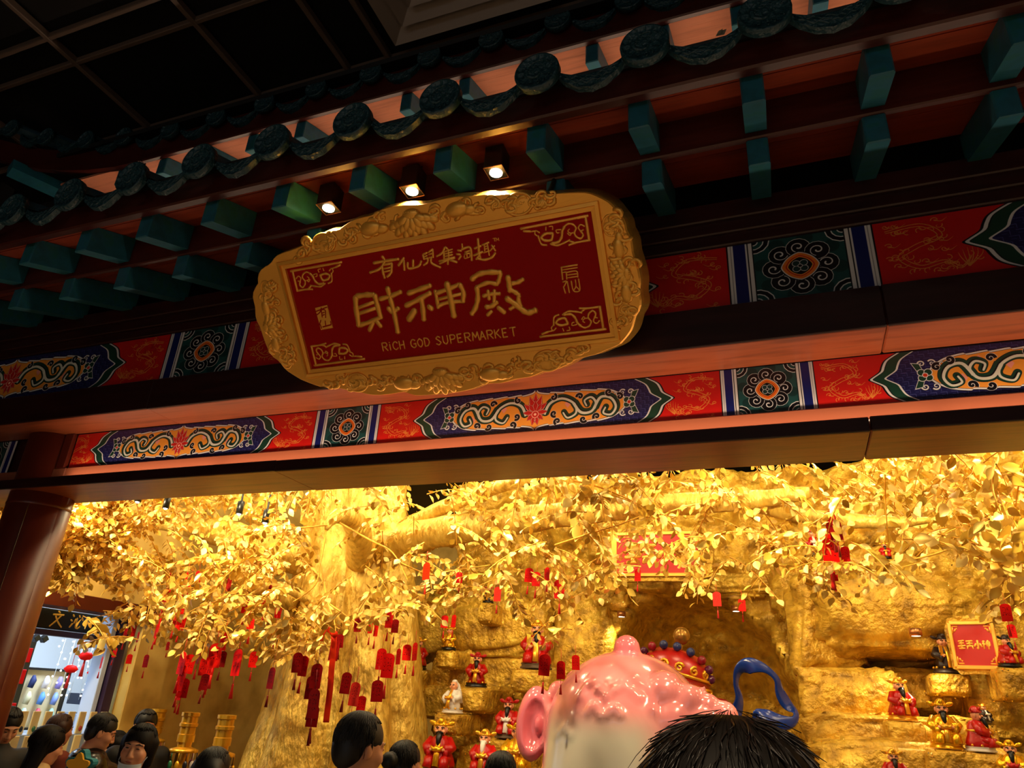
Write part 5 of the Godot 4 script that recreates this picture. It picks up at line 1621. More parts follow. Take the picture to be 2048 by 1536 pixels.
	for k in 14:
		var a := TAU * k / 14.0
		g = G.new()
		var p := Vector3(cos(a) * 0.268, 0.04, sin(a) * 0.268)
		var ln := []
		for w in spiral(Vector2.ZERO, 0.03, 0.006, a * 3.0, 1.3, 12): ln.append(p + Vector3(-sin(a) * w.x, w.y, cos(a) * w.x))
		g.tube(ln, [0.012, 0.011, 0.010], 5)
		put("scroll", g.done(), M.figure_gold, cr)
		g = G.new()
		p = Vector3(cos(a) * 0.247, 0.165, sin(a) * 0.247)
		ln = []
		for w in spiral(Vector2.ZERO, 0.034, 0.006, a * 2.0, -1.3, 12): ln.append(p + Vector3(-sin(a) * w.x, w.y, cos(a) * w.x))
		g.tube(ln, [0.012, 0.011, 0.010], 5)
		put("scroll", g.done(), M.figure_gold, cr)
	var jewels := [mat("jewel_plum", Color(0.30, 0.08, 0.22), 0.15), mat("jewel_blue", Color(0.12, 0.16, 0.34), 0.15), mat("jewel_red", Color(0.5, 0.05, 0.12), 0.15), mat("jewel_teal", Color(0.25, 0.45, 0.5), 0.2)]
	var bj := boxm(Vector3.ONE * 0.01)
	g = G.new(); g.ball(Vector3.ZERO, Vector3.ONE * 0.032, Basis.IDENTITY, 12, 8)
	bj = g.done()
	for k in 9:
		var a := PI * k / 8.0
		put("bead", bj, jewels[[0, 0, 2, 1, 1, 1, 2, 0, 3][k]], cr, Vector3(cos(a) * 0.255, 0.15 + 0.15 * sin(a), 0.06 + 0.09 * sin(a)))
	g = G.new(); g.ball(Vector3.ZERO, Vector3(0.025, 0.018, 0.012), Basis.IDENTITY, 10, 7)
	for k in 5:
		var a := PI * (k + 0.5) / 5.0
		put("jewel", g.done() if k == 0 else (cr.get_node("jewel") as MeshInstance3D).mesh, jewels[3 if k % 2 else 2], cr, Vector3(cos(a) * 0.272, 0.04, sin(a) * 0.272), Basis(Vector3.UP, PI / 2 - a))
	g = G.new()
	g.ball(Vector3(0, 0.385, 0.05), Vector3.ONE * 0.062, Basis.IDENTITY, 18, 12)
	g.tube([Vector3(0, 0.27, 0.05), Vector3(0, 0.35, 0.05)], [0.03, 0.02], 10)
	put("finial_ball", g.done(), mat("old_gold", Color(0.62, 0.45, 0.18), 0.25, 0.6), cr)
	g = G.new()
	g.plate(PackedVector2Array([Vector2(0.24, 0.0), Vector2(0.32, -0.03), Vector2(0.42, 0.035), Vector2(0.37, 0.05), Vector2(0.30, 0.045), Vector2(0.24, 0.07)]), -0.02, 0.02)
	put("crown_wing", g.done(), mat("crown_red", Color.RED), cr)
	# the streamer
	g = G.new()
	P = []
	for w in [[1468, 1452, 0.0], [1474, 1420, 0.0], [1478, 1395, 0.02], [1472, 1368, 0.05], [1478, 1342, 0.08], [1500, 1331, 0.10], [1528, 1336, 0.08], [1552, 1356, 0.05], [1560, 1385, 0.02], [1575, 1410, 0.0], [1592, 1428, 0.02], [1586, 1443, 0.06], [1560, 1445, 0.10], [1532, 1432, 0.12], [1512, 1428, 0.12], [1512, 1446, 0.10], [1516, 1475, 0.06]]:
		P.append(at(w[0], w[1], 5.9 - w[2] * 1.2))
	P = curve(P, 5)
	var W := []
	for k in P.size(): W.append(0.042 + 0.014 * sin(k * 0.33))
	g.tube(P, W, 10, 1, Vector3(0.75, 0.1, 0.65).normalized(), 0.28)
	put("ribbon", g.done(), mat("ribbon_blue", Color(0.05, 0.18, 0.50), 0.22), q)

# where the line of sight through that pixel meets a ball round c
func on_egg(u: float, v: float, c: Vector3, r: float) -> Vector3:
	var d := ray(u, v).normalized()
	var oc := EYE - c
	var b := oc.dot(d)
	var h := b * b - oc.length_squared() + r * r
	return EYE + d * (-b - sqrt(maxf(h, 0.0)))

func build_tree():
	var t := thing("golden_tree", "golden artificial tree with a thick trunk and a wide canopy of shining gold leaves", "tree")
	# trunk: folded lobes, flaring to buttress roots
	var base := Vector3(-4.02, 0.0, -6.15)
	var g := G.new()
	var nz := FastNoiseLite.new()
	nz.seed = 8; nz.frequency = 1.3; nz.fractal_octaves = 4
	var NS := 72
	var NH := 60
	var rows := []
	for j in NH + 1:
		var y := 3.9 * j / NH
		var R := 0.50 + 0.55 * exp(-y * 0.75) - 0.05 * smoothstep(2.0, 3.6, y)
		var row := []
		for i in NS:
			var a := TAU * i / NS
			var lobe := 0.40 * pow(absf(sin(a * 3.5 + 0.22 * y + 0.9)), 0.55) + 0.06 * sin(a * 5.0 - y)
			var r := R * (0.80 + lobe * (0.6 + 0.8 * exp(-y * 0.5))) + 0.045 * nz.get_noise_3d(cos(a) * 1.5, y * 0.9, sin(a) * 1.5) + 0.012 * nz.get_noise_3d(cos(a) * 5.0, y * 6.0, sin(a) * 5.0)
			row.append(base + Vector3(cos(a) * r + 0.10 * sin(y * 1.1), y, -sin(a) * r * 0.85))
		rows.append(row)
	for j in NH:
		for i in NS:
			var i2 := (i + 1) % NS
			g.quad(rows[j][i], rows[j][i2], rows[j + 1][i2], rows[j + 1][i], 1)
	put("trunk", g.done(), M.gold_bark, t)
	# boughs, laid out along their lines of sight at their own depths
	var boughs := [
		[[640, 1130, 6.0], [560, 1105, 5.7], [470, 1075, 5.4], [390, 1055, 5.2], [300, 1040, 5.0], [190, 1010, 4.7]], [0.17, 0.15, 0.14, 0.10, 0.06, 0.03],
		[[590, 1200, 5.8], [520, 1175, 5.5], [462, 1145, 5.2], [440, 1120, 5.0], [405, 1118, 4.9], [362, 1130, 4.8]], [0.12, 0.09, 0.06, 0.045, 0.04, 0.02],
		[[720, 1120, 5.7], [715, 1060, 5.3], [695, 1033, 5.0], [668, 1036, 4.8], [652, 1060, 4.7]], [0.13, 0.11, 0.08, 0.05, 0.012],
		[[740, 1100, 5.9], [860, 1068, 5.6], [980, 1050, 5.4], [1120, 1030, 5.2], [1300, 1012, 5.1], [1480, 1002, 5.0], [1620, 985, 4.9]], [0.16, 0.14, 0.12, 0.10, 0.085, 0.07, 0.04],
		[[1480, 1002, 5.2], [1600, 1030, 5.0], [1710, 1042, 4.8], [1800, 1044, 4.7], [1860, 1040, 4.6]], [0.06, 0.05, 0.045, 0.035, 0.015],
		[[690, 1260, 5.7], [640, 1222, 5.3], [600, 1190, 5.1], [552, 1174, 5.0], [505, 1188, 4.9], [488, 1206, 4.85]], [0.05, 0.045, 0.04, 0.032, 0.018, 0.01],
		[[760, 1090, 6.0], [900, 1010, 5.5], [1040, 960, 4.9], [1160, 930, 4.4]], [0.10, 0.07, 0.05, 0.02],
		[[600, 1120, 6.1], [470, 1000, 5.8], [340, 960, 5.5]], [0.12, 0.08, 0.04]]
	for k in range(0, boughs.size(), 2):
		var P := []
		for q in boughs[k]: P.append(at(q[0], q[1], q[2]))
		P = curve(P, 6)
		var W := []
		var src: Array = boughs[k + 1]
		for i in P.size():
			var f := float(i) / (P.size() - 1) * (src.size() - 1)
			W.append(lerpf(src[int(f)], src[mini(int(f) + 1, src.size() - 1)], f - int(f)) * (1.0 + 0.06 * sin(i * 1.7)))
		g = G.new()
		g.tube(P, W, 14)
		put("bough", g.done(), M.gold_bark, t)
	# bare twigs
	var tw := mat("gold_twig", Color(0.90, 0.66, 0.22), 0.4, 0.4)
	for q in [[652, 1060, 4.7, 642, 1120, 4.65, 630, 1170, 4.6, 585, 1205, 4.5, 5], [655, 1050, 4.7, 600, 1055, 4.6, 540, 1050, 4.5, 520, 1056, 4.5, 4], [680, 1046, 4.75, 740, 1080, 4.6, 785, 1105, 4.5, 815, 1160, 4.4, 5],
			[640, 1120, 4.6, 655, 1200, 4.5, 668, 1240, 4.45, 672, 1268, 4.4, 4], [655, 1205, 4.5, 690, 1230, 4.45, 725, 1255, 4.4, 735, 1275, 4.4, 4], [505, 1188, 4.9, 495, 1200, 4.8, 470, 1218, 4.7, 440, 1228, 4.6, 4], [488, 1206, 4.85, 510, 1212, 4.8, 530, 1218, 4.75, 545, 1222, 4.7, 3],
			[790, 1120, 4.5, 860, 1150, 4.6, 900, 1142, 4.7, 980, 1130, 4.7, 4], [1830, 1118, 4.5, 1880, 1105, 4.4, 1930, 1082, 4.3, 1960, 1065, 4.2, 4], [1140, 960, 4.2, 1200, 975, 4.2, 1260, 1000, 4.2, 1300, 1020, 4.3, 4],
			[1110, 1090, 4.4, 1170, 1070, 4.3, 1250, 1045, 4.3, 1330, 1010, 4.3, 4], [1990, 920, 3.9, 1985, 970, 3.9, 1995, 1010, 3.9, 2010, 1040, 3.95, 3], [250, 1235, 4.6, 230, 1228, 4.5, 200, 1232, 4.4, 180, 1240, 4.4, 3]]:
		var P := []
		for k in range(0, 12, 3): P.append(at(q[k], q[k + 1], q[k + 2]))
		P = curve(P, 5)
		var r: float = q[12] * 0.0015
		g = G.new()
		g.tube(P, [r, r, r * 0.95, r * 0.9, r * 0.9, r * 0.85, r * 0.8, r * 0.8, r * 0.75, r * 0.7, r * 0.7, r * 0.65, r * 0.6, r * 0.55, r * 0.5, r * 0.4], 6)
		put("twig", g.done(), tw, t)
	# leaves in drooping sprays
	var leaf := leaf_mesh()
	var low := curve([Vector2(40, 1090), Vector2(100, 1130), Vector2(155, 1145), Vector2(185, 1220), Vector2(250, 1245), Vector2(340, 1265), Vector2(430, 1270), Vector2(520, 1275), Vector2(600, 1300), Vector2(660, 1290), Vector2(720, 1260), Vector2(790, 1225), Vector2(850, 1240), Vector2(900, 1195), Vector2(980, 1185), Vector2(1050, 1175), Vector2(1095, 1240), Vector2(1120, 1315), Vector2(1145, 1270), Vector2(1185, 1185), Vector2(1240, 1135), Vector2(1300, 1110), Vector2(1400, 1145), Vector2(1480, 1150), Vector2(1560, 1130), Vector2(1640, 1165), Vector2(1720, 1130), Vector2(1820, 1140), Vector2(1870, 1090), Vector2(1930, 1060), Vector2(2000, 1130), Vector2(2080, 1210)], 4)
	var lower := func(u: float) -> float:
		for i in low.size() - 1:
			if u <= low[i + 1].x: return lerpf(low[i].y, low[i + 1].y, clampf((u - low[i].x) / maxf(low[i + 1].x - low[i].x, 1e-3), 0.0, 1.0))
		return low[-1].y
	var sprays := []
	var n := 0
	while n < 780:
		var u := rng.randf_range(20, 2260) if n % 5 > 1 else rng.randf_range(20, 640)
		var top := 1005.0 - 0.0525 * u - 75.0
		var bot: float = lower.call(u)
		var f := rng.randf()
		var v := lerpf(top, bot, pow(f, 0.85))
		# thinner over the trunk and the bare middle
		if u > 560 and u < 760 and v > 985 and v < 1230 and rng.randf() < 0.72: continue
		if u > 1370 and u < 1600 and v > 975 and v < 1060 and rng.randf() < 0.6: continue
		if u < 275 and v > 1160 and v < 1225: continue
		if u > 300 and u < 480 and v > 1030 and v < 1110 and rng.randf() < 0.85: continue
		if u > 1700 and u < 1900 and v > 1010 and v < 1075 and rng.randf() < 0.55: continue
		var dep := rng.randf_range(4.3, 6.2) if rng.randf() < 0.75 else rng.randf_range(4.05, 4.6)
		if v > bot - 60: dep = minf(dep, 5.3)
		if u > 620 and u < 800: dep = minf(dep, 5.4)
		dep = minf(dep, 5.2 / maxf(absf(ray(u, v).x / ray(u, v).z), 0.2))
		sprays.append([u, v, dep, rng.randf_range(0.30, 0.52), 1.0])
		n += 1
	# the big near sprays: top centre and the right edge
	for q in [[1150, 935, 4.15, 0.45], [1190, 950, 4.1, 0.42], [1215, 985, 4.15, 0.42], [1130, 985, 4.2, 0.40], [1250, 940, 4.2, 0.4], [1900, 925, 4.1, 0.5], [1960, 925, 4.05, 0.45], [2010, 960, 4.05, 0.45], [2030, 1010, 4.1, 0.45], [1950, 1060, 4.1, 0.5], [1900, 1085, 4.15, 0.45], [2040, 1080, 4.1, 0.5], [1990, 1100, 4.1, 0.45], [1860, 1060, 4.2, 0.4], [195, 1250, 4.0, 0.35], [225, 1270, 4.0, 0.35]]:
		sprays.append([q[0], q[1], q[2], q[3] * 1.1, 1.45])
	var all := []
	var tg := G.new()
	var tones := [Color(0.82, 0.67, 0.24), Color(0.92, 0.78, 0.34), Color(0.97, 0.88, 0.54), Color(0.70, 0.55, 0.17), Color(0.95, 0.83, 0.42)]
	for q in sprays:
		var p0 := at(q[0], q[1], q[2])
		var yaw := rng.randf() * TAU
		var dir := Vector3(cos(yaw), rng.randf_range(-0.75, 0.15), sin(yaw) * 0.8).normalized()
		var L: float = q[3]
		var P := []
		for k in 6:
			var s := k / 5.0
			P.append(p0 - dir * L * 0.5 + dir * L * s + Vector3(0, 0.10 * s - 0.26 * s * s, 0) * L * 1.6)
		tg.tube(P, [0.0045, 0.004, 0.0035, 0.003, 0.0025, 0.0018], 4, 1, Vector3.ZERO, 1.0, false)
		var m := int(16 + 10 * rng.randf())
		for k in m:
			var s := (k + 0.5) / m * 5.0
			var i := mini(int(s), 4)
			var p: Vector3 = P[i].lerp(P[i + 1], s - i)
			var ax: Vector3 = (P[i + 1] - P[i]).normalized()
			var side := ax.cross(Vector3.UP).normalized() * (1.0 if k % 2 else -1.0)
			var y := (side * 0.8 + ax * 0.45 + Vector3(0, rng.randf_range(-0.95, 0.05), 0) + Vector3(rng.randf_range(-0.4, 0.4), rng.randf_range(-0.2, 0.2), rng.randf_range(-0.4, 0.4))).normalized()
			var z := Vector3(rng.randf_range(-0.7, 0.7), rng.randf_range(-0.3, 1.0), rng.randf_range(-0.2, 1.0)).normalized()
			var x := y.cross(z).normalized()
			z = x.cross(y)
			var sc: float = rng.randf_range(0.046, 0.072) * q[4]
			var off := (side * 0.3 + Vector3(0, -0.12, 0)) * sc * 0.6
			all.append([Transform3D(Basis(x * sc, y * sc, z * sc), p + off), tones[rng.randi() % 5], p.distance_to(EYE), p])
	put("leaf_twigs", tg.done(), tw, t).set_meta("kind", "stuff")
	# the 300 that show largest are leaves of their own
	var order := range(all.size())
	order.sort_custom(func(a, b): return all[a][2] / all[a][0].basis.y.length() < all[b][2] / all[b][0].basis.y.length())
	var lm := []
	for k in 5: lm.append(mat("gold_leaf_%d" % k, tones[k], 0.36, 0.30, {"backlight_enabled": true, "backlight": tones[k] * 0.6}))
	var own := {}
	for i in order:
		if own.size() >= 298: break
		var p: Vector3 = all[i][3]
		var ang := (p.y - EH) / -p.z
		if ang > 0.33: continue      # behind the beam
		own[i] = true
		var o := put("leaf", leaf, lm[tones.find(all[i][1])], t)
		o.transform = all[i][0]
	var mm := MultiMesh.new()
	mm.transform_format = MultiMesh.TRANSFORM_3D
	mm.use_colors = true
	mm.mesh = leaf
	var rest := []
	for i in all.size():
		if not own.has(i): rest.append(all[i])
	mm.instance_count = rest.size()
	for i in rest.size():
		mm.set_instance_transform(i, rest[i][0])
		mm.set_instance_color(i, rest[i][1].srgb_to_linear())
	var mi := MultiMeshInstance3D.new()
	mi.name = "foliage"
	mi.multimesh = mm
	mi.material_override = mat("gold_foliage", Color.WHITE, 0.36, 0.30, {"vertex_color_use_as_albedo": true, "backlight_enabled": true, "backlight": Color(0.52, 0.42, 0.2)})
	mi.set_meta("kind", "stuff")
	t.add_child(mi, true)

# one leaf, a unit long, pointed, folded a little along the midrib
func leaf_mesh() -> ArrayMesh:
	var g := G.new()
	var W := [0.0, 0.20, 0.31, 0.30, 0.19, 0.0]
	var rows := []
	for i in 6:
		var s := i / 5.0
		var z := -0.10 * s * s
		rows.append([Vector3(-W[i], s - 0.04 * W[i], z + W[i] * 0.28), Vector3(0, s, z), Vector3(W[i], s - 0.04 * W[i], z + W[i] * 0.28)])
	for i in 5:
		for k in 2:
			if i == 0: g.tri(rows[0][1], rows[1][k + 1], rows[1][k], 1)
			elif i == 4: g.tri(rows[4][k], rows[4][k + 1], rows[5][1], 1)
			else: g.quad(rows[i][k], rows[i][k + 1], rows[i + 1][k + 1], rows[i + 1][k], 1)
	return g.done()

func tag_paper(seed_: int) -> ImageTexture:
	# red card with a few rows of scribbled dark writing, a dim gold roundel near the foot
	var P := Paint.new(64, 112, 64.0, 112.0, Color(1, 1, 1))
	var r := RandomNumberGenerator.new()
	r.seed = seed_
	for row in 4:
		for k in 3:
			var c := Vector2(16 + 15 * k + r.randf_range(-2, 2), 26 + 16 * row + r.randf_range(-2, 2))
			for s in 4:
				var a := c + Vector2(r.randf_range(-5, 5), r.randf_range(-5, 5))
				P.line([a, a + Vector2(r.randf_range(-6, 6), r.randf_range(-5, 5))], 1.8, Color(0.35, 0.25, 0.25))
	for k in 10:
		var a := Vector2(32, 96) + Vector2(cos(k * 0.7), sin(k * 0.7)) * 8.0
		P.line([a, Vector2(32, 96) + Vector2(cos(k * 0.7 + 0.7), sin(k * 0.7 + 0.7)) * 8.0], 1.5, Color(1.0, 0.9, 0.6))
	return ImageTexture.create_from_image(P.im)

func build_tags():
	var tints := {"bright": Color(0.86, 0.07, 0.03), "red": Color(0.74, 0.04, 0.025), "dark": Color(0.52, 0.02, 0.02), "pink": Color(0.76, 0.15, 0.11), "orange": Color(0.82, 0.17, 0.04)}
	for k in tints:
		var m := mat("tag_" + k, tints[k], 0.55, 0.0, {"metallic_specular": 0.2, "backlight_enabled": true, "backlight": tints[k] * 0.4})
		m.albedo_texture = tag_paper(k.hash() % 999)
		mat("tassel_" + k, tints[k], 0.6)
	var card := G.new()
	var W := 0.5
	var o := PackedVector2Array([Vector2(-W, 0), Vector2(W, 0), Vector2(W, 1.45), Vector2(W * 0.80, 1.62), Vector2(W * 0.3, 1.74), Vector2(-W * 0.3, 1.74), Vector2(-W * 0.80, 1.62), Vector2(-W, 1.45)])
	# front and back carry the writing
	for s in [1.0, -1.0]:
		for k in range(1, o.size() - 1):
			var T := [o[0], o[k], o[k + 1]]
			card.st.set_smooth_group(-1)
			for i in ([0, 2, 1] if s > 0 else [0, 1, 2]):
				card.st.set_uv(Vector2(0.5 + T[i].x * s, 1.0 - T[i].y / 1.74))
				card.st.add_vertex(Vector3(T[i].x, T[i].y, 0.02 * s))
	for k in o.size():
		var j := (k + 1) % o.size()
		card.quad(Vector3(o[k].x, o[k].y, -0.02), Vector3(o[j].x, o[j].y, -0.02), Vector3(o[j].x, o[j].y, 0.02), Vector3(o[k].x, o[k].y, 0.02))
	var card_m := card.done()
	var g := G.new()
	g.tube([Vector3(0, 0, 0), Vector3(0, -0.55, 0)], [0.025], 5)
	g.tube([Vector3(0, -0.5, 0), Vector3(0, -0.62, 0), Vector3(0, -0.72, 0), Vector3(0, -1.45, 0)], [0.05, 0.085, 0.07, 0.15], 8)
	var tas := g.done()
	g = G.new()
	g.tube([Vector3(0, 1.70, 0), Vector3(0.03, 2.2, 0.02), Vector3(-0.02, 2.9, 0)], [0.022], 5)
	var cord := g.done()
	var W1 := "left of the tree trunk, high among the leaves"
	var W2 := "in the thick bunch left of the trunk"
	var W3 := "in front of the trunk"
	var W4 := "right of the trunk under the leaves"
	# u, v of the card's middle, height of the card in pixels, depth, tint, where, (own label)
	var T := [
		[338, 1159, 27, 4.7, "red", W1, "rounded plain red wish tag, upper of the two stacked ones at the far left"], [333, 1191, 25, 4.6, "red", W1, "rounded plain red wish tag, lower of the two stacked ones at the far left"],
		[372, 1158, 26, 4.7, "bright", W1, "bright red wish tag, left of three clustered high left of the trunk"], [380, 1166, 25, 4.8, "bright", W1, "bright red wish tag, middle of three clustered high left of the trunk"], [397, 1153, 24, 4.8, "red", W1, "plain red wish tag, right of three clustered high left of the trunk"], [358, 1225, 30, 4.6, "bright", W1, "bright red wish tag, topmost of a hanging string in the left foliage"], [362, 1245, 28, 4.65, "bright", W1, "bright red wish tag, lowest of a hanging string in the left foliage"], [350, 1240, 26, 4.7, "bright", W1, "bright red wish tag, left side of a hanging string in the left foliage"],
		[323, 1226, 26, 4.7, "bright", W1, "bright red wish tag half behind big round leaves at the far left"], [312, 1262, 26, 4.7, "bright", W1, "bright red wish tag, lowest of the slanting row at the far left"], [318, 1250, 28, 4.65, "bright", W1, "bright red wish tag, middle of the slanting row at the far left"],
		[251, 1268, 22, 4.8, "red", W1, "small red wish tag at the edge of the neighbouring shop's bright window"], [266, 1261, 22, 4.8, "red", W1, "small red wish tag just right of the bright shop window"], [229, 1305, 18, 4.9, "red", W1, "small red wish tag hanging before the purple door frame"], [203, 1325, 22, 4.8, "red", W1, "red wish tag hanging in front of the bright shop window, among string lights"],
		[259, 1318, 18, 5.0, "red", W1, "small red wish tag dangling beside the purple door frame"], [292, 1322, 24, 4.8, "red", W1, "small red wish tag with a tassel in front of the gold pilaster"], [276, 1274, 20, 4.9, "bright", W1, "bright red wish tag deep in the leaves above the gold pilaster"], [336, 1292, 16, 5.0, "bright", W1, "tiny bright red wish tag low under the left leaves"],
		[363, 1326, 42, 4.5, "red", W2, "big plain rounded red wish tag at the left of the thick bunch"], [377, 1328, 36, 4.6, "bright", W2, "bright red wish tag peeking out behind the big plain rounded one"], [360, 1362, 36, 4.5, "red", W2, "red wish tag directly below the big plain rounded one"], [366, 1376, 36, 4.55, "red", W2, "red wish tag in the middle of the column under the big plain rounded one"], [358, 1385, 28, 4.6, "red", W2, "red wish tag, lowest of the column under the big plain rounded one"], [398, 1310, 34, 4.7, "red", W2, "rounded red wish tag at the upper left of the thick bunch"], [409, 1333, 34, 4.6, "bright", W2, "bright red wish tag in the heart of the thick bunch"],
		[430, 1311, 46, 4.4, "bright", W2, "bright red wish tag covered in large dark writing at the top of the thick bunch"], [447, 1283, 34, 4.5, "bright", W2, "bright red wish tag with writing, topmost right above the thick bunch"], [444, 1318, 30, 4.6, "dark", W2, "dark red wish tag at the right edge of the thick bunch"], [408, 1364, 30, 4.5, "dark", W2, "dark red wish tag with a pale roundel low in the thick bunch"], [420, 1340, 34, 4.6, "bright", W2, "bright red wish tag low in the thick bunch, beside the roundel tag"], [415, 1352, 30, 4.65, "red", W2, "plain red wish tag, lowest of the thick bunch"],
		[474, 1325, 50, 4.5, "bright", W2, "long bright red wish tag with writing just right of the thick bunch"], [507, 1319, 30, 4.6, "bright", W2, "lone bright red wish tag over the plain gold wall beside the trunk"],
		[458, 1168, 28, 4.5, "dark", W1, "dark red wish tag with a gold roundel hanging below the pale bough"], [491, 1213, 26, 4.9, "red", W1, "red wish tag behind the fork of the bare twig left of the trunk"], [503, 1240, 34, 4.8, "bright", W1, "bright red wish tag folded among leaves left of the trunk"], [556, 1225, 22, 5.0, "red", W3, "small red wish tag on the trunk's left side, under the pale bough"], [530, 1210, 22, 5.0, "bright", W3, "small bright red wish tag under the pale bough's left end"], [551, 1262, 26, 4.7, "red", W3, "red wish tag slanting down through leaves at the trunk's left side"], [540, 1180, 20, 4.9, "dark", W3, "small dark red wish tag hooked over the top of the pale bough"],
		[542, 1356, 40, 4.3, "dark", W3, "lone dark red wish tag with a long tassel at the trunk's left side"], [595, 1325, 38, 4.4, "dark", W3, "dark red wish tag, left one of the pair before the trunk"], [606, 1332, 38, 4.45, "red", W3, "red wish tag, right one of the pair before the trunk"],
		[632, 1352, 46, 4.3, "dark", W3, "dark red wish tag, topmost of the column before the trunk"], [624, 1375, 44, 4.4, "dark", W3, "dark red wish tag, second in the column before the trunk"], [628, 1407, 54, 4.25, "dark", W3, "large dark red wish tag with rows of writing, lowest of the column before the trunk"], [625, 1432, 40, 4.35, "dark", W3, "dark red wish tag hidden under the large one before the trunk"], [668, 1300, 40, 4.5, "dark", W3, "dark red wish tag hanging right behind the orange ribbon"], [680, 1282, 26, 4.5, "dark", W3, "tilted dark red wish tag just right of the ribbon's knot"],
		[691, 1366, 40, 4.3, "dark", W3, "dark red wish tag with a roundel hanging alone right of the orange ribbon"], [716, 1250, 26, 4.6, "dark", W4, "dark red rounded wish tag on the trunk's right side, leftmost of the upper row"], [741, 1253, 26, 4.7, "red", W4, "red wish tag in the upper row right of the trunk, with writing"], [752, 1258, 28, 4.7, "bright", W4, "bright red wish tag in the upper row right of the trunk"], [778, 1240, 30, 4.7, "red", W4, "red wish tag high in the upper row, at the trunk's right edge"], [790, 1252, 26, 4.8, "dark", W4, "dark red wish tag, last of the upper row at the trunk's right edge"], [708, 1388, 44, 4.6, "pink", W3, "pinkish red wish tag above the black haired man's head"], [722, 1408, 30, 4.7, "red", W3, "red wish tag partly hidden by the black haired man's head"],
		[755, 1382, 40, 4.3, "dark", W4, "dark red wish tag with two columns of writing right of the trunk's middle"], [775, 1331, 46, 4.4, "red", W4, "long red wish tag above the one with two columns of writing"], [762, 1318, 40, 4.5, "red", W4, "red wish tag behind the long one at the right of the trunk"], [797, 1313, 30, 4.5, "red", W4, "rounded red wish tag at the right edge of the trunk"], [814, 1305, 30, 4.55, "bright", W4, "bright round red wish tag just right of the trunk"], [830, 1303, 34, 4.6, "red", W4, "red wish tag touching the shaded red figurine beside the trunk"],
		[853, 1142, 34, 4.2, "orange", W4, "orange red wish tag hanging from the bare twig right of the trunk"], [919, 1155, 22, 4.6, "red", W4, "thin red wish tag in the leaves right of the orange red one"], [889, 1243, 24, 4.6, "red", W4, "left red wish tag of two above the small gold figurine"], [907, 1242, 24, 4.6, "red", W4, "right red wish tag of two above the small gold figurine"],
		[995, 1188, 28, 4.5, "pink", W4, "pale pinkish red wish tag with writing and a tassel over the rocks"], [1057, 1150, 28, 4.6, "red", W4, "red wish tag, leftmost of the row above the large seated figurine"], [1072, 1158, 28, 4.6, "red", W4, "red wish tag, second of the row above the large seated figurine"], [1094, 1148, 26, 4.6, "red", W4, "red wish tag, third of the row above the large seated figurine"], [1119, 1178, 36, 4.6, "red", W4, "long thin red wish tag at the edge of the hanging leaf strand"],
		[1088, 1330, 40, 4.4, "red", "", "large red wish tag at the foot of the hanging leaf strand, before the rocks"], [1122, 1340, 34, 4.5, "red", "", "red wish tag half behind leaves just above the pink statue's curls"], [1152, 1325, 28, 4.6, "red", "", "small red wish tag tucked right of the hanging leaf strand"],
		[1434, 1198, 28, 4.5, "pink", "", "lone red wish tag with two characters hanging before the dark cave"], [1275, 1150, 24, 4.5, "red", "", "red wish tag behind a bunch of leaves under the red plaque"], [1484, 1210, 24, 4.7, "bright", "", "narrow red wish tag edge-on, right of the lone tag before the cave"],
		[1663, 1045, 44, 4.3, "dark", "", "large dark red wish tag at the top of the bunch over the right rocks"], [1672, 1060, 40, 4.35, "dark", "", "second dark red wish tag overlapping the large one over the right rocks"], [1660, 1098, 60, 4.4, "red", "", "long red wish tag hanging lowest in the bunch over the right rocks"], [1690, 1108, 30, 4.5, "red", "", "small red wish tag right of the bunch over the right rocks"], [1668, 1150, 24, 4.6, "red", "", "red wish tag whose tassel hangs against the gold overhang"],
		[2012, 1225, 34, 4.2, "bright", "", "bright red wish tag with writing at the right edge, above the square plaque"], [2024, 1262, 26, 4.4, "red", "", "narrow red wish tag below the one at the right edge"]]
	for q in T:
		var s: float = q[2] / 1.74 * mpp(q[0], q[1], q[3])
		var label: String = q[6] if q.size() > 6 else "%s red wish tag with a tassel %s" % [{"bright": "bright", "red": "plain", "dark": "dark", "pink": "pinkish", "orange": "orange"}[q[4]], q[5]]
		var p := at(q[0], q[1], q[3])
		var t := thing("wish_tag", label, "wish tag", p - Vector3(0, 0.87 * s, 0), rng.randf_range(-0.6, 0.6), ("wish tags " + q[5]) if q[5] else "wish tags over the rocks")
		t.rotation.z = rng.randf_range(-0.06, 0.06)
		t.scale = Vector3.ONE * s
		put("card", card_m, M["tag_" + q[4]], t)
		put("tassel", tas, M["tassel_" + q[4]], t)
		put("cord", cord, M["tassel_" + q[4]], t)
	# the long orange ribbon tied to a twig
	var rb := thing("ribbon", "long orange red ribbon knotted on a bare twig in front of the trunk", "ribbon")
	g = G.new()
	var P := []
	for q in [[668, 1272, 4.38], [667, 1300, 4.36], [663, 1340, 4.36], [660, 1380, 4.35], [656, 1412, 4.36], [652, 1445, 4.36]]: P.append(at(q[0], q[1], q[2]))
	g.tube(curve(P, 4), [0.02], 8, 1, Vector3(0.3, 0, 0.95).normalized(), 0.15)
	put("streamer", g.done(), M.tag_orange, rb)
	g = G.new()
	P = []
	for q in [[668, 1270, 4.38], [655, 1258, 4.36], [646, 1266, 4.35], [641, 1282, 4.35]]: P.append(at(q[0], q[1], q[2]))
	g.tube(curve(P, 4), [0.018], 8, 1, Vector3(0.3, 0, 0.95).normalized(), 0.2)
	put("loop", g.done(), M.tag_orange, rb)
	g = G.new()
	g.ball(at(669, 1268, 4.37), Vector3(0.025, 0.022, 0.02), Basis.IDENTITY, 10, 7)
	put("knot", g.done(), M.tag_orange, rb)

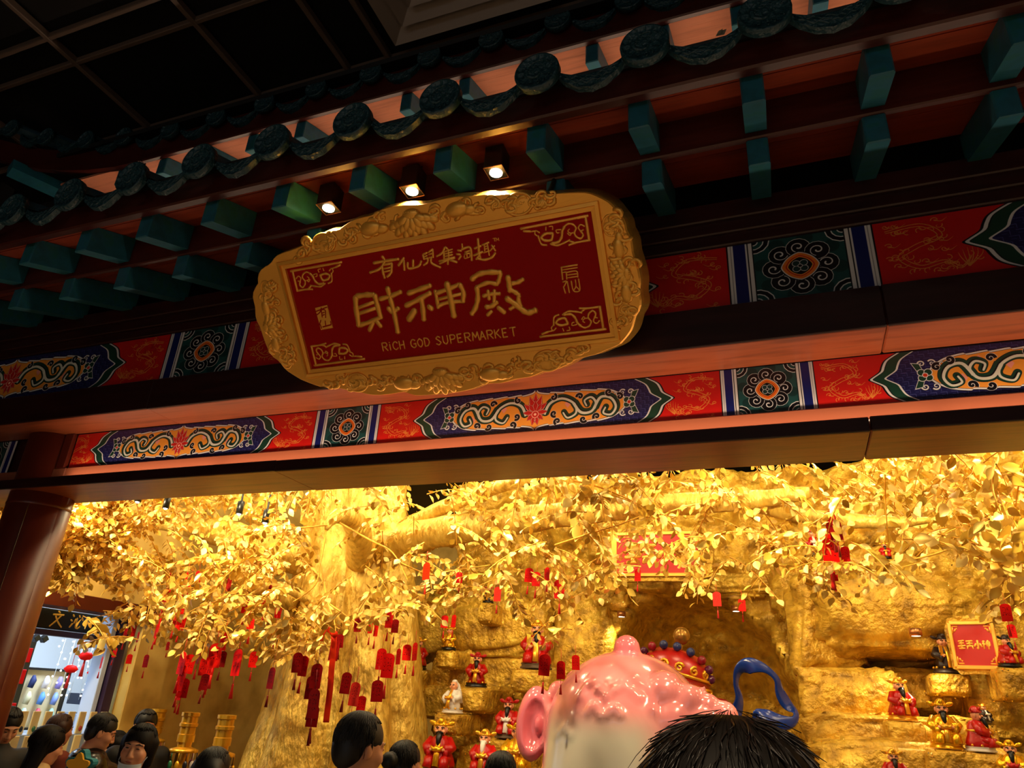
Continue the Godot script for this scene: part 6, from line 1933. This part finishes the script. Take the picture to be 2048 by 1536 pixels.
func build_neighbour():
	var wh := mat("shop_white", Color(0.86, 0.88, 0.90), 0.7)
	var g := G.new()
	for q in [[Vector3(-9.3, 1.6, -6.4), Vector3(0.1, 3.2, 5.8)], [Vector3(-7.7, 1.6, -3.55), Vector3(3.3, 3.2, 0.1)], [Vector3(-7.7, 1.6, -9.2), Vector3(3.3, 3.2, 0.1)], [Vector3(-7.7, 3.2, -6.4), Vector3(3.3, 0.1, 5.8)]]:
		g.box(q[0], q[1], 0.0)
	struct("wall_next_shop", g.done(), wh)
	for p in [Vector3(-7.4, 2.95, -4.9), Vector3(-7.5, 2.95, -6.6)]:  # unseen ceiling panels, out of view, placed to light the next shop
		var l := thing("unseen_ceiling_light", "unseen ceiling panel light inside the white neighbouring shop, %s" % ("nearer one" if p.z > -5 else "farther one"), "light", p, 0.0, "unseen panel lights of the next shop")
		put("panel", boxm(Vector3(0.9, 0.03, 0.5)), emit_mat("cool_panel", Color(0.8, 0.9, 1.0), 3.0), l)
		put("frame", boxm(Vector3(0.96, 0.05, 0.56)), M.vent_paint, l, Vector3(0, 0.03, 0))
		area(p + Vector3(0, -0.03, 0), p + Vector3(0, -1, 0), 0.9, 0.5, Color(0.80, 0.89, 1.0), 8.0, Vector3(0, 0, 1))
	# header, door frame and pilaster of the opening in the left wall
	var purple := mat("door_purple", Color(0.20, 0.13, 0.24), 0.4)
	var d := thing("door_1", "opening in the left gold wall with a brown header and dark purple frame", "doorway")
	d.set_meta("kind", "structure")
	put("header", boxm(Vector3(0.26, 0.125, 2.3)), M.column_paint, d, Vector3(-5.98, 2.30, -4.45))
	put("jamb", boxm(Vector3(0.14, 2.24, 0.10)), purple, d, Vector3(-6.05, 1.12, -5.40))
	put("jamb_lining", boxm(Vector3(0.16, 2.24, 0.05)), mat("cool_trim", Color(0.75, 0.8, 0.88), 0.4), d, Vector3(-6.1, 1.12, -5.31))
	put("pilaster", boxm(Vector3(0.12, 2.3, 0.42), 0.01), M.gold_wall, d, Vector3(-5.95, 1.15, -5.72))
	# dark name board with gold characters over the opening
	var s := thing("shop_sign", "dark name board with two gold characters over the neighbouring shop entrance", "sign", Vector3(-6.32, 2.165, -4.75))
	put("board", boxm(Vector3(0.05, 0.17, 1.9), 0.005), mat("board_dark", Color(0.05, 0.045, 0.05), 0.4), s)
	put("lower_rail", boxm(Vector3(0.08, 0.05, 1.9), 0.005), purple, s, Vector3(0.0, -0.115, 0))
	for q in [["14 -10 62 6 52|14 -48 34 44 40|14 26 38 -10 -10 -52 -54|14 -24 24 8 -16 52 -52", -0.16], ["14 -48 52 -36 40|14 -56 12 -42 4|14 -52 -44 -34 -14|14 -14 22 -22 -10|14 -2 30 0 -34 22 -46 40 -30|14 10 52 20 38|14 40 40 52 18", -0.36]]:
		g = G.new()
		stroke_set(g, q[0], 0.5, 0.0, 1.0, 1.0, 0.00115)
		put("character", g.done(), M.gilt, s, Vector3(0.027, 0.0, q[1]), Basis(Vector3.UP, PI / 2))
	# display cabinet of small goods
	var c := thing("display_cabinet", "framed display board of hair clips and scarves inside the white shop", "cabinet", Vector3(-8.2, 0, -6.45))
	put("back", boxm(Vector3(0.06, 0.62, 0.56)), mat("cream_board", Color(0.85, 0.78, 0.62), 0.6), c, Vector3(-0.03, 1.45, 0))
	for q in [[1.76, 0.56, true], [1.14, 0.56, true]]: put("frame_rail", boxm(Vector3(0.1, 0.025, 0.6)), M.board_dark, c, Vector3(0, q[0], 0))
	for z in [-0.29, 0.29]: put("frame_post", boxm(Vector3(0.1, 1.76, 0.025)), M.board_dark, c, Vector3(0, 0.88, z))
	var cols := [Color(0.12, 0.16, 0.35), Color(0.86, 0.82, 0.82), Color(0.55, 0.50, 0.80), Color(0.80, 0.76, 0.6), Color(0.35, 0.55, 0.85), Color(0.5, 0.6, 0.9), Color(0.7, 0.85, 0.8), Color(0.75, 0.3, 0.35), Color(0.6, 0.8, 0.75)]
	for r in 3:
		for k in 3:
			g = G.new()
			g.tube([Vector3(0.05, 0.07, 0), Vector3(0.06, 0.02, 0.0), Vector3(0.05, -0.06, 0.01)], [0.015, 0.034, 0.03], 9)
			put("scarf", g.done(), mat("cloth_%d" % (r * 3 + k), cols[r * 3 + k], 0.7), c, Vector3(0, 1.62 - 0.17 * r, (k - 1) * -0.17))
	# grey counter with dark boxes
	var ct := thing("counter", "grey counter with dark boxes against the bright wall of the neighbouring shop", "counter", Vector3(-8.2, 0, -7.2))
	put("body", boxm(Vector3(0.5, 1.3, 0.75)), mat("counter_grey", Color(0.55, 0.6, 0.68), 0.5), ct, Vector3(0, 0.65, 0))
	put("dark_box", boxm(Vector3(0.3, 0.12, 0.26)), mat("box_dark", Color(0.12, 0.15, 0.22), 0.5), ct, Vector3(0.05, 1.46, 0.16))
	put("dark_box", boxm(Vector3(0.3, 0.22, 0.2)), M.box_dark, ct, Vector3(0.05, 1.41, -0.2))
	# string lights hanging in curtains
	var sl := thing("string_lights", "hanging strings of tiny white lights in the neighbouring shop", "string lights", Vector3(-8.1, 0, -6.9))
	g = G.new(); g.ball(Vector3.ZERO, Vector3.ONE * 0.011, Basis.IDENTITY, 6, 4)
	var bulb := g.done()
	var r2 := RandomNumberGenerator.new()
	r2.seed = 5
	for k in 6:
		g = G.new()
		g.tube([Vector3(0, 2.1, 0.4 - k * 0.13), Vector3(0, 1.45, 0.42 - k * 0.14)], [0.0025], 4)
		var st := put("string", g.done(), M.shop_white, sl)
		for j in 10:
			put("light_bulb", bulb, emit_mat("bulb_white", Color(1.0, 0.97, 0.9), 2.5), st, Vector3(r2.randf_range(-0.03, 0.03), 2.08 - j * 0.065, 0.4 - k * 0.13 + r2.randf_range(-0.05, 0.05)))
	# red hanging ornaments
	var n := 0
	for q in [[172, 1312, "highest, in front of the string lights"], [189, 1346, "lower right, against the string lights"], [142, 1338, "small left one, beside the white wall"]]:
		var p := at(q[0], q[1], 5.9 + 0.2 * n)
		var o := thing("red_ornament", "red hanging festival ornament with a tassel, %s" % q[2], "ornament", p, 1.0, "red ornaments in the next shop")
		g = G.new()
		g.lathe([Vector2(0, -0.045), Vector2(0.045, -0.035), Vector2(0.075, 0.0), Vector2(0.045, 0.035), Vector2(0, 0.045)], Vector3.ZERO, 10, 0)
		put("lantern", g.done(), M.tag_bright, o)
		g = G.new()
		g.tube([Vector3(0, -0.04, 0), Vector3(0, -0.20, 0)], [0.008, 0.02], 6)
		g.tube([Vector3(0, 0.04, 0), Vector3(0, 0.4, 0)], [0.004], 4)
		put("tassel", g.done(), M.tassel_red, o)
		n += 1
	# dark vertical banner with red patches, at the left of the opening
	var b := thing("vertical_banner", "dark vertical banner with red patches beside the white wall of the next shop", "banner", Vector3(-7.6, 1.55, -5.72))
	put("cloth", boxm(Vector3(0.02, 1.0, 0.09)), M.board_dark, b)
	for y in [0.33, 0.12, -0.2]: put("patch", boxm(Vector3(0.024, 0.14, 0.05)), M.tag_red, b, Vector3(0.003, y, 0))
	var cl := thing("spot_cluster", "pair of small black box spotlights on the ceiling of the next shop", "light", at(72, 1276, 5.6))
	for k in 2: put("box_lamp", boxm(Vector3(0.06, 0.06, 0.06)), M.lamp_black, cl, Vector3(0, 0.0, -0.09 * k), Basis(Vector3.RIGHT, 0.7))
	put("rail", boxm(Vector3(0.02, 0.02, 0.3)), M.lamp_black, cl, Vector3(0, 0.06, -0.05))

func build_racks():
	# two rows of cream cards with trinkets in front of the opening
	var st := thing("card_stand", "stepped stand with two rows of cream cards with small charms, at the lower left", "display stand", Vector3(-5.68, 0, -4.65))
	put("lower_step", boxm(Vector3(0.4, 1.10, 1.35)), M.counter_grey, st, Vector3(0.1, 0.55, 0))
	put("upper_step", boxm(Vector3(0.2, 1.26, 1.35)), M.counter_grey, st, Vector3(-0.18, 0.63, 0))
	var cm := mat("card_cream", Color(0.92, 0.85, 0.62), 0.6)
	var cols := [mat("charm_red", Color(0.6, 0.12, 0.1), 0.3), mat("charm_green", Color(0.15, 0.4, 0.25), 0.3), mat("charm_dark", Color(0.1, 0.1, 0.15), 0.3)]
	for r in 2:
		for k in 12:
			var x := -0.12 + 0.26 * r
			var y := 1.345 - 0.16 * r
			var z := 0.6 - 0.108 * k
			var cd := put("card", boxm(Vector3(0.012, 0.17, 0.085)), cm, st, Vector3(x, y, z), Basis(Vector3.UP, 0.25))
			var g := G.new()
			g.ball(Vector3(0.012, -0.045, 0.0), Vector3(0.01, 0.022, 0.018), Basis.IDENTITY, 8, 6)
			put("charm", g.done(), cols[(k * 2 + r) % 3], cd)
	# three gold tower racks hung with key rings
	var gm := mat("rack_gold", Color(0.88, 0.66, 0.16), 0.3, 0.5)
	var names := ["leftmost gold tower rack of hanging trinkets, by the man with glasses", "middle gold tower rack of hanging key rings before the plain gold wall", "right gold tower rack hung with dark trinkets, next to the tree roots"]
	var R := [[320, 1418, 5.6], [383, 1425, 4.75], [455, 1430, 4.65]]
	for k in 3:
		var p := at(R[k][0], R[k][1], R[k][2])
		var o := thing("display_rack", names[k], "display rack", Vector3(p.x, 0, p.z), 0.0, "gold trinket racks")
		var H := p.y
		var g := G.new()
		g.lathe([Vector2(0, 0), Vector2(0.22, 0), Vector2(0.22, 0.05), Vector2(0.06, 0.08), Vector2(0.05, H - 0.20), Vector2(0.062, H - 0.2), Vector2(0.062, H - 0.15), Vector2(0.056, H - 0.145), Vector2(0.056, H - 0.10), Vector2(0.066, H - 0.095), Vector2(0.066, H - 0.075), Vector2(0.058, H - 0.07), Vector2(0.058, H - 0.03), Vector2(0.066, H - 0.025), Vector2(0.066, H), Vector2(0, H)], Vector3.ZERO, 22, -1)
		put("column", g.done(), gm, o)
		for j in 3:
			g = G.new()
			var y := H - 0.27 - 0.24 * j
			var rr := 0.105 + 0.025 * j
			g.lathe([Vector2(0.05, y), Vector2(rr, y), Vector2(rr, y + 0.02), Vector2(0.05, y + 0.035)], Vector3.ZERO, 20, 0)
			var ring := put("ring_shelf", g.done(), gm, o)
			for i in 12:
				var a := TAU * i / 12.0
				g = G.new()
				g.tube([Vector3(0, 0, 0), Vector3(0, -0.05, 0)], [0.003], 4)
				g.ball(Vector3(0, -0.08, 0), Vector3(0.020, 0.032, 0.014), Basis.IDENTITY, 7, 6)
				put("key_ring", g.done(), [cols[0], M.figure_white, cols[2], gm, cols[1]][(i + j + k) % 5], ring, Vector3(cos(a) * rr, y, sin(a) * rr))

var PB := {}
func head_field() -> ArrayMesh:
	var f := Field.new(Vector3(-0.12, -0.22, -0.13), Vector3(0.12, 0.14, 0.14), 0.0048)
	f.egg(Vector3(0, 0.018, -0.012), Vector3(0.074, 0.092, 0.092), Basis.IDENTITY, 0.02)
	f.egg(Vector3(0, -0.035, 0.022), Vector3(0.062, 0.085, 0.066), Basis.IDENTITY, 0.03)
	f.egg(Vector3(0, -0.080, 0.034), Vector3(0.044, 0.038, 0.044), Basis.IDENTITY, 0.03)
	f.egg(Vector3(0, -0.103, 0.058), Vector3(0.020, 0.016, 0.016), Basis.IDENTITY, 0.02)
	for s in [-1.0, 1.0]:
		f.egg(Vector3(0.036 * s, -0.030, 0.062), Vector3(0.024, 0.022, 0.022), Basis.IDENTITY, 0.025)
		f.egg(Vector3(0.030 * s, 0.004, 0.093), Vector3(0.017, 0.010, 0.011), Basis.IDENTITY, 0.015, true)
		f.egg(Vector3(0.030 * s, 0.003, 0.078), Vector3(0.013, 0.010, 0.011), Basis.IDENTITY, 0.006)
		f.bone(Vector3(0.010 * s, 0.022, 0.084), Vector3(0.048 * s, 0.022, 0.070), 0.008, 0.007, 0.015)
		f.egg(Vector3(0.077 * s, -0.012, -0.006), Vector3(0.010, 0.031, 0.019), Basis(Vector3.UP, -0.4 * s), 0.008)
		f.egg(Vector3(0.011 * s, -0.042, 0.094), Vector3(0.009, 0.007, 0.009), Basis.IDENTITY, 0.008)
	f.bone(Vector3(0, 0.005, 0.086), Vector3(0, -0.036, 0.102), 0.008, 0.012, 0.012)
	f.bone(Vector3(-0.018, -0.064, 0.080), Vector3(0.018, -0.064, 0.080), 0.006, 0.006, 0.008)
	f.bone(Vector3(-0.014, -0.074, 0.081), Vector3(0.014, -0.074, 0.081), 0.007, 0.007, 0.006)
	f.bone(Vector3(0, -0.07, -0.022), Vector3(0, -0.20, -0.03), 0.050, 0.056, 0.03)
	return f.mesh()
func hand_field(s: float) -> ArrayMesh:
	# relaxed hand hanging down, wrist at the origin, thumb forward
	var f := Field.new(Vector3(-0.05, -0.20, -0.06), Vector3(0.05, 0.05, 0.09), 0.004)
	f.bone(Vector3(0, 0.03, 0), Vector3(0, -0.02, 0.005), 0.026, 0.024, 0.01)
	f.egg(Vector3(0, -0.055, 0.008), Vector3(0.016, 0.048, 0.040), Basis.IDENTITY, 0.015)
	for k in 4:
		var z := 0.038 - 0.021 * k
		var L: float = [0.068, 0.076, 0.070, 0.055][k]
		var a := Vector3(0, -0.092 + 0.004 * absf(k - 1.0), z)
		var b := a + Vector3(-0.008 * s, -L * 0.5, 0.0)
		f.bone(a, b, 0.0090, 0.0085, 0.004)
		f.bone(b, b + Vector3(-0.018 * s, -L * 0.42, 0.0), 0.0085, 0.0070, 0.004)
	f.bone(Vector3(0, -0.030, 0.035), Vector3(-0.012 * s, -0.062, 0.062), 0.012, 0.010, 0.010)
	f.bone(Vector3(-0.012 * s, -0.062, 0.062), Vector3(-0.018 * s, -0.090, 0.064), 0.010, 0.008, 0.005)
	return f.mesh()
const ARM := [Vector3(0.185, 1.365, -0.01), Vector3(0.235, 1.10, -0.03), Vector3(0.245, 0.87, 0.05)]
func body_field(fat: float, kind: String) -> ArrayMesh:
	var y1 := 1.48
	var f := Field.new(Vector3(-0.42, -0.02, -0.24), Vector3(0.42, y1, 0.24), 0.0135 if kind == "skin" else 0.016)
	if kind != "trousers":
		f.egg(Vector3(0, 1.24, 0), Vector3(0.165 + fat, 0.20, 0.108 + fat), Basis.IDENTITY, 0.05)
		f.egg(Vector3(0, 1.05, 0.005), Vector3(0.145 + fat, 0.20, 0.105 + fat), Basis.IDENTITY, 0.05)
		f.bone(Vector3(-0.165, 1.365, -0.015), Vector3(0.165, 1.365, -0.015), 0.052 + fat, 0.052 + fat, 0.05)
		if kind == "skin": f.bone(Vector3(0, 1.36, -0.02), Vector3(0, 1.46, -0.03), 0.06, 0.054, 0.04)
		else: f.bone(Vector3(0, 1.40, -0.02), Vector3(0, 1.435, -0.02), 0.075, 0.068, 0.03)
		for s in [-1.0, 1.0]:
			var m := Vector3(s, 1, 1)
			f.bone(ARM[0] * m, ARM[1] * m, 0.048 + fat, 0.040 + fat, 0.04)
			f.bone(ARM[1] * m, ARM[2] * m, 0.039 + fat, 0.027 + fat * 0.9, 0.02)
	if kind == "skin" or kind == "trousers":
		var t := fat if kind == "trousers" else 0.0
		f.egg(Vector3(0, 0.92, 0), Vector3(0.160 + t, 0.12, 0.112 + t), Basis.IDENTITY, 0.05)
		for s in [-1.0, 1.0]:
			f.bone(Vector3(0.088 * s, 0.88, 0), Vector3(0.100 * s, 0.49, 0.01), 0.084 + t, 0.056 + t, 0.04)
			f.bone(Vector3(0.100 * s, 0.49, 0.01), Vector3(0.102 * s, 0.10, -0.01), 0.054 + t, 0.038 + t, 0.02)
			if kind == "skin": f.bone(Vector3(0.102 * s, 0.045, -0.03), Vector3(0.112 * s, 0.032, 0.13), 0.040, 0.030, 0.03)
	if kind == "jacket":
		f.egg(Vector3(0, 0.93, 0), Vector3(0.165 + fat, 0.13, 0.118 + fat), Basis.IDENTITY, 0.04)
	if kind == "puffer":
		for k in 6:
			var y := 0.92 + 0.085 * k
			f.egg(Vector3(0, y, 0), Vector3(0.185 + fat, 0.055, 0.135 + fat), Basis.IDENTITY, 0.01)
		f.egg(Vector3(0, 1.41, -0.09), Vector3(0.15, 0.07, 0.09), Basis.IDENTITY, 0.02)
	return f.mesh()
# skull-hugging hair: shell over the cranium, left open over the face; the rest by style
func hair_field(style: String) -> ArrayMesh:
	var f := Field.new(Vector3(-0.17, -0.34, -0.21), Vector3(0.17, 0.19, 0.15), 0.0062)
	var v := 0.0 if style == "short" else 0.005
	f.egg(Vector3(0, 0.030, -0.016), Vector3(0.084 + v, 0.098 + v, 0.102 + v), Basis.IDENTITY, 0.02)
	match style:
		"short":
			f.egg(Vector3(0, -0.018, -0.058), Vector3(0.070, 0.070, 0.056), Basis.IDENTITY, 0.02)
		"bob":
			for s in [-1.0, 1.0]:
				f.bone(Vector3(0.075 * s, 0.03, -0.02), Vector3(0.080 * s, -0.075, -0.015), 0.030, 0.020, 0.03)
			f.egg(Vector3(0, -0.05, -0.06), Vector3(0.092, 0.10, 0.06), Basis.IDENTITY, 0.03)
		"long":
			for s in [-1.0, 0.0, 1.0]:
				f.bone(Vector3(0.06 * s, 0.0, -0.06), Vector3(0.075 * s, -0.29, -0.085), 0.055, 0.045, 0.04)
		"shag":
			for k in 9:
				var a := PI * 0.08 + PI * 0.84 * k / 8.0 + PI
				f.bone(Vector3(cos(a) * 0.07, -0.02, sin(a) * 0.07 - 0.01), Vector3(cos(a) * (0.10 + 0.015 * (k % 3)), -0.17 - 0.04 * (k % 2), sin(a) * 0.09 - 0.02), 0.034, 0.012, 0.02)
			f.egg(Vector3(0, 0.04, -0.03), Vector3(0.102, 0.10, 0.11), Basis.IDENTITY, 0.03)
		"bun":
			f.egg(Vector3(0, 0.02, -0.135), Vector3(0.052, 0.05, 0.045), Basis.IDENTITY, 0.015)
			f.egg(Vector3(0, -0.045, -0.06), Vector3(0.075, 0.07, 0.055), Basis.IDENTITY, 0.02)
	f.egg(Vector3(0, -0.050, 0.085), Vector3(0.070, 0.092, 0.085), Basis.IDENTITY, 0.012, true)
	if style == "short" or style == "bun":
		for s in [-1.0, 1.0]:
			f.egg(Vector3(0.088 * s, -0.045, 0.010), Vector3(0.034, 0.062, 0.050), Basis.IDENTITY, 0.008, true)
			f.egg(Vector3(0.078 * s, -0.045, 0.060), Vector3(0.032, 0.075, 0.050), Basis.IDENTITY, 0.008, true)
	return f.mesh()
func strands(n: int, len0: float, len1: float, puff: float, r: float, seed_: int, fly := 0.0) -> ArrayMesh:
	# fine locks lying over the crown
	var rr := RandomNumberGenerator.new()
	rr.seed = seed_
	var g := G.new()
	for k in n:
		var a := rr.randf() * TAU
		var b0 := rr.randf_range(0.05, 1.0)
		var L := rr.randf_range(len0, len1)
		var lift := rr.randf() * fly
		var P := []
		for i in 7:
			var s := i / 6.0
			var b := b0 + L * s
			var q := Vector3(cos(a) * sin(b), cos(b), sin(a) * sin(b))
			if q.z > 0.25 and q.y < 0.62: break
			a += rr.randf_range(-0.07, 0.07)
			P.append(Vector3(0, 0.030, -0.016) + q * Vector3(0.084, 0.098, 0.102) * (1.0 + puff + lift * s * s))
		if P.size() < 3: continue
		g.tube(P, [r * 0.6, r, r, r, r * 0.9, r * 0.7, r * 0.3], 4, 1)
	return g.done()

func person(label: String, u: float, v: float, depth: float, yaw: float, look: Dictionary) -> Node3D:
	# u, v: where the middle of the head is seen
	var hc := at(u, v, depth)
	var k := hc.y / 1.585
	var o := thing("person", label, "person", Vector3(hc.x, 0, hc.z), yaw)
	o.scale = Vector3.ONE * k
	var ht := Transform3D(Basis(Vector3.UP, look.get("turn", 0.0)) * Basis(Vector3.RIGHT, look.get("nod", 0.0)) * Basis(Vector3.BACK, look.get("tilt", 0.0)), Vector3(0, 1.585, 0.0))
	var st := SurfaceTool.new()
	st.append_from(PB.body, 0, Transform3D.IDENTITY)
	st.append_from(PB.head, 0, ht)
	for s in [-1.0, 1.0]: st.append_from(PB.hand_l if s < 0 else PB.hand_r, 0, Transform3D(Basis.IDENTITY, ARM[2] * Vector3(s, 1, 1)))
	put("body", st.commit(), M["skin_" + look.get("skin", "a")], o)
	put("jacket", PB[look.get("top", "jacket")], look.cloth, o)
	put("trousers", PB.trousers, M.trousers_dark, o)
	var g := G.new()
	for s in [-1.0, 1.0]:
		g.tube([Vector3(0.102 * s, 0.05, -0.065), Vector3(0.106 * s, 0.048, 0.03), Vector3(0.113 * s, 0.035, 0.145)], [0.05, 0.05, 0.035], 10)
	put("shoes", g.done(), M.figure_black, o)
	var hair := put("hair", PB["hair_" + look.hair], look.hair_mat, o, ht.origin, ht.basis)
	put("locks", PB["locks_" + look.hair], look.hair_mat, hair)
	if look.has("strap"):
		for s in [-1.0, 1.0]:
			g = G.new()
			g.tube([Vector3(0.10 * s, 1.26, -0.135), Vector3(0.11 * s, 1.36, -0.115), Vector3(0.11 * s, 1.445, -0.03), Vector3(0.10 * s, 1.40, 0.06), Vector3(0.10 * s, 1.28, 0.135)], [0.03], 8, 1, Vector3(0, 0.7, -0.7), 0.3)
			put("strap", g.done(), look.strap, o)
	if look.get("face", true):
		g = G.new()
		for s in [-1.0, 1.0]:
			g.ball(Vector3(0.030 * s, 0.003, 0.0885), Vector3(0.0105, 0.0035, 0.004), Basis(Vector3.UP, 0.25 * s), 8, 6)
			g.tube([Vector3(0.014 * s, 0.021, 0.093), Vector3(0.032 * s, 0.026, 0.089), Vector3(0.049 * s, 0.020, 0.078)], [0.0025, 0.004, 0.002], 5)
		put("eyes", g.done(), M.figure_black, o, ht.origin, ht.basis)
		g = G.new()
		g.tube([Vector3(-0.021, -0.067, 0.084), Vector3(0, -0.066, 0.091), Vector3(0.021, -0.067, 0.084)], [0.002, 0.0045, 0.002], 6)
		put("mouth", g.done(), M.lip, o, ht.origin, ht.basis)
	if look.get("glasses", false):
		g = G.new()
		for s in [-1.0, 1.0]:
			var P := []
			for i in 17: P.append(Vector3(0.031 * s + cos(TAU * i / 16.0) * 0.022, 0.003 + sin(TAU * i / 16.0) * 0.017, 0.104))
			g.tube(P, [0.0022], 4, 1, Vector3.ZERO, 1.0, false)
			g.tube([Vector3(0.053 * s, 0.006, 0.103), Vector3(0.08 * s, 0.004, 0.0)], [0.002], 4)
		g.tube([Vector3(-0.01, 0.005, 0.106), Vector3(0.01, 0.005, 0.106)], [0.002], 4)
		put("glasses", g.done(), M.figure_black, o, ht.origin, ht.basis)
	if look.get("mask", false):
		g = G.new()
		var grid := []
		for j in 7:
			var row := []
			for i in 15:
				var a := -1.25 + 2.5 * i / 14.0
				var y := -0.078 - 0.062 * j / 6.0
				var w := 1.0 - 0.10 * j / 6.0
				row.append(Vector3(sin(a) * 0.070 * w, y + 0.018 * (1.0 - cos(a)), 0.022 + cos(a) * (0.080 * w - 0.012 * j / 6.0) + 0.004 * sin(j * 2.4)))
			grid.append(row)
		for j in 6:
			for i in 14: g.quad(grid[j + 1][i], grid[j + 1][i + 1], grid[j][i + 1], grid[j][i], 1)
		for s in [0, 14]: g.tube([grid[0][s], Vector3(0.074 * (-1 if s == 0 else 1), -0.03, 0.005), Vector3(0.080 * (-1 if s == 0 else 1), 0.012, -0.012)], [0.002], 4)
		put("mask", g.done(), mat("mask_blue", Color(0.80, 0.87, 0.92), 0.7, 0.0, {"cull_mode": BaseMaterial3D.CULL_DISABLED}), o, ht.origin, ht.basis)
	return o

func build_people():
	mat("skin_a", Color(0.80, 0.56, 0.42), 0.5, 0.0, {"subsurf_scatter_enabled": true, "subsurf_scatter_strength": 0.15})
	mat("skin_b", Color(0.86, 0.64, 0.50), 0.5, 0.0, {"subsurf_scatter_enabled": true, "subsurf_scatter_strength": 0.15})
	mat("lip", Color(0.62, 0.28, 0.24), 0.45)
	mat("trousers_dark", Color(0.06, 0.06, 0.08), 0.8)
	var black := mat("hair_black", Color(0.022, 0.017, 0.015), 0.55)
	var brown := mat("hair_brown", Color(0.050, 0.028, 0.017), 0.6, 0.0, {"metallic_specular": 0.3})
	var auburn := mat("hair_auburn", Color(0.20, 0.075, 0.035), 0.55)
	PB.body = body_field(0.0, "skin")
	PB.head = head_field()
	PB.hand_l = hand_field(-1.0)
	PB.hand_r = hand_field(1.0)
	PB.jacket = body_field(0.016, "jacket")
	PB.puffer = body_field(0.045, "puffer")
	PB.trousers = body_field(0.014, "trousers")
	for s in ["short", "bob", "long", "shag", "bun"]:
		PB["hair_" + s] = hair_field(s)
		PB["locks_" + s] = strands(700 if s != "shag" else 800, 0.7, 1.4 if s == "short" or s == "bun" else 1.9, 0.015 if s == "short" else (0.10 if s == "shag" else 0.055), 0.0024, s.hash() % 100, 0.05 if s != "shag" else 0.25)
	var dk := mat("cloth_black", Color(0.03, 0.03, 0.035), 0.7)
	person("dark haired man at the left edge in a black top, head bent down in profile", 14, 1452, 3.65, 1.35, {"hair": "short", "hair_mat": black, "cloth": dk, "nod": 0.45, "skin": "a"})
	person("woman with shaggy dark brown shoulder length hair and orange straps, seen from behind", 97, 1492, 3.6, 2.6, {"hair": "shag", "hair_mat": brown, "cloth": mat("cloth_cream", Color(0.85, 0.72, 0.5), 0.8), "nod": 0.15, "strap": mat("strap_orange", Color(0.80, 0.18, 0.06), 0.6)})
	person("person with auburn hair behind the shaggy haired woman, facing away", 120, 1460, 4.3, 2.9, {"hair": "bob", "hair_mat": auburn, "cloth": mat("cloth_rust", Color(0.45, 0.16, 0.08), 0.8)})
	person("person in a shiny black puffer jacket with dark hair, turned away", 204, 1464, 3.9, 2.4, {"hair": "short", "hair_mat": black, "cloth": mat("puffer_black", Color(0.025, 0.022, 0.022), 0.25), "top": "puffer", "nod": 0.3})
	person("young woman with brown hair looking down to the left in a grey top", 228, 1492, 4.6, -0.75, {"hair": "long", "hair_mat": brown, "cloth": mat("cloth_grey", Color(0.30, 0.28, 0.26), 0.8), "nod": 0.4, "skin": "b"})
	person("woman with short dark hair and a pale blue mask pulled under her chin", 275, 1496, 3.15, 0.50, {"hair": "bob", "hair_mat": brown, "cloth": mat("cloth_magenta", Color(0.50, 0.08, 0.16), 0.8), "mask": true, "tilt": -0.08, "skin": "a"})
	person("man with short black hair and glasses behind the masked woman", 290, 1452, 4.5, 1.0, {"hair": "short", "hair_mat": black, "cloth": dk, "glasses": true, "nod": 0.1})
	person("person with smooth straight black hair at the bottom, seen from behind", 428, 1541, 3.3, 2.9, {"hair": "long", "hair_mat": black, "cloth": dk})
	person("man with thick black hair in a black top, seen from behind in the middle", 721, 1494, 2.65, 2.65, {"hair": "short", "hair_mat": black, "cloth": dk, "nod": 0.12, "skin": "a"})
	person("woman with black hair tied back, low at the bottom beside the rocks", 811, 1528, 3.8, 2.8, {"hair": "bun", "hair_mat": black, "cloth": dk})
	person("person of whom only the top of the black hair shows left of the pink statue", 1004, 1552, 3.7, 3.0, {"hair": "short", "hair_mat": black, "cloth": dk})
	var near := person("person close to the camera, only the top of tousled dark brown hair showing", 1490, 1728, 0.92, 2.9, {"hair": "shag", "hair_mat": brown, "cloth": dk})
	var hr: Node3D = near.get_node("hair")
	put("locks", strands(2600, 0.5, 1.6, 0.16, 0.0014, 31, 0.20), mat("hair_lock_brown", Color(0.085, 0.047, 0.028), 0.45), hr)
	put("flyaway_hairs", strands(90, 0.9, 1.8, 0.22, 0.0006, 77, 0.5), brown, hr)
	# orange straps and a yellow plush star
	var pl := thing("plush_star", "yellow star shaped plush with a teal outline, at the bottom left between the shoppers", "plush", at(162, 1532, 2.7), 0.3)
	var o := PackedVector2Array()
	for k in 40:
		var a := TAU * k / 40.0
		var r := 0.055 * (1.0 + 0.22 * cos(5 * a))
		o.append(Vector2(cos(a + PI / 2) * r, sin(a + PI / 2) * r))
	var g := G.new()
	g.plate(o, -0.02, 0.02)
	put("outline", g.done(), mat("plush_teal", Color(0.10, 0.45, 0.5), 0.9), pl)
	g = G.new()
	var inner := PackedVector2Array()
	for q in o: inner.append(q * 0.82)
	g.plate(inner, -0.03, 0.032)
	put("body", g.done(), mat("plush_yellow", Color(0.92, 0.66, 0.15), 0.9), pl)
	g = G.new()
	g.tube([Vector3(0, -0.05, 0), Vector3(0, -0.5, 0.0), Vector3(0.1, -1.42, 0)], [0.006], 6)
	put("stick", g.done(), M.shop_white, pl)
